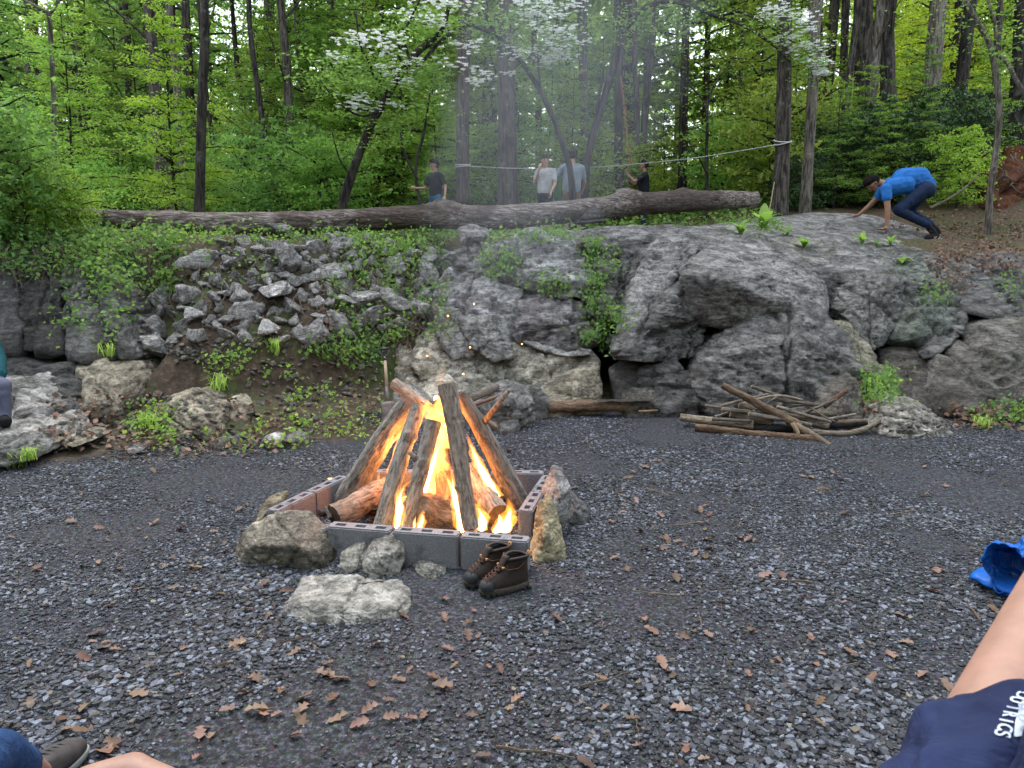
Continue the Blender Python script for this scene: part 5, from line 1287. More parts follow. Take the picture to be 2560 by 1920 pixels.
def log(p0, p1, r0, r1, label, mat='fire_bark', end='cut_end', S=26, nseg=36, amp=0.10, seed=0, mid=None, name='log', cat='log', group=None, tint=(1, 1, 1), flat=1.0, knots=0, rag=0.0, stubs=()):
    """a round log: bark, two cut ends; runs along local z from p0 to p1"""
    p0, p1 = Vector(p0), Vector(p1); ax = p1 - p0; L = ax.length
    qr = Vector((0, 0, 1)).rotation_difference(ax.normalized())
    root = empty(name, p0); root.rotation_mode = 'QUATERNION'; root.rotation_quaternion = qr
    rg = np.random.RandomState(seed + 900)
    t = np.linspace(0, 1, nseg); bend = np.zeros((nseg, 3))
    if mid is not None:
        mloc = qr.inverted() @ (Vector(mid) - p0)
        k = np.sin(np.pi * t); bend[:, 0] = k * mloc.x; bend[:, 1] = k * mloc.y
    bend[:, 0] += np.sin(t * 5 + seed) * r0 * 0.12; bend[:, 1] += np.cos(t * 4 + seed) * r0 * 0.12
    an = np.arange(S) / S * 2 * math.pi
    rad = (r0 + (r1 - r0) * t)[:, None] * np.ones((1, S))
    X = np.cos(an)[None, :] * np.ones((nseg, 1)); Yv = np.sin(an)[None, :] * np.ones((nseg, 1)); Z = (t * L)[:, None] * np.ones((1, S))
    base = np.stack([X * r0, Yv * r0, Z], -1).reshape(-1, 3)
    n1 = fbm(base * np.array([4, 4, 2.0]) / max(r0 * 6, 0.1) + seed * 3.1, 3).reshape(nseg, S)
    n2 = fbm(base * np.array([1, 1, 0.28]) / (r0 * 0.30) + seed * 5.7, 3, ridged=True).reshape(nseg, S)
    rad = rad * (1 + amp * 0.9 * n1 + amp * 0.7 * (n2 - 0.5))
    for _ in range(knots):
        kz, ka = rg.uniform(0.15, 0.85), rg.uniform(0, 6.28)
        dd = ((t[:, None] - kz) * L / (r0 * 0.45)) ** 2 + (((an[None, :] - ka + math.pi) % (2 * math.pi) - math.pi) / 0.45) ** 2
        rad = rad * (1 + 0.35 * np.exp(-dd))
    zz = Z.copy()
    if rag:
        zz[-1] += rg.normal(0, rag, S) ; zz[-2] += rg.normal(0, rag * 0.4, S)
    v = np.stack([X * rad + bend[:, None, 0], Yv * rad * flat + bend[:, None, 1], zz], -1).reshape(-1, 3)
    id_ = np.arange(nseg * S).reshape(nseg, S); nx = np.roll(id_, -1, 1)
    f = np.stack([id_[:-1], nx[:-1], nx[1:], id_[1:]], -1).reshape(-1, 4)
    o = mesh_obj('bark', v, f, M[mat], root); o.color = (*tint, 1)
    for e, nm in ((0, 'cut_end'), (nseg - 1, 'cut_end')):
        ringv = v[e * S:(e + 1) * S]; cc = ringv.mean(0); sgn = -1 if e == 0 else 1
        vv = [cc + np.array([0, 0, sgn * 0.006])] + list(cc + (ringv - cc) * 0.55 + np.array([0, 0, sgn * 0.003]) + (rg.normal(0, rag, (S, 3)) * np.array([0, 0, .6]) if rag and e else 0)) + list(ringv)
        ff = [(0, 1 + i, 1 + (i + 1) % S) for i in range(S)] + [(1 + i, 1 + S + i, 1 + S + (i + 1) % S, 1 + (i + 1) % S) for i in range(S)]
        if e == 0: ff = [tuple(reversed(q)) for q in ff]
        mesh_obj(nm, vv, ff, M[end], root)
    for (tz_, a_, ln_, rr_) in stubs:
        mb = MB(); c0 = Vector((math.cos(a_) * r0 * 0.8, math.sin(a_) * r0 * 0.8, tz_ * L)); d_ = Vector((math.cos(a_), math.sin(a_), 0.5)).normalized()
        mb.tube([c0, c0 + d_ * ln_ * 0.6, c0 + d_ * ln_], [rr_ * 1.3, rr_, rr_ * 0.8], 8); mb.obj('branch_stub', M[mat], root)
    return tag(root, label, cat, group)
def plog(a, b, w0, w1, label, **kw):
    pa, pb = P(*a), P(*b)
    return log(pa, pb, w0 * mpp(a[2]) / 2, w1 * mpp(b[2]) / 2, label, **kw)
FG = 'logs of the camp fire'
plog((850, 1262, 4.50), (1024, 1005, 4.42), 60, 46, 'thick furrowed log leaning from the left, its underside glowing', seed=1, amp=0.13, knots=3, group=FG, S=34, nseg=60)
plog((952, 1318, 3.98), (1046, 1012, 4.34), 47, 36, 'grey log standing in the fire just right of the glowing one', seed=2, knots=3, group=FG, S=30, nseg=60)
plog((1020, 1322, 3.96), (1082, 1052, 4.2), 38, 40, 'short dark-topped log with a broken branch stub', seed=3, knots=2, group=FG, nseg=50, stubs=[(0.62, 3.4, 0.07, 0.014)])
plog((1180, 1322, 3.86), (1116, 962, 4.12), 41, 45, 'tallest log standing upright at the front of the fire', seed=4, group=FG, S=34, nseg=70, amp=0.06, knots=2, tint=(1.1, 0.98, 0.92))
plog((1296, 1268, 4.28), (1150, 985, 4.36), 38, 32, 'dark log leaning from the right', seed=5, group=FG, nseg=56, knots=2, tint=(0.8, 0.66, 0.6))
plog((1325, 1290, 4.55), (1165, 1000, 4.5), 40, 34, 'grey forked log behind the dark right-hand log', seed=6, group=FG, nseg=50, stubs=[(0.80, 5.9, 0.30, 0.016)])
plog((835, 1290, 4.06), (975, 1222, 4.32), 66, 58, 'short fat rotten log lying at the left of the fire', seed=7, group=FG, nseg=36, amp=0.16, knots=4, tint=(1.25, 1.0, 0.85))
plog((1172, 1178, 4.42), (1246, 1288, 4.02), 54, 60, 'lichen-flecked log lying at the right of the fire with its end out', seed=8, group=FG, nseg=36, amp=0.14, tint=(1.2, 1.1, 1.0))
plog((1122, 1290, 4.22), (1098, 1105, 4.52), 44, 38, 'reddish log at the back in the heart of the fire', seed=9, group=FG, tint=(0.9, 0.6, 0.5))
plog((1040, 1270, 4.08), (1142, 1300, 4.04), 78, 90, 'split chunk of wood lying in front in the fire', seed=10, mat='split_wood', group=FG, amp=0.30, nseg=30, knots=5, tint=(1.15, 1.0, 0.9))
plog((985, 960, 4.62), (1062, 1012, 4.50), 30, 26, 'pale splintered log lying across the top of the fire, left', seed=11, group=FG, end='cut_pale', rag=0.03, nseg=26, tint=(1.2, 1.15, 1.1))
plog((800, 1284, 4.12), (838, 1272, 4.2), 20, 16, 'charred stub at the left end of the fire', seed=12, mat='char', group=FG, nseg=12, rag=0.01)
plog((826, 1296, 4.05), (815, 1268, 4.12), 12, 10, 'short broken stick standing by the charred stub', seed=13, mat='dead_bark', group=FG, nseg=10, rag=0.01)
# ash bed and embers
c0 = G(1010, 1260, 0.0)
gxs = np.linspace(-0.62, 0.66, 60); gys = np.linspace(-0.30, 0.42, 40); AX, AY = np.meshgrid(gxs, gys)
az = 0.05 * np.exp(-((AX / 0.55) ** 2 + (AY / 0.34) ** 2) * 1.1) + 0.012 * fbm(np.stack([AX * 14, AY * 14, AX * 0], -1).reshape(-1, 3), 4).reshape(AX.shape)
ii = np.arange(2400).reshape(40, 60)
def mat_ash():
    m = MT('ash_and_embers'); c = m.coords()
    n = m.noise(c, 9, 6, 0.75); k = m.noise(c, 2.6, 3, 0.6)
    col = m.ramp(n.outputs[0], [(0.35, (0.012, 0.011, 0.011)), (0.6, (0.10, 0.095, 0.095)), (0.75, (0.3, 0.29, 0.28))])
    hot = m.math('MULTIPLY', m.step(n.outputs[0], 0.52, 0.62), m.step(k.outputs[0], 0.42, 0.56))
    m.fin(col, 0.95); m.set(m.b.inputs['Emission Color'], (1.0, 0.22, 0.03, 1)); m.set(m.b.inputs['Emission Strength'], m.math('MULTIPLY', hot, 7.0)); return m.m
ash = mesh_obj('ash_bed', np.stack([AX, AY, az + 0.03], -1).reshape(-1, 3), np.stack([ii[:-1, :-1], ii[:-1, 1:], ii[1:, 1:], ii[1:, :-1]], -1).reshape(-1, 4), mat_ash(), loc=(c0.x + 0.0, c0.y + 0.05, 0))
tag(ash, 'grey ash with glowing orange embers under the logs', 'embers', kind='stuff')

# ------------------------------------------------------------------ flames: glowing gas
def mat_flame(name, col, s):
    m = MT(name); m.t.nodes.remove(m.b)
    e = m.n('Emission', Color=(*col, 1), Strength=s); m.t.links.new(e.outputs[0], m.out.inputs['Volume']); return m.m
M['flame_hot'] = mat_flame('flame_hot', (1.0, 0.30, 0.035), 24.0)
M['flame_core'] = mat_flame('flame_core', (1.0, 0.62, 0.22), 130.0)
M['flame_mid'] = mat_flame('flame_mid', (1.0, 0.34, 0.05), 22.0)
M['flame_soft'] = mat_flame('flame_soft', (1.0, 0.34, 0.10), 2.0)
fire = empty('fire', (c0.x, c0.y, 0.05))
def tongue(px, w, mat, seed, depth=0.6):
    rg = np.random.RandomState(seed)
    pts = [P(*q) for q in px]; sp_ = spline(pts, 7); n = len(sp_)
    t = np.linspace(0, 1, n); prof = np.sin(np.pi * np.clip(t * 0.86 + 0.14, 0, 1) ** 0.8) ** 0.8 * (1 - 0.55 * t)
    S = 14; an = np.arange(S) / S * 2 * math.pi; v = []
    for k, p in enumerate(sp_):
        r = max(0.0015, w * mpp(p.y) / 2 * prof[k])
        wob = rg.normal(0, 0.08, 2) * r
        for a in an:
            rr = r * (1 + 0.22 * math.sin(2 * a + k * 0.5 + seed) + 0.12 * math.sin(3 * a - k * 0.8))
            v.append((p.x + math.cos(a) * rr + wob[0], p.y + math.sin(a) * rr * depth + wob[1], p.z))
    v = np.array(v) - np.array(fire.location)
    mb = MB(); mb.v = [tuple(q) for q in v]
    for k in range(n - 1):
        for i in range(S): j = (i + 1) % S; mb.f.append((k * S + i, k * S + j, (k + 1) * S + j, (k + 1) * S + i))
    mb.f.append(tuple(reversed(range(S)))); mb.f.append(tuple((n - 1) * S + i for i in range(S)))
    return mb.obj('flame', M[mat], fire)
k = 0
for px, w, mt in [
    ([(993, 1318, 3.9), (1000, 1275, 3.9), (1000, 1240, 3.92), (1012, 1215, 3.94), (1036, 1196, 3.96)], 24, 'flame_hot'),
    ([(990, 1318, 3.9), (994, 1270, 3.9), (992, 1235, 3.92), (998, 1212, 3.93)], 16, 'flame_hot'),
    ([(1056, 1240, 4.15), (1068, 1190, 4.15), (1078, 1140, 4.15), (1092, 1110, 4.15), (1096, 1090, 4.15)], 30, 'flame_hot'),
    ([(1062, 1200, 4.12), (1070, 1150, 4.12), (1074, 1115, 4.12), (1077, 1092, 4.12)], 22, 'flame_hot'),
    ([(1076, 1180, 4.1), (1088, 1140, 4.1), (1099, 1112, 4.1)], 18, 'flame_hot'),
    ([(1152, 1330, 3.88), (1146, 1280, 3.9), (1136, 1230, 3.92), (1130, 1190, 3.94), (1124, 1150, 3.96)], 28, 'flame_hot'),
    ([(1140, 1270, 3.9), (1132, 1225, 3.92), (1118, 1195, 3.94), (1112, 1180, 3.95)], 18, 'flame_hot'),
    ([(1245, 1240, 4.2), (1215, 1195, 4.2), (1192, 1150, 4.2), (1176, 1110, 4.2), (1166, 1080, 4.2)], 30, 'flame_hot'),
    ([(1218, 1190, 4.18), (1196, 1160, 4.18), (1186, 1130, 4.18), (1187, 1115, 4.18)], 20, 'flame_hot'),
    ([(1205, 1325, 3.95), (1205, 1295, 3.95), (1196, 1270, 3.95), (1200, 1245, 3.95)], 34, 'flame_hot'),
    ([(1262, 1330, 3.95), (1270, 1300, 3.95), (1275, 1270, 3.97), (1268, 1245, 4.0)], 40, 'flame_hot'),
    ([(1240, 1330, 3.94), (1250, 1305, 3.94), (1248, 1285, 3.95)], 28, 'flame_hot'),
    ([(1048, 1322, 3.88), (1054, 1302, 3.88), (1056, 1285, 3.88), (1060, 1275, 3.88)], 22, 'flame_hot'),
    ([(1036, 1318, 3.88), (1036, 1305, 3.88), (1040, 1290, 3.88)], 10, 'flame_hot'),
    ([(1120, 1120, 4.3), (1112, 1070, 4.3), (1098, 1030, 4.3), (1104, 995, 4.3), (1110, 970, 4.3)], 66, 'flame_mid'),
    ([(1098, 1100, 4.26), (1082, 1050, 4.28), (1068, 1020, 4.3), (1072, 995, 4.3)], 46, 'flame_mid'),
    ([(1128, 1080, 4.2), (1118, 1040, 4.2), (1112, 1010, 4.2), (1098, 990, 4.2), (1085, 1000, 4.2)], 32, 'flame_hot'),
    ([(1090, 1240, 4.38), (1085, 1170, 4.38), (1098, 1110, 4.38), (1108, 1060, 4.38)], 80, 'flame_mid'),
    ([(1115, 1250, 4.0), (1122, 1215, 4.0), (1118, 1195, 4.02), (1124, 1180, 4.02)], 14, 'flame_mid'),
    ([(1108, 985, 4.35), (1100, 950, 4.36), (1108, 925, 4.38), (1116, 905, 4.4)], 26, 'flame_soft'),
    ([(985, 1190, 4.35), (1000, 1120, 4.35), (1016, 1070, 4.35), (1020, 1040, 4.35)], 44, 'flame_mid'),
    ([(948, 1210, 4.3), (946, 1190, 4.3), (950, 1175, 4.3)], 12, 'flame_mid'),
    ([(1020, 1060, 4.3), (1022, 1040, 4.3), (1020, 1020, 4.3)], 9, 'flame_mid'),
    ([(1225, 1120, 4.3), (1222, 1105, 4.3), (1226, 1085, 4.3)], 16, 'flame_soft')]:
    if mt == 'flame_hot':
        tongue(px, w * 1.3, mt, k); k += 1
        m_ = len(px) - (1 if len(px) > 3 else 0)
        tongue(px[:m_], w * 0.75, 'flame_core', k + 40)
    else: tongue(px, w, mt, k); k += 1
tag(fire, 'bright yellow flames rising between the leaning logs', 'fire')
def flame_lamp(q, e, r):
    ld = bpy.data.lights.new('fire_light', 'POINT'); ld.energy = e; ld.color = (1.0, 0.33, 0.08); ld.shadow_soft_size = r
    o = bpy.data.objects.new('fire_light', ld); COL.objects.link(o); o.parent = fire; o.location = Vector(q) - fire.location
flame_lamp(P(1075, 1150, 4.28), 8, 0.10)
flame_lamp(P(1000, 1120, 4.42), 4, 0.08)
flame_lamp(P(1225, 1260, 4.05), 3, 0.08)
flame_lamp(P(1100, 1010, 4.32), 2.5, 0.08)
# smoke plume
sm = MT('smoke'); sm.t.nodes.remove(sm.b)
vol = sm.n('VolumePrincipled'); vol.inputs['Color'].default_value = (0.80, 0.86, 0.95, 1); vol.inputs['Density'].default_value = 0.028; vol.inputs['Anisotropy'].default_value = 0.2
sm.t.links.new(vol.outputs[0], sm.out.inputs['Volume'])
mb = MB()
pp = spline([P(1100, 985, 4.5), P(1130, 840, 4.9), P(1200, 660, 5.6), P(1310, 430, 7.0), P(1400, 200, 9.0), P(1480, -150, 11.0)], 5)
rr = np.interp(np.linspace(0, 5, len(pp)), range(6), [0.10, 0.24, 0.5, 0.9, 1.4, 2.0])
mb.tube(pp, list(rr), 20)
v = np.array(mb.v); v += 0.22 * np.stack([fbm(v * 1.4 + k * 9, 3) for k in range(3)], -1) * np.repeat(rr, 20)[:, None] * 1.3
smoke = mesh_obj('smoke', v, mb.f, sm.m); tag(smoke, 'thin bluish smoke drifting up from the fire', 'smoke', kind='stuff')
# sparks
M['spark'] = MT('spark').fin((0.1, 0.02, 0.0), Emission_Color=(1.0, 0.25, 0.06, 1), Emission_Strength=9.0)
rng = random.Random(3)
for px, py, Y in [(1068, 890, 4.4), (1175, 868, 4.5), (1120, 790, 4.6), (1185, 760, 4.7), (1158, 935, 4.4), (1305, 860, 4.6)]:
    bm = bmesh.new(); bmesh.ops.create_icosphere(bm, subdivisions=1, radius=0.0045)
    for v_ in bm.verts: v_.co *= rng.uniform(0.6, 1.4)
    me = bpy.data.meshes.new('spark'); bm.to_mesh(me); bm.free(); me.materials.append(M['spark'])
    o = bpy.data.objects.new('spark', me); COL.objects.link(o); o.location = P(px, py, Y); tag(o, 'glowing orange spark floating above the fire', 'spark', 'sparks above the fire')

# ------------------------------------------------------------------ wood behind: bench log, sticks, pile
plog((1332, 1016, 7.3), (1705, 1014, 7.4), 30, 28, 'straight log lying along the foot of the tan rocks, charred on top', mat='dead_bark', seed=21, nseg=60, amp=0.12, tint=(1.3, 1.05, 0.85))
bl = [o for o in bpy.data.objects if o.get('label', '').startswith('straight log lying')][0]
mb = MB(); pa, pb = P(1478, 1003, 7.26), P(1630, 1003, 7.30)
N_ = 24
for i in range(N_):
    t = i / (N_ - 1); q = pa.lerp(pb, t); wv = 0.055 * math.sin(math.pi * t) ** 0.4
    for j in range(5): a = -1.0 + 2.1 * j / 4; mb.v.append(tuple(bl.matrix_world.inverted() @ Vector((0, 0, 0)) if False else (q.x, q.y - math.sin(a) * wv - 0.0, q.z + 0.012 * math.cos(a) + 0.004 * ((i * 7 + j * 3) % 3))))
for i in range(N_ - 1):
    for j in range(4): a = i * 5 + j; mb.f.append((a, a + 1, a + 6, a + 5))
ch = mb.obj('charred_patch', M['char']); bpy.context.view_layer.update(); ch.parent = bl; ch.matrix_parent_inverse = bl.matrix_world.inverted(); tag(ch, 'black charred patch on top of the log')
plog((1600, 1004, 7.42), (1736, 1008, 7.38), 15, 15, 'short split log with a pale face at the right end of the charred log', mat='split_wood', end='cut_pale', seed=22, nseg=20, tint=(1.3, 1.1, 1.0))
plog((1596, 1029, 7.1), (1644, 1026, 7.1), 6, 5, 'small pale stick in front of the charred log', mat='split_wood', seed=23, nseg=8, S=8, tint=(1.6, 1.5, 1.3))
plog((1150, 1008, 6.75), (1246, 966, 6.95), 20, 15, 'dark split stick leaning on the round boulder behind the fire', mat='dead_bark', end='cut_pale', seed=24, nseg=24, flat=0.7, rag=0.01)
plog((1152, 1022, 6.65), (1252, 990, 6.85), 10, 8, 'thin pinkish stick below the dark split stick', mat='split_wood', end='cut_pale', seed=25, nseg=20, S=12, tint=(1.2, 1.0, 0.95))
plog((1188, 1030, 6.6), (1240, 1066, 6.3), 12, 12, 'short stick sloping down to the gravel behind the fire', mat='split_wood', end='cut_pale', seed=26, nseg=16, S=14, rag=0.01)
WG = 'branches of the wood pile'
plog((1738, 1069, 6.62), (2048, 1103, 6.28), 18, 23, 'long dark half-rotten log lying in front of the wood pile', mat='dead_bark', seed=31, nseg=60, amp=0.2, group=WG, tint=(1.05, 0.8, 0.62), flat=0.8)
plog((1701, 1043, 6.85), (1883, 1063, 6.62), 19, 23, 'pale smooth-barked log at the left end of the wood pile', mat='dead_bark', end='cut_pale', seed=32, nseg=40, amp=0.05, group=WG, tint=(1.9, 1.85, 1.7))
plog((1878, 1068, 6.66), (1990, 1072, 6.58), 21, 19, 'dark charred log in the middle of the wood pile', mat='char', seed=33, nseg=24, group=WG)
plog((1984, 1072, 6.55), (2210, 1045, 6.62), 18, 12, 'long curved grey branch sweeping right out of the wood pile', mat='dead_bark', end='cut_pale', seed=34, nseg=50, group=WG, mid=P(2105, 1086, 6.45), tint=(1.3, 1.25, 1.15), stubs=[(0.45, 3.0, 0.05, 0.012)])
plog((1806, 963, 6.72), (2000, 1066, 6.50), 15, 24, 'long crooked orange-brown branch sticking up from the wood pile', mat='split_wood', seed=35, nseg=50, amp=0.2, group=WG, tint=(0.85, 0.8, 0.7), rag=0.01)
plog((1990, 1066, 6.45), (2076, 1112, 6.15), 19, 12, 'forked lower end of the crooked branch resting on the gravel', mat='dead_bark', end='cut_pale', seed=36, nseg=30, amp=0.18, group=WG, tint=(1.3, 1.15, 0.95))
plog((1936, 1030, 6.75), (2072, 1064, 6.58), 24, 24, 'thick grey log near the right of the wood pile', mat='dead_bark', seed=37, nseg=34, group=WG, tint=(1.5, 1.45, 1.35))
plog((1826, 1034, 6.72), (1930, 1056, 6.62), 22, 20, 'broken log with pale splintered ends left of the pile middle', mat='dead_bark', end='cut_pale', seed=38, nseg=28, rag=0.02, group=WG, tint=(1.2, 1.1, 1.0))
plog((1848, 1012, 6.85), (1925, 1032, 6.75), 26, 22, 'stubby log with a pale cut end at the back of the pile', mat='dead_bark', end='cut_pale', seed=39, nseg=24, group=WG, tint=(1.25, 1.2, 1.1))
plog((1888, 999, 6.72), (2006, 1000, 6.72), 8, 6, 'thin pale bare branch on top of the wood pile', mat='dead_bark', seed=40, nseg=30, S=10, group=WG, mid=P(1945, 990, 6.72), tint=(1.8, 1.7, 1.6), stubs=[(0.8, 1.5, 0.05, 0.006)])
plog((1762, 1014, 6.8), (1854, 1026, 6.8), 7, 6, 'thin forked twig at the back left of the wood pile', mat='dead_bark', seed=41, nseg=20, S=8, group=WG, tint=(1.7, 1.6, 1.5), stubs=[(0.1, 2.5, 0.06, 0.006)])
plog((1970, 1028, 6.7), (2090, 1036, 6.66), 12, 11, 'straight grey stick at the back right of the wood pile', mat='dead_bark', seed=42, nseg=24, S=14, group=WG, tint=(1.3, 1.25, 1.15))
plog((1964, 1040, 6.66), (2074, 1052, 6.58), 14, 12, 'knotted stick under the straight grey one', mat='dead_bark', seed=43, nseg=24, S=14, knots=2, group=WG, tint=(1.2, 1.1, 1.0))
plog((2070, 1062, 6.6), (2166, 1058, 6.62), 18, 15, 'dark log at the right end of the wood pile', mat='char', end='cut_pale', seed=44, nseg=24, group=WG)
plog((2096, 1053, 6.56), (2166, 1051, 6.58), 9, 8, 'pale freshly split plank on the dark right-hand log', mat='split_wood', end='cut_pale', seed=45, nseg=14, S=10, flat=0.5, group=WG, tint=(1.9, 1.9, 1.8))
plog((2060, 1016, 6.66), (2117, 976, 6.70), 13, 12, 'reddish stick leaning up against the brown rock stump', mat='split_wood', seed=46, nseg=18, S=14, group=WG, tint=(0.7, 0.55, 0.5))
plog((1964, 1019, 6.74), (2018, 1010, 6.74), 8, 7, 'short brown stick among the pile, back right', mat='dead_bark', seed=47, nseg=14, S=10, group=WG)
plog((1982, 1058, 6.4), (1997, 1088, 6.32), 13, 8, 'broken pale stub hanging off the crooked branch', mat='split_wood', end='cut_pale', seed=48, nseg=12, S=12, group=WG, rag=0.01, tint=(1.5, 1.4, 1.2))
plog((2026, 1020, 6.6), (2072, 1048, 6.5), 4, 4, 'very thin twig lying over the pile, right', mat='dead_bark', seed=49, nseg=12, S=6, group=WG, tint=(1.4, 1.3, 1.2))
plog((1786, 1042, 6.7), (1832, 1027, 6.78), 6, 5, 'thin grey twig rising at the left of the pile', mat='dead_bark', seed=50, nseg=12, S=8, group=WG, tint=(1.3, 1.3, 1.2))
rg_ = random.Random(77)
for k, (x, y, Y_, L_, a_, w_, lb) in enumerate([(1860, 1000, 6.78, 120, -0.25, 8, 'thin grey stick crossing the pile top from the left'), (1930, 985, 6.8, 110, 0.35, 9, 'pale stick slanting down the back of the pile'), (1990, 1005, 6.72, 130, 0.12, 10, 'grey stick lying level in the upper pile'), (1880, 1030, 6.66, 150, 0.10, 11, 'brown stick lying level in the left half of the pile'), (2040, 1020, 6.62, 110, -0.4, 8, 'short stick tilted up to the right in the pile'), (1950, 1048, 6.55, 160, 0.18, 12, 'grey branch under the crooked branch'), (1830, 1050, 6.62, 100, 0.05, 9, 'pale stick between the left-end log and the pile'), (2090, 1045, 6.58, 100, -0.2, 8, 'thin stick poking out at the right of the pile'), (1910, 1012, 6.72, 90, -0.55, 7, 'twiggy stick standing up out of the pile middle'), (2010, 1036, 6.6, 140, 0.28, 9, 'slanting stick on the right slope of the pile')]):
    dx, dy = math.cos(a_) * L_ / 2, math.sin(a_) * L_ / 2
    plog((x - dx, y - dy, Y_ + 0.03), (x + dx, y + dy, Y_ - 0.05), w_, w_ * 0.75, lb, mat='dead_bark', end='cut_pale', seed=60 + k, nseg=20, S=12, amp=0.15, group=WG, tint=tuple([rg_.uniform(0.9, 1.7)] * 3), stubs=[(rg_.uniform(.3, .8), rg_.uniform(0, 6), 0.05, 0.006)] if k % 2 else ())
plog((2325, 520, 12.3), (2450, 432, 12.8), 6, 3, 'thin pale dead branch right of the crawling person', mat='dead_bark', seed=51, nseg=24, S=8, mid=P(2395, 482, 12.5), tint=(0.9, 0.85, 0.75))

# ------------------------------------------------------------------ boots
M['boot'] = plain('boot_leather', (0.028, 0.016, 0.013), 0.65, 0.35, 0.5, 60, 0.5, 0.004)
M['rubber'] = plain('boot_rubber', (0.022, 0.024, 0.028), 0.7, 0.3, 0.4, 50, 0.4, 0.003)
M['sole'] = plain('boot_sole', (0.075, 0.065, 0.052), 0.85, 0.2, 0.5, 70, 0.5, 0.004)
M['lace'] = plain('boot_lace', (0.13, 0.065, 0.04), 0.8, 0.2, 0.3, 80)
M['tab'] = plain('boot_tab', (0.62, 0.30, 0.13), 0.7, 0.2, 0.2, 60)
M['lining'] = plain('boot_lining', (0.018, 0.017, 0.018), 0.95, 0.1, 0.3, 60)
def boot(loc, ang, label):
    root = empty('hiking_boot', loc, (0, 0, ang))
    def outline(xa, xb, w, n=28, toe=0.8):
        o_ = []
        for i in range(n):
            a = 2 * math.pi * i / n; c_, s_ = math.cos(a), math.sin(a)
            x = (xa + xb) / 2 + (xb - xa) / 2 * math.copysign(abs(c_) ** 0.8, c_)
            tt = (x - xa) / (xb - xa); ww = w / 2 * (0.80 + 0.28 * math.sin(math.pi * (tt * 0.75 + 0.12)) ** 2 * 1.0)
            o_.append((x, ww * math.copysign(abs(s_) ** 0.75, s_)))
        return o_
    def loft(secs, name, mat, closed_top=False, closed_bot=False, thick=0.0):
        v, f = [], []; n = 28
        for z, xa, xb, w in secs:
            v += [(x, y, z + 0.06 * max(0, (x - 0.08)) * 0) for x, y in outline(xa, xb, w)]
        for k in range(len(secs) - 1):
            for i in range(n): j = (i + 1) % n; f.append((k * n + i, k * n + j, (k + 1) * n + j, (k + 1) * n + i))
        if closed_top: f.append(tuple((len(secs) - 1) * n + i for i in range(n)))
        if closed_bot: f.append(tuple(reversed(range(n))))
        return mesh_obj(name, v, f, mat, root)
    sole = loft([(0.0, -0.128, 0.128, 0.086), (0.003, -0.132, 0.133, 0.092), (0.018, -0.134, 0.137, 0.096), (0.030, -0.131, 0.137, 0.094), (0.034, -0.127, 0.132, 0.088)], 'sole', M['sole'], True, True)
    mb = MB()
    for i in range(9):
        x = -0.115 + i * 0.028
        for s in (-1, 1): mb.box((x, s * 0.040, 0.006), (0.016, 0.018, 0.016))
    mb.obj('lug', M['rubber'], sole, False)
    up = loft([(0.028, -0.127, 0.131, 0.086), (0.045, -0.129, 0.130, 0.090), (0.060, -0.129, 0.120, 0.088), (0.074, -0.127, 0.100, 0.082), (0.088, -0.125, 0.075, 0.077), (0.102, -0.123, 0.050, 0.073), (0.118, -0.121, 0.028, 0.072), (0.135, -0.121, 0.012, 0.074), (0.150, -0.122, 0.004, 0.078), (0.158, -0.121, 0.002, 0.080)], 'upper', M['boot'])
    loft([(0.157, -0.119, 0.000, 0.078), (0.150, -0.114, -0.004, 0.068), (0.120, -0.112, 0.010, 0.062), (0.09, -0.112, 0.03, 0.06)], 'lining', M['lining'], True)
    loft([(0.030, 0.055, 0.134, 0.084), (0.046, 0.058, 0.1335, 0.086), (0.062, 0.066, 0.123, 0.074), (0.071, 0.075, 0.108, 0.052)], 'toe_cap', M['rubber'], True)
    # padded collar and tongue
    mb = MB(); ol = outline(-0.121, 0.002, 0.079); pts_ = [Vector((x, y, 0.158 + 0.012 * math.cos((x + 0.06) * 22))) for x, y in ol] ; mb.tube(pts_ + [pts_[0]], 0.008, 8, False); mb.obj('collar', M['boot'], root)
    v = []; f = []
    for i in range(7):
        t = i / 6; x = 0.052 - 0.052 * t; z = 0.100 + 0.085 * t
        for j in range(5): s = (j - 2) / 2; v.append((x - 0.010 * s * s, s * (0.022 + 0.008 * t), z))
    for i in range(6):
        for j in range(4): a = i * 5 + j; f.append((a, a + 1, a + 6, a + 5))
    tg = mesh_obj('tongue', v, f, M['boot'], root); md = tg.modifiers.new('thick', 'SOLIDIFY'); md.thickness = 0.007
    mb = MB()
    prof = [(0.108, 0.0735), (0.090, 0.084), (0.073, 0.094), (0.057, 0.105), (0.041, 0.117), (0.026, 0.131)]
    for i in range(len(prof) - 1):
        for s in (-1, 1):
            (xa, za), (xb, zb) = prof[i], prof[i + 1]
            mb.tube([(xa, -s * 0.024, za), ((xa + xb) / 2 + 0.004, 0, (za + zb) / 2 + 0.007), (xb, s * 0.024, zb)], 0.0024, 6)
    mb.tube([(0.026, 0.024, 0.131), (0.0, 0.046, 0.122), (-0.05, 0.046, 0.120), (-0.09, 0.040, 0.142)], 0.0024, 6)
    mb.tube([(0.026, -0.024, 0.131), (0.0, -0.046, 0.120), (-0.05, -0.046, 0.118), (-0.09, -0.040, 0.142)], 0.0024, 6)
    mb.obj('lace', M['lace'], root)
    mb = MB(); mb.tube([(-0.122, -0.007, 0.150), (-0.134, -0.007, 0.178), (-0.134, 0.007, 0.178), (-0.122, 0.007, 0.150)], 0.0045, 6); mb.obj('pull_tab', M['tab'], root)
    for s in (-1, 1):
        mb = MB(); mb.box((0.022, s * 0.028, 0.128), (0.012, 0.008, 0.012)); mb.obj('lace_hook', M['tab'], root)
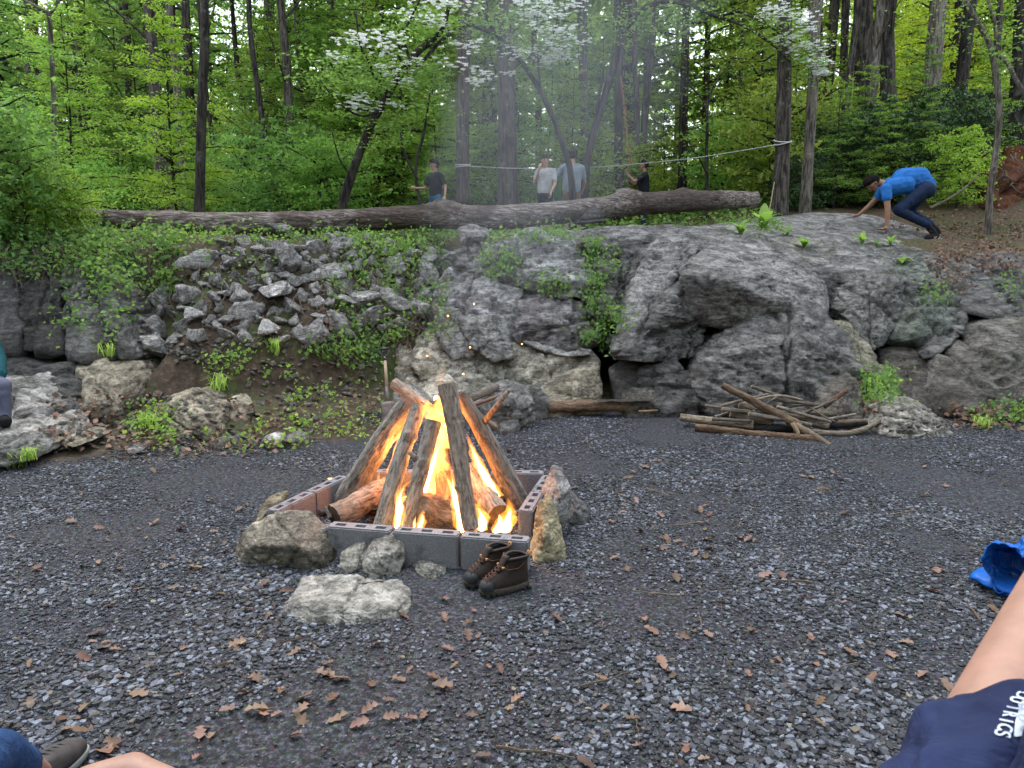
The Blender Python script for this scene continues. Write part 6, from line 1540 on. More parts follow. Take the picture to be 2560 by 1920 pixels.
    return tag(root, label, 'boot', 'pair of hiking boots')
ga = G(1262, 1476); gb = G(1222, 1456)
boot((ga.x, ga.y, tz(ga.x, ga.y) + 0.004), R(207), 'brown hiking boot nearer the viewer beside the front blocks')
boot((gb.x - 0.005, gb.y + 0.02, tz(gb.x, gb.y) + 0.004), R(212), 'brown hiking boot behind the other, beside the front blocks')

# ------------------------------------------------------------------ shovel
M['shaft'] = plain('shovel_wood', (0.42, 0.32, 0.22), 0.6, 0.3, 0.2, 30)
M['rust'] = plain('shovel_steel', (0.16, 0.13, 0.125), 0.6, 0.4, 0.45, 18, 0.4, 0.005, 0.5)
M['black_plastic'] = plain('black_plastic', (0.012, 0.013, 0.016), 0.4, 0.5, 0.2, 20)
top, bot = P(961, 872, 6.95), P(972, 1050, 6.62)
ax = (top - bot).normalized(); root = empty('shovel', bot); sd = Vector((1, 0, 0)); sd = (sd - ax * sd.dot(ax)).normalized()
L = (top - bot).length
def at(t): return ax * (L * t)
mb = MB(); mb.tube([at(0.44), at(0.87)], [0.016, 0.0145], 12); mb.obj('shaft', M['shaft'], root)
mb = MB(); mb.tube([at(0.22), at(0.30), at(0.46)], [0.014, 0.018, 0.019], 12); mb.obj('socket', M['rust'], root)
mb = MB(); mb.tube([at(0.83), at(0.88)], [0.018, 0.018], 10)
mb.tube([at(0.87), at(0.90) + sd * 0.022, at(0.94) + sd * 0.042, at(1.0) + sd * 0.044], 0.009, 8); mb.tube([at(0.87), at(0.90) - sd * 0.022, at(0.94) - sd * 0.042, at(1.0) - sd * 0.044], 0.009, 8)
mb.tube([at(1.0) - sd * 0.052, at(1.0) + sd * 0.052], 0.013, 10); mb.obj('grip', M['black_plastic'], root)
v, f = [], []; fw = ax.cross(sd)
for i in range(9):
    t = i / 8
    for j in range(9):
        s = (j - 4) / 4; w = 0.068 * (1.0 if t < 0.7 else math.sqrt(max(0, 1 - ((t - 0.7) / 0.32) ** 2)))
        v.append(tuple(at(0.25 - 0.40 * t) + sd * s * w + fw * (0.018 * s * s - 0.012)))
for i in range(8):
    for j in range(8): a = i * 9 + j; f.append((a, a + 1, a + 10, a + 9))
bl_ = mesh_obj('blade', v, f, M['rust'], root); md = bl_.modifiers.new('thick', 'SOLIDIFY'); md.thickness = 0.003
tag(root, 'shovel with a black grip leaning against the rocks behind the fire', 'shovel')

# ------------------------------------------------------------------ ropes
M['rope'] = plain('white_rope', (0.62, 0.63, 0.60), 0.8, 0.2, 0.15, 60)
M['rope_y'] = plain('yellow_cord', (0.50, 0.42, 0.20), 0.8, 0.2, 0.15, 60)
M['rope_r'] = plain('red_rope', (0.33, 0.09, 0.05), 0.8, 0.2, 0.15, 60)
mb = MB()
rp = [P(1175, 416, 16.2), P(1300, 421, 15.8), P(1450, 420, 15.3), P(1600, 409, 14.8), P(1750, 393, 14.2), P(1945, 361, 13.3)]
mb.tube(spline(rp, 5), 0.0065, 6)
def wrap(c, r, n=2, tilt=0.1):
    for k in range(n):
        pts_ = [c + Vector((math.cos(a) * r, math.sin(a) * r, tilt * r * math.sin(a + k) - k * 0.04)) for a in [2 * math.pi * i / 20 for i in range(21)]]; mb.tube(pts_, 0.011, 6, False)
wrap(P(1157, 412, 16.5), 0.165, 2); wrap(P(1957, 352, 13.5), 0.15, 2, 0.3)
tag(mb.obj('rope', M['rope']), 'white rope strung from the middle trunk to the right-hand trunk', 'rope')
mb = MB(); mb.tube([P(1936, 455, 13.3), P(1928, 500, 12.8), P(1920, 545, 12.2)], 0.006, 5); tag(mb.obj('cord', M['rope_y']), 'thin yellow cord hanging by the roped trunk', 'cord')
mb = MB(); mb.tube([P(1868, 490, 11.6), P(1865, 520, 11.4), P(1862, 556, 11.2)], 0.005, 5); tag(mb.obj('cord', M['rope_y']), 'thin pale cord hanging from the right end of the fallen trunk', 'cord')
mb = MB(); mb.tube(spline([P(1552, 190, 18.6), P(1562, 280, 18), P(1570, 360, 17.3), P(1578, 415, 16.6)], 4), 0.012, 5); tag(mb.obj('rope', M['rope_r']), 'red rope hanging down to the hands of the boy in black', 'rope')

# ------------------------------------------------------------------ uprooted root plate
def mat_soil():
    m = MT('red_soil'); c = m.coords(); n = m.noise(c, 6, 7, 0.75)
    return m.fin(m.ramp(n.outputs[0], [(0.3, (0.045, 0.016, 0.008)), (0.55, (0.17, 0.062, 0.03)), (0.75, (0.30, 0.14, 0.075))]), 0.95, m.bump(n.outputs[0], 1.0, 0.08))
ROCKM = mat_soil()
rp_ = rock('mound of red soil torn up with tree roots at the right edge', [(2470, 500, 14.5), (2500, 400, 15), (2525, 372, 15.2), (2560, 390, 15.2), (2640, 420, 15), (2640, 560, 14), (2450, 545, 13.8), (2520, 450, 14.2)], 1.0, (1, 1, 1), 0, 5, 5, 0.10, 1, name='root_mound', cat='mound')
ROCKM = M['rock']
rng = random.Random(8)
for k in range(16):
    a = P(rng.uniform(2490, 2570), rng.uniform(380, 500), 14.2); mb = MB()
    q = [a]; 
    for j in range(4): q.append(q[-1] + Vector((rng.uniform(-.12, .12), rng.uniform(-.15, .03), rng.uniform(-.16, .12))))
    mb.tube(spline([p - rp_.location for p in q], 3), [0.018 * (1 - 0.065 * i) for i in range(13)], 5); mb.obj('root', M['stem'], rp_)
# ------------------------------------------------------------------ people
def mat_skin(name, col):
    m = MT(name); c = m.coords(); n = m.noise(c, 14, 5, 0.6); k = m.noise(c, 120, 3, 0.6)
    cc = m.ramp(n.outputs[0], [(0.3, tuple(x * 0.82 for x in col)), (0.7, tuple(min(1, x * 1.12) for x in col))])
    m.fin(cc, 0.55, m.bump(k.outputs[0], 0.25, 0.002), 0.35); m.b.inputs['Subsurface Weight'].default_value = 0.08; m.b.inputs['Subsurface Radius'].default_value = (0.02, 0.008, 0.004); return m.m
def mat_cloth(name, col, var=0.25, print_=None):
    m = MT(name); c = m.coords(per_object=False); n = m.noise(c, 7, 4, 0.6, 0.6); k = m.noise(c, 160, 3, 0.6)
    cc = m.ramp(n.outputs[0], [(0.3, tuple(x * (1 - var) for x in col)), (0.7, tuple(min(1, x * (1 + var)) for x in col))])
    nb = m.bump(n.outputs[0], 0.7, 0.03); nb = m.bump(k.outputs[0], 0.3, 0.002, nb)
    return m.fin(cc, 0.9, nb, 0.15)
M['skin'] = mat_skin('skin_fair', (0.50, 0.29, 0.21)); M['skin2'] = mat_skin('skin_tan', (0.36, 0.19, 0.12)); M['skin3'] = mat_skin('skin_near', (0.36, 0.205, 0.155))
for nm, col in dict(hair_dark=(0.012, 0.010, 0.009), hair_brown=(0.05, 0.03, 0.02), shirt_black=(0.014, 0.017, 0.024), jeans_blue=(0.05, 0.16, 0.28), shirt_white=(0.42, 0.41, 0.42), shorts_black=(0.012, 0.015, 0.024), shirt_grey=(0.24, 0.29, 0.33),
                    shorts_brown=(0.16, 0.10, 0.065), shirt_blue=(0.03, 0.17, 0.52), jeans_navy=(0.018, 0.032, 0.075), shoe_dark=(0.015, 0.015, 0.017), shirt_teal=(0.012, 0.085, 0.105), trousers_grey=(0.13, 0.14, 0.20), cloth_green=(0.03, 0.13, 0.04)).items():
    M[nm] = mat_cloth(nm, col)
M['eye'] = plain('eye_dark', (0.01, 0.008, 0.007), 0.3, 0.5); M['lip'] = plain('lip', (0.30, 0.12, 0.10), 0.5)

def capsule(mb, a, b, ra, rb, n=12, m=5):
    a, b = Vector(a), Vector(b); d = b - a; L = d.length
    t = d.normalized() if L > 1e-6 else Vector((0, 0, 1)); u = t.orthogonal().normalized(); w = t.cross(u)
    rings = []
    for i in range(1, m): s = math.pi / 2 * (1 - i / m); rings.append((a - t * ra * math.sin(s), ra * math.cos(s)))
    rings += [(a, ra), (a.lerp(b, 0.5), (ra + rb) / 2), (b, rb)]
    for i in range(1, m): s = math.pi / 2 * i / m; rings.append((b + t * rb * math.sin(s), rb * math.cos(s)))
    b0 = len(mb.v); mb.v.append(tuple(a - t * ra))
    for c, r in rings:
        for k in range(n): an = 2 * math.pi * k / n; mb.v.append(tuple(c + (u * math.cos(an) + w * math.sin(an)) * r))
    mb.v.append(tuple(b + t * rb)); e = len(mb.v) - 1
    for k in range(n): mb.f.append((b0, b0 + 1 + (k + 1) % n, b0 + 1 + k)); q = b0 + 1 + (len(rings) - 1) * n; mb.f.append((e, q + k, q + (k + 1) % n))
    for i in range(len(rings) - 1):
        for k in range(n): p = b0 + 1 + i * n; mb.f.append((p + k, p + (k + 1) % n, p + n + (k + 1) % n, p + n + k))
def body_mesh(name, segs, mats, voxel=0.011, smooth=4, wrinkle=0.006):
    """segs: (a, b, ra, rb, material key) -> one continuous skin, material by nearest limb"""
    mb = MB()
    for a, b, ra, rb, k in segs: capsule(mb, a, b, ra, rb)
    me0 = bpy.data.meshes.new('tmp'); me0.from_pydata(mb.v, [], mb.f)
    o = bpy.data.objects.new('tmp', me0); COL.objects.link(o)
    md = o.modifiers.new('r', 'REMESH'); md.mode = 'VOXEL'; md.voxel_size = voxel
    ms = o.modifiers.new('s', 'SMOOTH'); ms.iterations = smooth; ms.factor = 0.5
    bpy.context.view_layer.update(); dg = bpy.context.evaluated_depsgraph_get()
    me = bpy.data.meshes.new_from_object(o.evaluated_get(dg)); me.name = name
    bpy.data.objects.remove(o); bpy.data.meshes.remove(me0)
    n = len(me.vertices); v = np.empty(n * 3, np.float32); me.vertices.foreach_get('co', v); v = v.reshape(-1, 3).astype(float)
    best = np.full(n, 1e9); lab = np.zeros(n, int)
    keys = sorted(set(s[4] for s in segs))
    for a, b, ra, rb, k in segs:
        a, b = np.array(a), np.array(b); d = b - a; L2 = max(d @ d, 1e-12)
        t = np.clip(((v - a) @ d) / L2, 0, 1)
        dist = np.linalg.norm(v - a - t[:, None] * d, axis=1) - (ra + (rb - ra) * t)
        m_ = dist < best; best[m_] = dist[m_]; lab[m_] = keys.index(k)
    cloth = np.array([k not in ('skin', 'hair') for k in keys])[lab]
    me.vertices.foreach_get('co', np.empty(n * 3, np.float32))
    nr = np.empty(n * 3, np.float32); me.vertices.foreach_get('normal', nr); nr = nr.reshape(-1, 3)
    w = fbm(v * np.array([9, 9, 5]) + 3, 3, ridged=True) * wrinkle
    hair = np.array([k == 'hair' for k in keys])[lab]
    v = v + nr * (np.where(cloth, w, 0) + np.where(hair, fbm(v * 40, 2) * 0.012, 0))[:, None]
    me.vertices.foreach_set('co', v.astype(np.float32).ravel())
    for k in keys: me.materials.append(mats[k])
    np_ = len(me.polygons); ls = np.empty(np_, np.int32); me.polygons.foreach_get('loop_start', ls)
    vi = np.empty(len(me.loops), np.int32); me.loops.foreach_get('vertex_index', vi)
    me.polygons.foreach_set('material_index', lab[vi[ls]].astype(np.int32)); me.polygons.foreach_set('use_smooth', [True] * np_)
    me.update(); return me
def hand(segs, wrist, d, side, s=1.0, curl=0.5, key='skin'):
    """palm and five fingers from the wrist along d; side = thumb direction"""
    d = Vector(d).normalized(); side = Vector(side); side = (side - d * side.dot(d)).normalized(); dn = d.cross(side)
    w = Vector(wrist); pc = w + d * 0.085 * s
    segs.append((w, pc, 0.024 * s, 0.022 * s, key)); segs.append((w + d * 0.04 * s + side * 0.02 * s, pc + side * 0.022 * s, 0.018 * s, 0.016 * s, key)); segs.append((w + d * 0.04 * s - side * 0.02 * s, pc - side * 0.024 * s, 0.018 * s, 0.015 * s, key))
    for k, L in enumerate((0.070, 0.080, 0.074, 0.058)):
        b = pc + side * (0.033 - 0.022 * k) * s; d1 = (d + dn * curl * 0.5).normalized(); d2 = (d + dn * curl * 1.6).normalized()
        m_ = b + d1 * L * 0.55 * s; segs.append((b, m_, 0.0098 * s, 0.009 * s, key)); segs.append((m_, m_ + d2 * L * 0.45 * s, 0.009 * s, 0.008 * s, key))
    tb = w + d * 0.03 * s + side * 0.03 * s; tm = tb + (d * 0.6 + side * 0.8 + dn * 0.2).normalized() * 0.04 * s
    segs.append((tb, tm, 0.013 * s, 0.011 * s, key)); segs.append((tm, tm + (d + side * 0.25 + dn * 0.3).normalized() * 0.035 * s, 0.011 * s, 0.009 * s, key))
def head(segs, c, f, up, s=1.0, hair='short'):
    """skull, jaw, nose, ears and hair; f = where the face looks"""
    c, f, up = Vector(c), Vector(f).normalized(), Vector(up).normalized(); r = up.cross(f).normalized(); up = f.cross(r)
    segs.append((c + up * .02 * s - f * .018 * s, c + up * .02 * s + f * .02 * s, .082 * s, .078 * s, 'skin'))
    segs.append((c - up * .035 * s + f * .03 * s, c - up * .075 * s + f * .045 * s, .058 * s, .038 * s, 'skin'))
    segs.append((c + up * .012 * s + f * .09 * s, c - up * .018 * s + f * .107 * s, .008 * s, .014 * s, 'skin'))
    for q in (-1, 1): segs.append((c + r * q * .084 * s + up * .012 * s, c + r * q * .084 * s - up * .025 * s, .014 * s, .011 * s, 'skin'))
    H = [(.055, -.035, .082, .02), (.075, .015, .072, .02), (.02, -.05, .080, -.03)]
    for u_, f_, rr, u2 in H: segs.append((c + up * u_ * s + f * f_ * s - r * .015 * s, c + up * u_ * s + f * f_ * s + r * .015 * s, rr * s, rr * s, 'hair'))
    segs.append((c + up * .095 * s + f * .055 * s - r * .03 * s, c + up * .095 * s + f * .055 * s + r * .03 * s, .030 * s, .030 * s, 'hair'))
    if hair == 'long':
        for q in (-1, 1): segs.append((c + r * q * .06 * s - f * .03 * s + up * .02 * s, c + r * q * .06 * s - f * .035 * s - up * .06 * s, .045 * s, .035 * s, 'hair'))
    return c, f, up, r, s
def face(root, h):
    c, f, up, r, s = h
    for q in (-1, 1):
        mb = MB(); p = c + r * q * .032 * s + up * .018 * s + f * .088 * s; capsule(mb, p - r * .006 * s, p + r * .006 * s, .0075 * s, .0075 * s, 8, 3); mb.obj('eye', M['eye'], root)
        mb = MB(); p = c + r * q * .033 * s + up * .038 * s + f * .093 * s; capsule(mb, p - r * .014 * s, p + r * .014 * s, .005 * s, .005 * s, 6, 2); mb.obj('eyebrow', M['hair_dark'], root)
    mb = MB(); p = c - up * .045 * s + f * .089 * s; capsule(mb, p - r * .018 * s, p + r * .018 * s, .006 * s, .006 * s, 8, 3); mb.obj('mouth', M['lip'], root)
def stand(px, py_top, Y, ang, label, shirt, legs, hairm, pose, skinm='skin', hair='short', long_legs=True, look=None, fat=1.0, sleeve=0.62):
    """standing person: crown of the head at (px, py_top, Y), feet on the forest floor; ang = facing (0 = away from camera, 180 = to camera)"""
    tp = P(px, py_top, Y); g = drop(tp.x, tp.y)[0].z; Ht = tp.z - g; s = Ht / 1.75
    root = empty('person', (tp.x, tp.y, g), (0, 0, R(ang)))
    V = lambda x, y, z: Vector((x * s, y * s, z * s))
    S = []
    S += [(V(0, 0, .93), V(0, 0, 1.10), .135 * s * fat, .130 * s * fat, 'legs'), (V(-.04, 0, 1.02), V(-.05, 0, 1.32), .125 * s * fat, .125 * s * fat, 'shirt'), (V(.04, 0, 1.02), V(.05, 0, 1.32), .125 * s * fat, .125 * s * fat, 'shirt'), (V(0, .0, .98), V(0, .0, 1.12), .142 * s * fat, .14 * s * fat, 'shirt'),
          (V(-.13, -.005, 1.40), V(.13, -.005, 1.40), .075 * s, .075 * s, 'shirt'), (V(0, -.01, 1.44), V(0, .01, 1.54), .056 * s, .052 * s, 'skin')]
    for q in (-1, 1):
        hp, kn, an = V(q * .092, 0, .90), V(q * .10, .02, .50), V(q * .10, -.02, .09)
        S += [(hp, kn, .088 * s * fat, .060 * s, 'legs'), (kn, V(q * .10, .0, .36), .058 * s, .058 * s, 'legs'), (V(q * .10, .0, .34), an, .052 * s, .040 * s, 'legs' if long_legs else 'skin'), (an + V(0, -.03, -.04), an + V(0, .15, -.055), .042 * s, .036 * s, 'shoe')]
        el, wr, hd, th = [Vector(x) * s if i < 2 else Vector(x) for i, x in enumerate(pose[0 if q < 0 else 1])]
        sh = V(q * .185, -.005, 1.39); m_ = sh.lerp(el, sleeve)
        S += [(sh, m_, .066 * s, .060 * s, 'shirt'), (m_, el, .044 * s, .038 * s, 'skin'), (el, wr, .038 * s, .025 * s, 'skin')]
        hand(S, wr, hd, th, s, 0.6)
    lk = look or (0, 1, 0)
    h = head(S, V(0, .025, 1.635), lk, (0, 0, 1), s, hair)
    mats = dict(skin=M[skinm], hair=M[hairm], shirt=M[shirt], legs=M[legs], shoe=M['shoe_dark'])
    me = body_mesh('body', S, mats, 0.0115)
    o = bpy.data.objects.new('body', me); COL.objects.link(o); o.parent = root; face(root, h)
    return tag(root, label, 'person')
ARM_DOWN = lambda q: ((q * .24, .0, 1.10), (q * .25, .10, .86), (0, .3, -1), (0, 1, 0))
# facing: local +y turned by ang about z; 180 looks to the camera
stand(1087, 400, 13.0, 132, 'person in a black shirt and blue jeans striding behind the fallen trunk', 'shirt_black', 'jeans_blue', 'hair_dark',
      [((-.27, -.10, 1.12), (-.34, -.02, .90), (-.3, .4, -1), (0, 1, 0)), ((.27, .10, 1.12), (.46, .26, 1.13), (1, .4, .2), (0, 0, 1))], look=(.15, 1, -.1))
stand(1364, 389, 13.4, 152, 'person in a white shirt and black shorts with a hand raised to the mouth', 'shirt_white', 'shorts_black', 'hair_brown',
      [((-.25, .02, 1.12), (-.22, .16, .93), (0, .3, -1), (0, 1, 0)), ((.22, .10, 1.16), (.06, .22, 1.42), (-.35, .1, 1), (-1, 0, 0))], hair='long', fat=1.12, look=(-.75, 1, -.15), long_legs=False)
stand(1431, 373, 14.1, 8, 'person in a loose grey shirt and brown shorts seen from behind', 'shirt_grey', 'shorts_brown', 'hair_brown',
      [((-.33, .12, 1.16), (-.26, .34, 1.18), (0, 1, .1), (0, 0, 1)), ((.27, .05, 1.14), (.27, .22, .98), (0, 1, -.3), (0, 0, 1))], long_legs=False, fat=1.1)
stand(1612, 403, 16.5, 86, 'boy in a black shirt holding a rope up with both hands', 'shirt_black', 'jeans_navy', 'hair_dark',
      [((-.20, .26, 1.22), (-.08, .44, 1.40), (0, .5, 1), (1, 0, 0)), ((.20, .24, 1.18), (.06, .43, 1.46), (0, .5, 1), (-1, 0, 0))], skinm='skin2')
# green cloth between the two
mb = MB(); capsule(mb, P(1397, 448, 14.6), P(1394, 492, 14.6), 0.07, 0.085, 14); q = P(1394, 520, 14.6)
capsule(mb, P(1397, 480, 14.6), Vector((q.x, q.y, tz(q.x, q.y) + 0.03)), 0.08, 0.04, 12)
tag(mb.obj('cloth_bundle', M['cloth_green']), 'green cloth hanging between the white-shirted and grey-shirted people', 'cloth')

# person crawling on the dome
Yc_ = 11.5
S = []
def Q(px, py, Y): return P(px, py, Y)
hip, chest = Q(2318, 460, Yc_), Q(2228, 462, Yc_)
S += [(Q(2228, 468, 11.42), Q(2262, 462, 11.42), .125, .14, 'shirt'), (Q(2228, 464, 11.62), Q(2262, 460, 11.62), .125, .14, 'shirt'), (Q(2258, 448, Yc_), Q(2298, 444, Yc_), .165, .155, 'shirt'), (Q(2296, 452, Yc_), Q(2316, 462, Yc_), .145, .13, 'shirt'),
      (Q(2308, 472, 11.4), Q(2318, 476, 11.4), .12, .12, 'legs'), (Q(2308, 470, 11.6), Q(2318, 474, 11.6), .12, .12, 'legs'), (Q(2214, 462, Yc_), Q(2196, 456, Yc_), .062, .055, 'skin')]
# near arm and far arm
S += [(Q(2215, 472, 11.32), Q(2217, 494, 11.28), .078, .070, 'shirt'), (Q(2217, 492, 11.28), Q(2219, 526, 11.25), .050, .043, 'skin'), (Q(2219, 526, 11.25), Q(2217, 568, 11.25), .043, .030, 'skin'),
      (Q(2208, 472, 11.68), Q(2197, 490, 11.74), .074, .064, 'shirt'), (Q(2197, 490, 11.74), Q(2176, 512, 11.8), .048, .042, 'skin'), (Q(2176, 512, 11.8), Q(2146, 538, 11.85), .041, .028, 'skin')]
hand(S, Q(2216, 571, 11.24), (-1, -.2, -.12), (0, -1, 0), 1.05, 0.15); hand(S, Q(2146, 538, 11.85), (-1, .1, -.25), (0, -1, 0), 1.05, 0.15)
# legs: near knee forward, shin back
S += [(Q(2314, 472, 11.38), Q(2246, 524, 11.32), .115, .075, 'legs'), (Q(2246, 526, 11.32), Q(2318, 562, 11.35), .072, .052, 'legs'), (Q(2320, 564, 11.35), Q(2340, 590, 11.33), .045, .042, 'shoe'), (Q(2340, 590, 11.33), Q(2318, 596, 11.3), .042, .04, 'shoe'),
      (Q(2316, 470, 11.62), Q(2270, 528, 11.66), .115, .078, 'legs'), (Q(2270, 528, 11.66), Q(2326, 560, 11.68), .070, .052, 'legs'), (Q(2326, 560, 11.68), Q(2344, 580, 11.68), .045, .042, 'shoe')]
h = head(S, Q(2182, 459, Yc_), (-.5, -.12, -.86), (-.85, 0, .5), 1.0)
base = drop(Q(2260, 560, Yc_).x, Yc_)[0]
me = body_mesh('body', [(a - base, b - base, ra, rb, k) for a, b, ra, rb, k in S], dict(skin=M['skin2'], hair=M['hair_dark'], shirt=M['shirt_blue'], legs=M['jeans_navy'], shoe=M['shoe_dark']), 0.011)
root = empty('person', base); o = bpy.data.objects.new('body', me); COL.objects.link(o); o.parent = root
face(root, (h[0] - base, *h[1:]))
tag(root, 'person in a bright blue shirt crawling on hands and feet over the rock dome', 'person')

# person seated at the left picture edge
S = []; c = P(-60, 985, 6.0); b = Vector((c.x, c.y, c.z))
sh = Q(-60, 812, 6.05)
S += [(Q(-85, 960, 6.1), Q(-85, 880, 6.1), .15, .14, 'shirt'), (Q(-85, 880, 6.1), Q(-85, 830, 6.1), .15, .13, 'shirt'), (Q(-110, 815, 6.1), Q(-45, 815, 6.1), .075, .075, 'shirt'), (Q(-78, 805, 6.1), Q(-78, 780, 6.05), .055, .05, 'skin'),
      (Q(-40, 825, 6.05), Q(-6, 895, 5.95), .072, .060, 'shirt'), (Q(-6, 895, 5.95), Q(-2, 935, 5.8), .056, .048, 'shirt'), (Q(-120, 825, 6.1), Q(-140, 900, 6.0), .07, .058, 'shirt'), (Q(-140, 900, 6.0), Q(-100, 945, 5.8), .054, .045, 'shirt'),
      (Q(-70, 965, 6.05), Q(2, 968, 5.72), .095, .075, 'legs'), (Q(2, 968, 5.72), Q(8, 1042, 5.68), .072, .052, 'legs'), (Q(8, 1052, 5.72), Q(14, 1054, 5.55), .045, .042, 'shoe'),
      (Q(-105, 965, 6.05), Q(-90, 970, 5.68), .095, .075, 'legs'), (Q(-90, 970, 5.68), Q(-88, 1048, 5.65), .072, .05, 'legs'), (Q(-88, 1056, 5.7), Q(-86, 1060, 5.5), .045, .04, 'shoe')]
hand(S, Q(-2, 938, 5.8), (.2, -.3, -1), (0, -1, 0), 1, 0.4); hand(S, Q(-100, 945, 5.8), (.6, -.3, -.4), (0, -1, 0), 1, 0.4)
h = head(S, Q(-74, 752, 6.05), (.7, -.7, 0), (0, 0, 1))
base = Vector((b.x, b.y, P(0, 1066, 5.6).z))
me = body_mesh('body', [(a - base, b_ - base, ra, rb, k) for a, b_, ra, rb, k in S], dict(skin=M['skin'], hair=M['hair_brown'], shirt=M['shirt_teal'], legs=M['trousers_grey'], shoe=M['shoe_dark']), 0.012)
root = empty('person', base); o = bpy.data.objects.new('body', me); COL.objects.link(o); o.parent = root; face(root, (h[0] - base, *h[1:]))
tag(root, 'person with a teal sleeve and grey trousers seated at the left picture edge', 'person')

# ------------------------------------------------------------------ person seated close at lower right: bare leg, navy shorts with print
M['navy'] = mat_cloth('navy_shorts', (0.020, 0.030, 0.085), 0.3)
M['print'] = plain('white_print', (0.62, 0.70, 0.80), 0.7, 0.2, 0.08, 40)
M['print_line'] = plain('print_line', (0.33, 0.40, 0.50), 0.7, 0.2, 0.08, 40)
hipp, knee = P(2385, 2110, 0.95), P(2650, 1460, 1.42)
ax = (knee - hipp); Lt = ax.length; ax.normalize()
base = Vector((hipp.x + 0.2, hipp.y - 0.1, 0.0)); root = empty('person', base)
S = []
ank = Vector((knee.x + 0.02, knee.y + 0.12, 0.10))
S += [(hipp + ax * 0.02, hipp + ax * 0.2, .088, .092, 'skin'), (hipp + ax * 0.2, knee, .092, .066, 'skin'), (knee, knee.lerp(ank, 0.35), .064, .058, 'skin'), (knee.lerp(ank, 0.35), ank, .058, .038, 'skin'), (ank + Vector((0, -.04, -.055)), ank + Vector((0, .16, -.06)), .042, .038, 'shoe')]
other = hipp + Vector((0.34, -0.02, -0.02)); kn2 = other + Vector((0.08, 0.42, 0.06)); an2 = Vector((kn2.x, kn2.y + 0.1, 0.1))
S += [(other, kn2, .095, .068, 'legs'), (kn2, an2, .064, .04, 'skin'), (an2 + Vector((0, -.04, -.055)), an2 + Vector((0, .16, -.06)), .042, .038, 'shoe'), (hipp + Vector((.02, -.06, 0)), other + Vector((0, -.06, 0)), .13, .13, 'legs'),
      (hipp.lerp(other, .5) + Vector((0, -.08, .02)), hipp.lerp(other, .5) + Vector((0, -.16, .38)), .15, .15, 'shirt'), (hipp.lerp(other, .3) + Vector((0, -.16, .40)), hipp.lerp(other, .7) + Vector((0, -.16, .40)), .1, .1, 'shirt')]
me = body_mesh('body', [(a - base, b_ - base, ra, rb, k) for a, b_, ra, rb, k in S], dict(skin=M['skin3'], legs=M['navy'], shirt=M['navy'], shoe=M['shoe_dark']), 0.010, 8, 0.004)
o = bpy.data.objects.new('body', me); COL.objects.link(o); o.parent = root
# trouser leg: a loose folded tube round the thigh
up_ = Vector((0, 0, 1)); sdv = ax.cross(up_).normalized(); upv = sdv.cross(ax).normalized()
T0, T1 = -0.10, 0.0
def hem_t(a): return 0.215 + 0.075 * math.cos(a - 0.5)         # slanting hem, further down the leg on the near side
NS, NT = 96, 46; v = []
for i in range(NT):
    s = i / (NT - 1)
    for j in range(NS):
        a = 2 * math.pi * j / NS; tt = -0.20 + (hem_t(a) + 0.20) * s
        r = 0.122 - 0.014 * s + 0.006 * math.sin(3 * a + 5 * s) * (0.4 + s) + 0.004 * math.sin(7 * a - 9 * s)
        v.append(tuple(hipp + ax * tt + (sdv * math.cos(a) + upv * math.sin(a)) * r - base))
v = np.array(v)
cen = np.array(hipp - base); axn = np.array(ax); rel = v - cen; t_ = rel @ axn; nr = rel - t_[:, None] * axn; nr /= np.linalg.norm(nr, axis=1)[:, None]
fold = fbm(v * 13 + 2, 3); v = v + nr * (0.010 * fold + 0.010 * (fbm(v * np.array([9, 9, 9]) + 40, 2, ridged=True) - 0.5))[:, None]
f = [(i * NS + j, i * NS + (j + 1) % NS, (i + 1) * NS + (j + 1) % NS, (i + 1) * NS + j) for i in range(NT - 1) for j in range(NS)]
sh_ = mesh_obj('shorts', v, f, M['navy'], root); md = sh_.modifiers.new('thick', 'SOLIDIFY'); md.thickness = 0.003
tag(sh_, 'navy shorts with white lettering')
sbv = BVHTree.FromPolygons([tuple(map(float, q + np.array(base))) for q in v], f)
def decal(name, verts, faces, mat, off=0.006):
    """lays flat print points (photo px) on the cloth"""
    out = []
    for px, py in verts:
        d_ = ray(px, py).normalized(); r_h = sbv.ray_cast(Vector((0, 0, CAM_H)), d_, 5)
        if r_h[0] is None: return None
        n_ = r_h[1] if r_h[1].dot(d_) < 0 else -r_h[1]
        out.append(r_h[0] + n_ * off - base)
    return mesh_obj(name, out, faces, mat, sh_)
def text_px(txt, x, y, size, ang, dx=1.0):
    cu = bpy.data.curves.new('t', 'FONT'); cu.body = txt; cu.size = 1.0; cu.offset = 0.022; cu.resolution_u = 3
    ob = bpy.data.objects.new('t', cu); COL.objects.link(ob); bpy.context.view_layer.update()
    me = bpy.data.meshes.new_from_object(ob.evaluated_get(bpy.context.evaluated_depsgraph_get())); bpy.data.objects.remove(ob)
    bm = bmesh.new(); bm.from_mesh(me); bmesh.ops.triangulate(bm, faces=bm.faces[:])
    for _ in range(2): bmesh.ops.subdivide_edges(bm, edges=[e for e in bm.edges if e.calc_length() > 0.12], cuts=1)
    bmesh.ops.triangulate(bm, faces=bm.faces[:])
    vs = [(v_.co.x, v_.co.y) for v_ in bm.verts]; fs = [tuple(v_.index for v_ in f_.verts) for f_ in bm.faces]; bm.free()
    ca_, sa = math.cos(ang), math.sin(ang)
    return [(x + size * (dx * a * ca_ + b_ * sa), y + size * (dx * a * sa - b_ * ca_)) for a, b_ in vs], fs
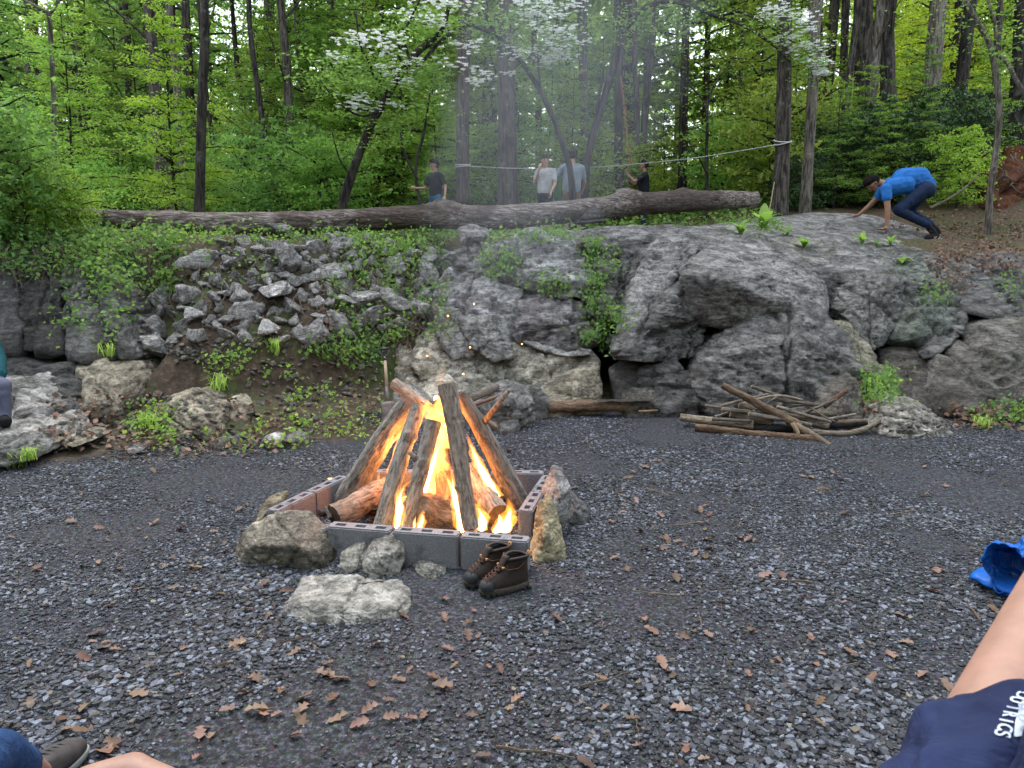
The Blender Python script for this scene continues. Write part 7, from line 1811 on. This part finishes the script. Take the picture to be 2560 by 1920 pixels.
letters = [('O', 2548, 1733, 34), ('U', 2535, 1747, 34), ('T', 2527, 1764, 34), ('R', 2518, 1782, 36), ('I', 2508, 1804, 36), ('C', 2504, 1815, 38), ('S', 2496, 1832, 40)]
for ch_, x, y, sz in letters:
    vs, fs = text_px(ch_, x - 6, y, sz * 1.2, R(100), 0.58)
    # letters stand with their tops to the right
    decal('letter', vs, fs, M['print'])
bdg = [(2562, 1748), (2545, 1760), (2540, 1790), (2534, 1815), (2530, 1845), (2545, 1838), (2565, 1834), (2600, 1832), (2600, 1748)]
gr = []; gf_ = []
for i in range(13):
    for j in range(13): 
        ty = 1748 + (1845 - 1748) * i / 12; xl = np.interp(ty, [1748, 1760, 1790, 1815, 1845], [2562, 2548, 2541, 2535, 2531]); gr.append((xl + (2590 - xl) * j / 12, ty - 10 * (j / 12) * (i / 12)))
for i in range(12):
    for j in range(12): a = i * 13 + j; gf_.append((a, a + 1, a + 14, a + 13))
decal('badge', gr, gf_, M['print'], 0.005)
for cx, cy, rr_ in ((2556, 1770, 9), (2552, 1798, 10), (2550, 1824, 7)):
    vs = []; fs = []
    for i in range(20):
        a = 6.283 * i / 20; vs += [(cx + math.cos(a) * rr_, cy + math.sin(a) * rr_ * 0.8), (cx + math.cos(a) * (rr_ - 2), cy + math.sin(a) * (rr_ - 2) * 0.8)]
    for i in range(20): j = (i + 1) % 20; fs.append((i * 2, j * 2, j * 2 + 1, i * 2 + 1))
    decal('badge_ring', vs, fs, M['print_line'], 0.0062)
tag(root, 'person seated close by at lower right with a bare leg and navy shorts', 'person')

# ------------------------------------------------------------------ person seated at lower left: blue cloth, dark shoe, bare shin
M['blue_cloth'] = mat_cloth('blue_trousers', (0.022, 0.060, 0.165), 0.3)
S = []
kn = P(-18, 1890, 1.72); hp = P(-330, 2080, 1.25); an = P(100, 1938, 1.96)
S += [(hp, kn, .09, .066, 'legs'), (kn, kn.lerp(an, .55), .066, .056, 'legs'), (kn.lerp(an, .5), an, .050, .040, 'skin'),
      (P(-500, 2080, 1.2), P(-100, 2150, 1.7), .10, .08, 'legs'), (P(-100, 2150, 1.7), P(215, 1975, 1.86), .06, .056, 'skin'), (P(215, 1960, 1.88), P(330, 1927, 1.95), .052, .055, 'skin'), (P(330, 1927, 1.95), P(430, 1965, 1.90), .052, .046, 'skin'),
      (hp + Vector((-.1, -.1, 0)), P(-500, 2080, 1.2) + Vector((0, -.1, 0)), .13, .13, 'legs'), (hp + Vector((-.2, -.12, .05)), hp + Vector((-.22, -.2, .45)), .16, .16, 'legs')]
base = Vector((hp.x - .15, hp.y, 0.0)); root = empty('person', base)
me = body_mesh('body', [(a - base, b_ - base, ra, rb, k) for a, b_, ra, rb, k in S], dict(skin=M['skin3'], legs=M['blue_cloth']), 0.011, 8, 0.005)
o = bpy.data.objects.new('body', me); COL.objects.link(o); o.parent = root
tag(root, 'person seated at lower left with blue shorts and bare shins', 'person')
M['suede'] = plain('brown_suede', (0.075, 0.066, 0.066), 0.9, 0.15, 0.3, 30, 0.4, 0.004)
M['sole_pale'] = plain('pale_sole', (0.30, 0.32, 0.31), 0.8, 0.2, 0.2, 30)
st = P(122, 1918, 2.0); shoe = empty('shoe', (st.x, st.y, tz(st.x, st.y) + 0.01), (0, 0, R(76)))
def shoe_loft(secs, nm, mat, cap):
    v, f = [], []; n = 30
    for z, xa, xb, w in secs:
        for i in range(n):
            a = 2 * math.pi * i / n; c_, s_ = math.cos(a), math.sin(a); x = (xa + xb) / 2 + (xb - xa) / 2 * math.copysign(abs(c_) ** .8, c_); v.append((x, w / 2 * math.copysign(abs(s_) ** .75, s_) * (0.86 + 0.16 * math.sin((x - xa) / (xb - xa) * 2.6)), z))
    for k in range(len(secs) - 1):
        for i in range(n): j = (i + 1) % n; f.append((k * n + i, k * n + j, (k + 1) * n + j, (k + 1) * n + i))
    if cap: f += [tuple(reversed(range(n))), tuple((len(secs) - 1) * n + i for i in range(n))]
    return mesh_obj(nm, v, f, mat, shoe)
shoe_loft([(0, -.13, .135, .09), (.012, -.135, .14, .098), (.024, -.135, .14, .1), (.03, -.13, .135, .096)], 'sole', M['sole_pale'], True)
shoe_loft([(.028, -.13, .134, .094), (.05, -.13, .130, .098), (.068, -.128, .11, .092), (.082, -.126, .07, .082), (.092, -.125, .02, .074), (.098, -.124, -.02, .07)], 'upper', M['suede'], True)
mb = MB()
for i in range(4): x = 0.055 - i * .02; mb.tube([(x, -.026, .078 + i * .004), (x - .006, 0, .088 + i * .004), (x - .012, .026, .080 + i * .004)], .003, 6)
mb.obj('lace', M['rubber'], shoe)
tag(shoe, 'dark brown low shoe on the gravel at lower left', 'shoe')

# ------------------------------------------------------------------ blue cloth bag at the right edge
M['blue_bag'] = mat_cloth('blue_nylon', (0.012, 0.12, 0.50), 0.2); M['blue_bag'].node_tree.nodes['Principled BSDF'].inputs['Roughness'].default_value = 0.45
gb = G(2570, 1490); root = empty('blue_bag', (gb.x, gb.y, tz(gb.x, gb.y)))
# open crumpled mouth of the bag, facing left
NS, NT = 72, 26; v = []
axb = Vector((1, 0.25, -0.12)).normalized(); e1 = Vector((0, 0, 1)); e2 = axb.cross(e1).normalized(); e1 = e2.cross(axb)
for i in range(NT):
    s = i / (NT - 1)
    for j in range(NS):
        a = 2 * math.pi * j / NS; r = 0.105 + 0.06 * s
        q = axb * (-0.17 + 0.42 * s + 0.06 * math.cos(a)) + e1 * (math.sin(a) * r * 1.05 + 0.135) + e2 * math.cos(a) * r * 0.9
        v.append(tuple(q))
v = np.array(v); kk = fbm(v * 9 + 3, 3, ridged=True); v += np.stack([fbm(v * 8 + k * 11, 3) for k in range(3)], -1) * 0.05 + 0.03 * kk[:, None] * np.array([-.3, -.5, .2])
v[:, 2] = np.maximum(v[:, 2], 0.008)
f = [(i * NS + j, i * NS + (j + 1) % NS, (i + 1) * NS + (j + 1) % NS, (i + 1) * NS + j) for i in range(NT - 1) for j in range(NS)]
o = mesh_obj('bag_body', v, f, M['blue_bag'], root, smooth=False); md = o.modifiers.new('thick', 'SOLIDIFY'); md.thickness = 0.004
v, f = [], []
pa, pb, pc_, pd = [Vector(q) - root.location for q in (G(2428, 1452, .03), G(2452, 1432, .03), G(2600, 1470, .03), G(2600, 1530, .03))]
for i in range(16):
    for j in range(8):
        s, t = i / 15, j / 7; q = pa.lerp(pd, s).lerp(pb.lerp(pc_, s), t); rd = 0.028 * math.sqrt(max(0.02, 1 - (2 * t - 1) ** 2)) * (1 if i > 0 else 0.5)
        v.append(tuple(q + Vector((0, 0, rd + 0.004 * math.sin(i * 1.3 + j)))))
for i in range(15):
    for j in range(7): a = i * 8 + j; f.append((a, a + 1, a + 9, a + 8))
o = mesh_obj('flap', v, f, M['blue_bag'], root); md = o.modifiers.new('thick', 'SOLIDIFY'); md.thickness = 0.02; md.offset = -1
tag(root, 'crumpled bright blue cloth bag lying at the right picture edge', 'bag')
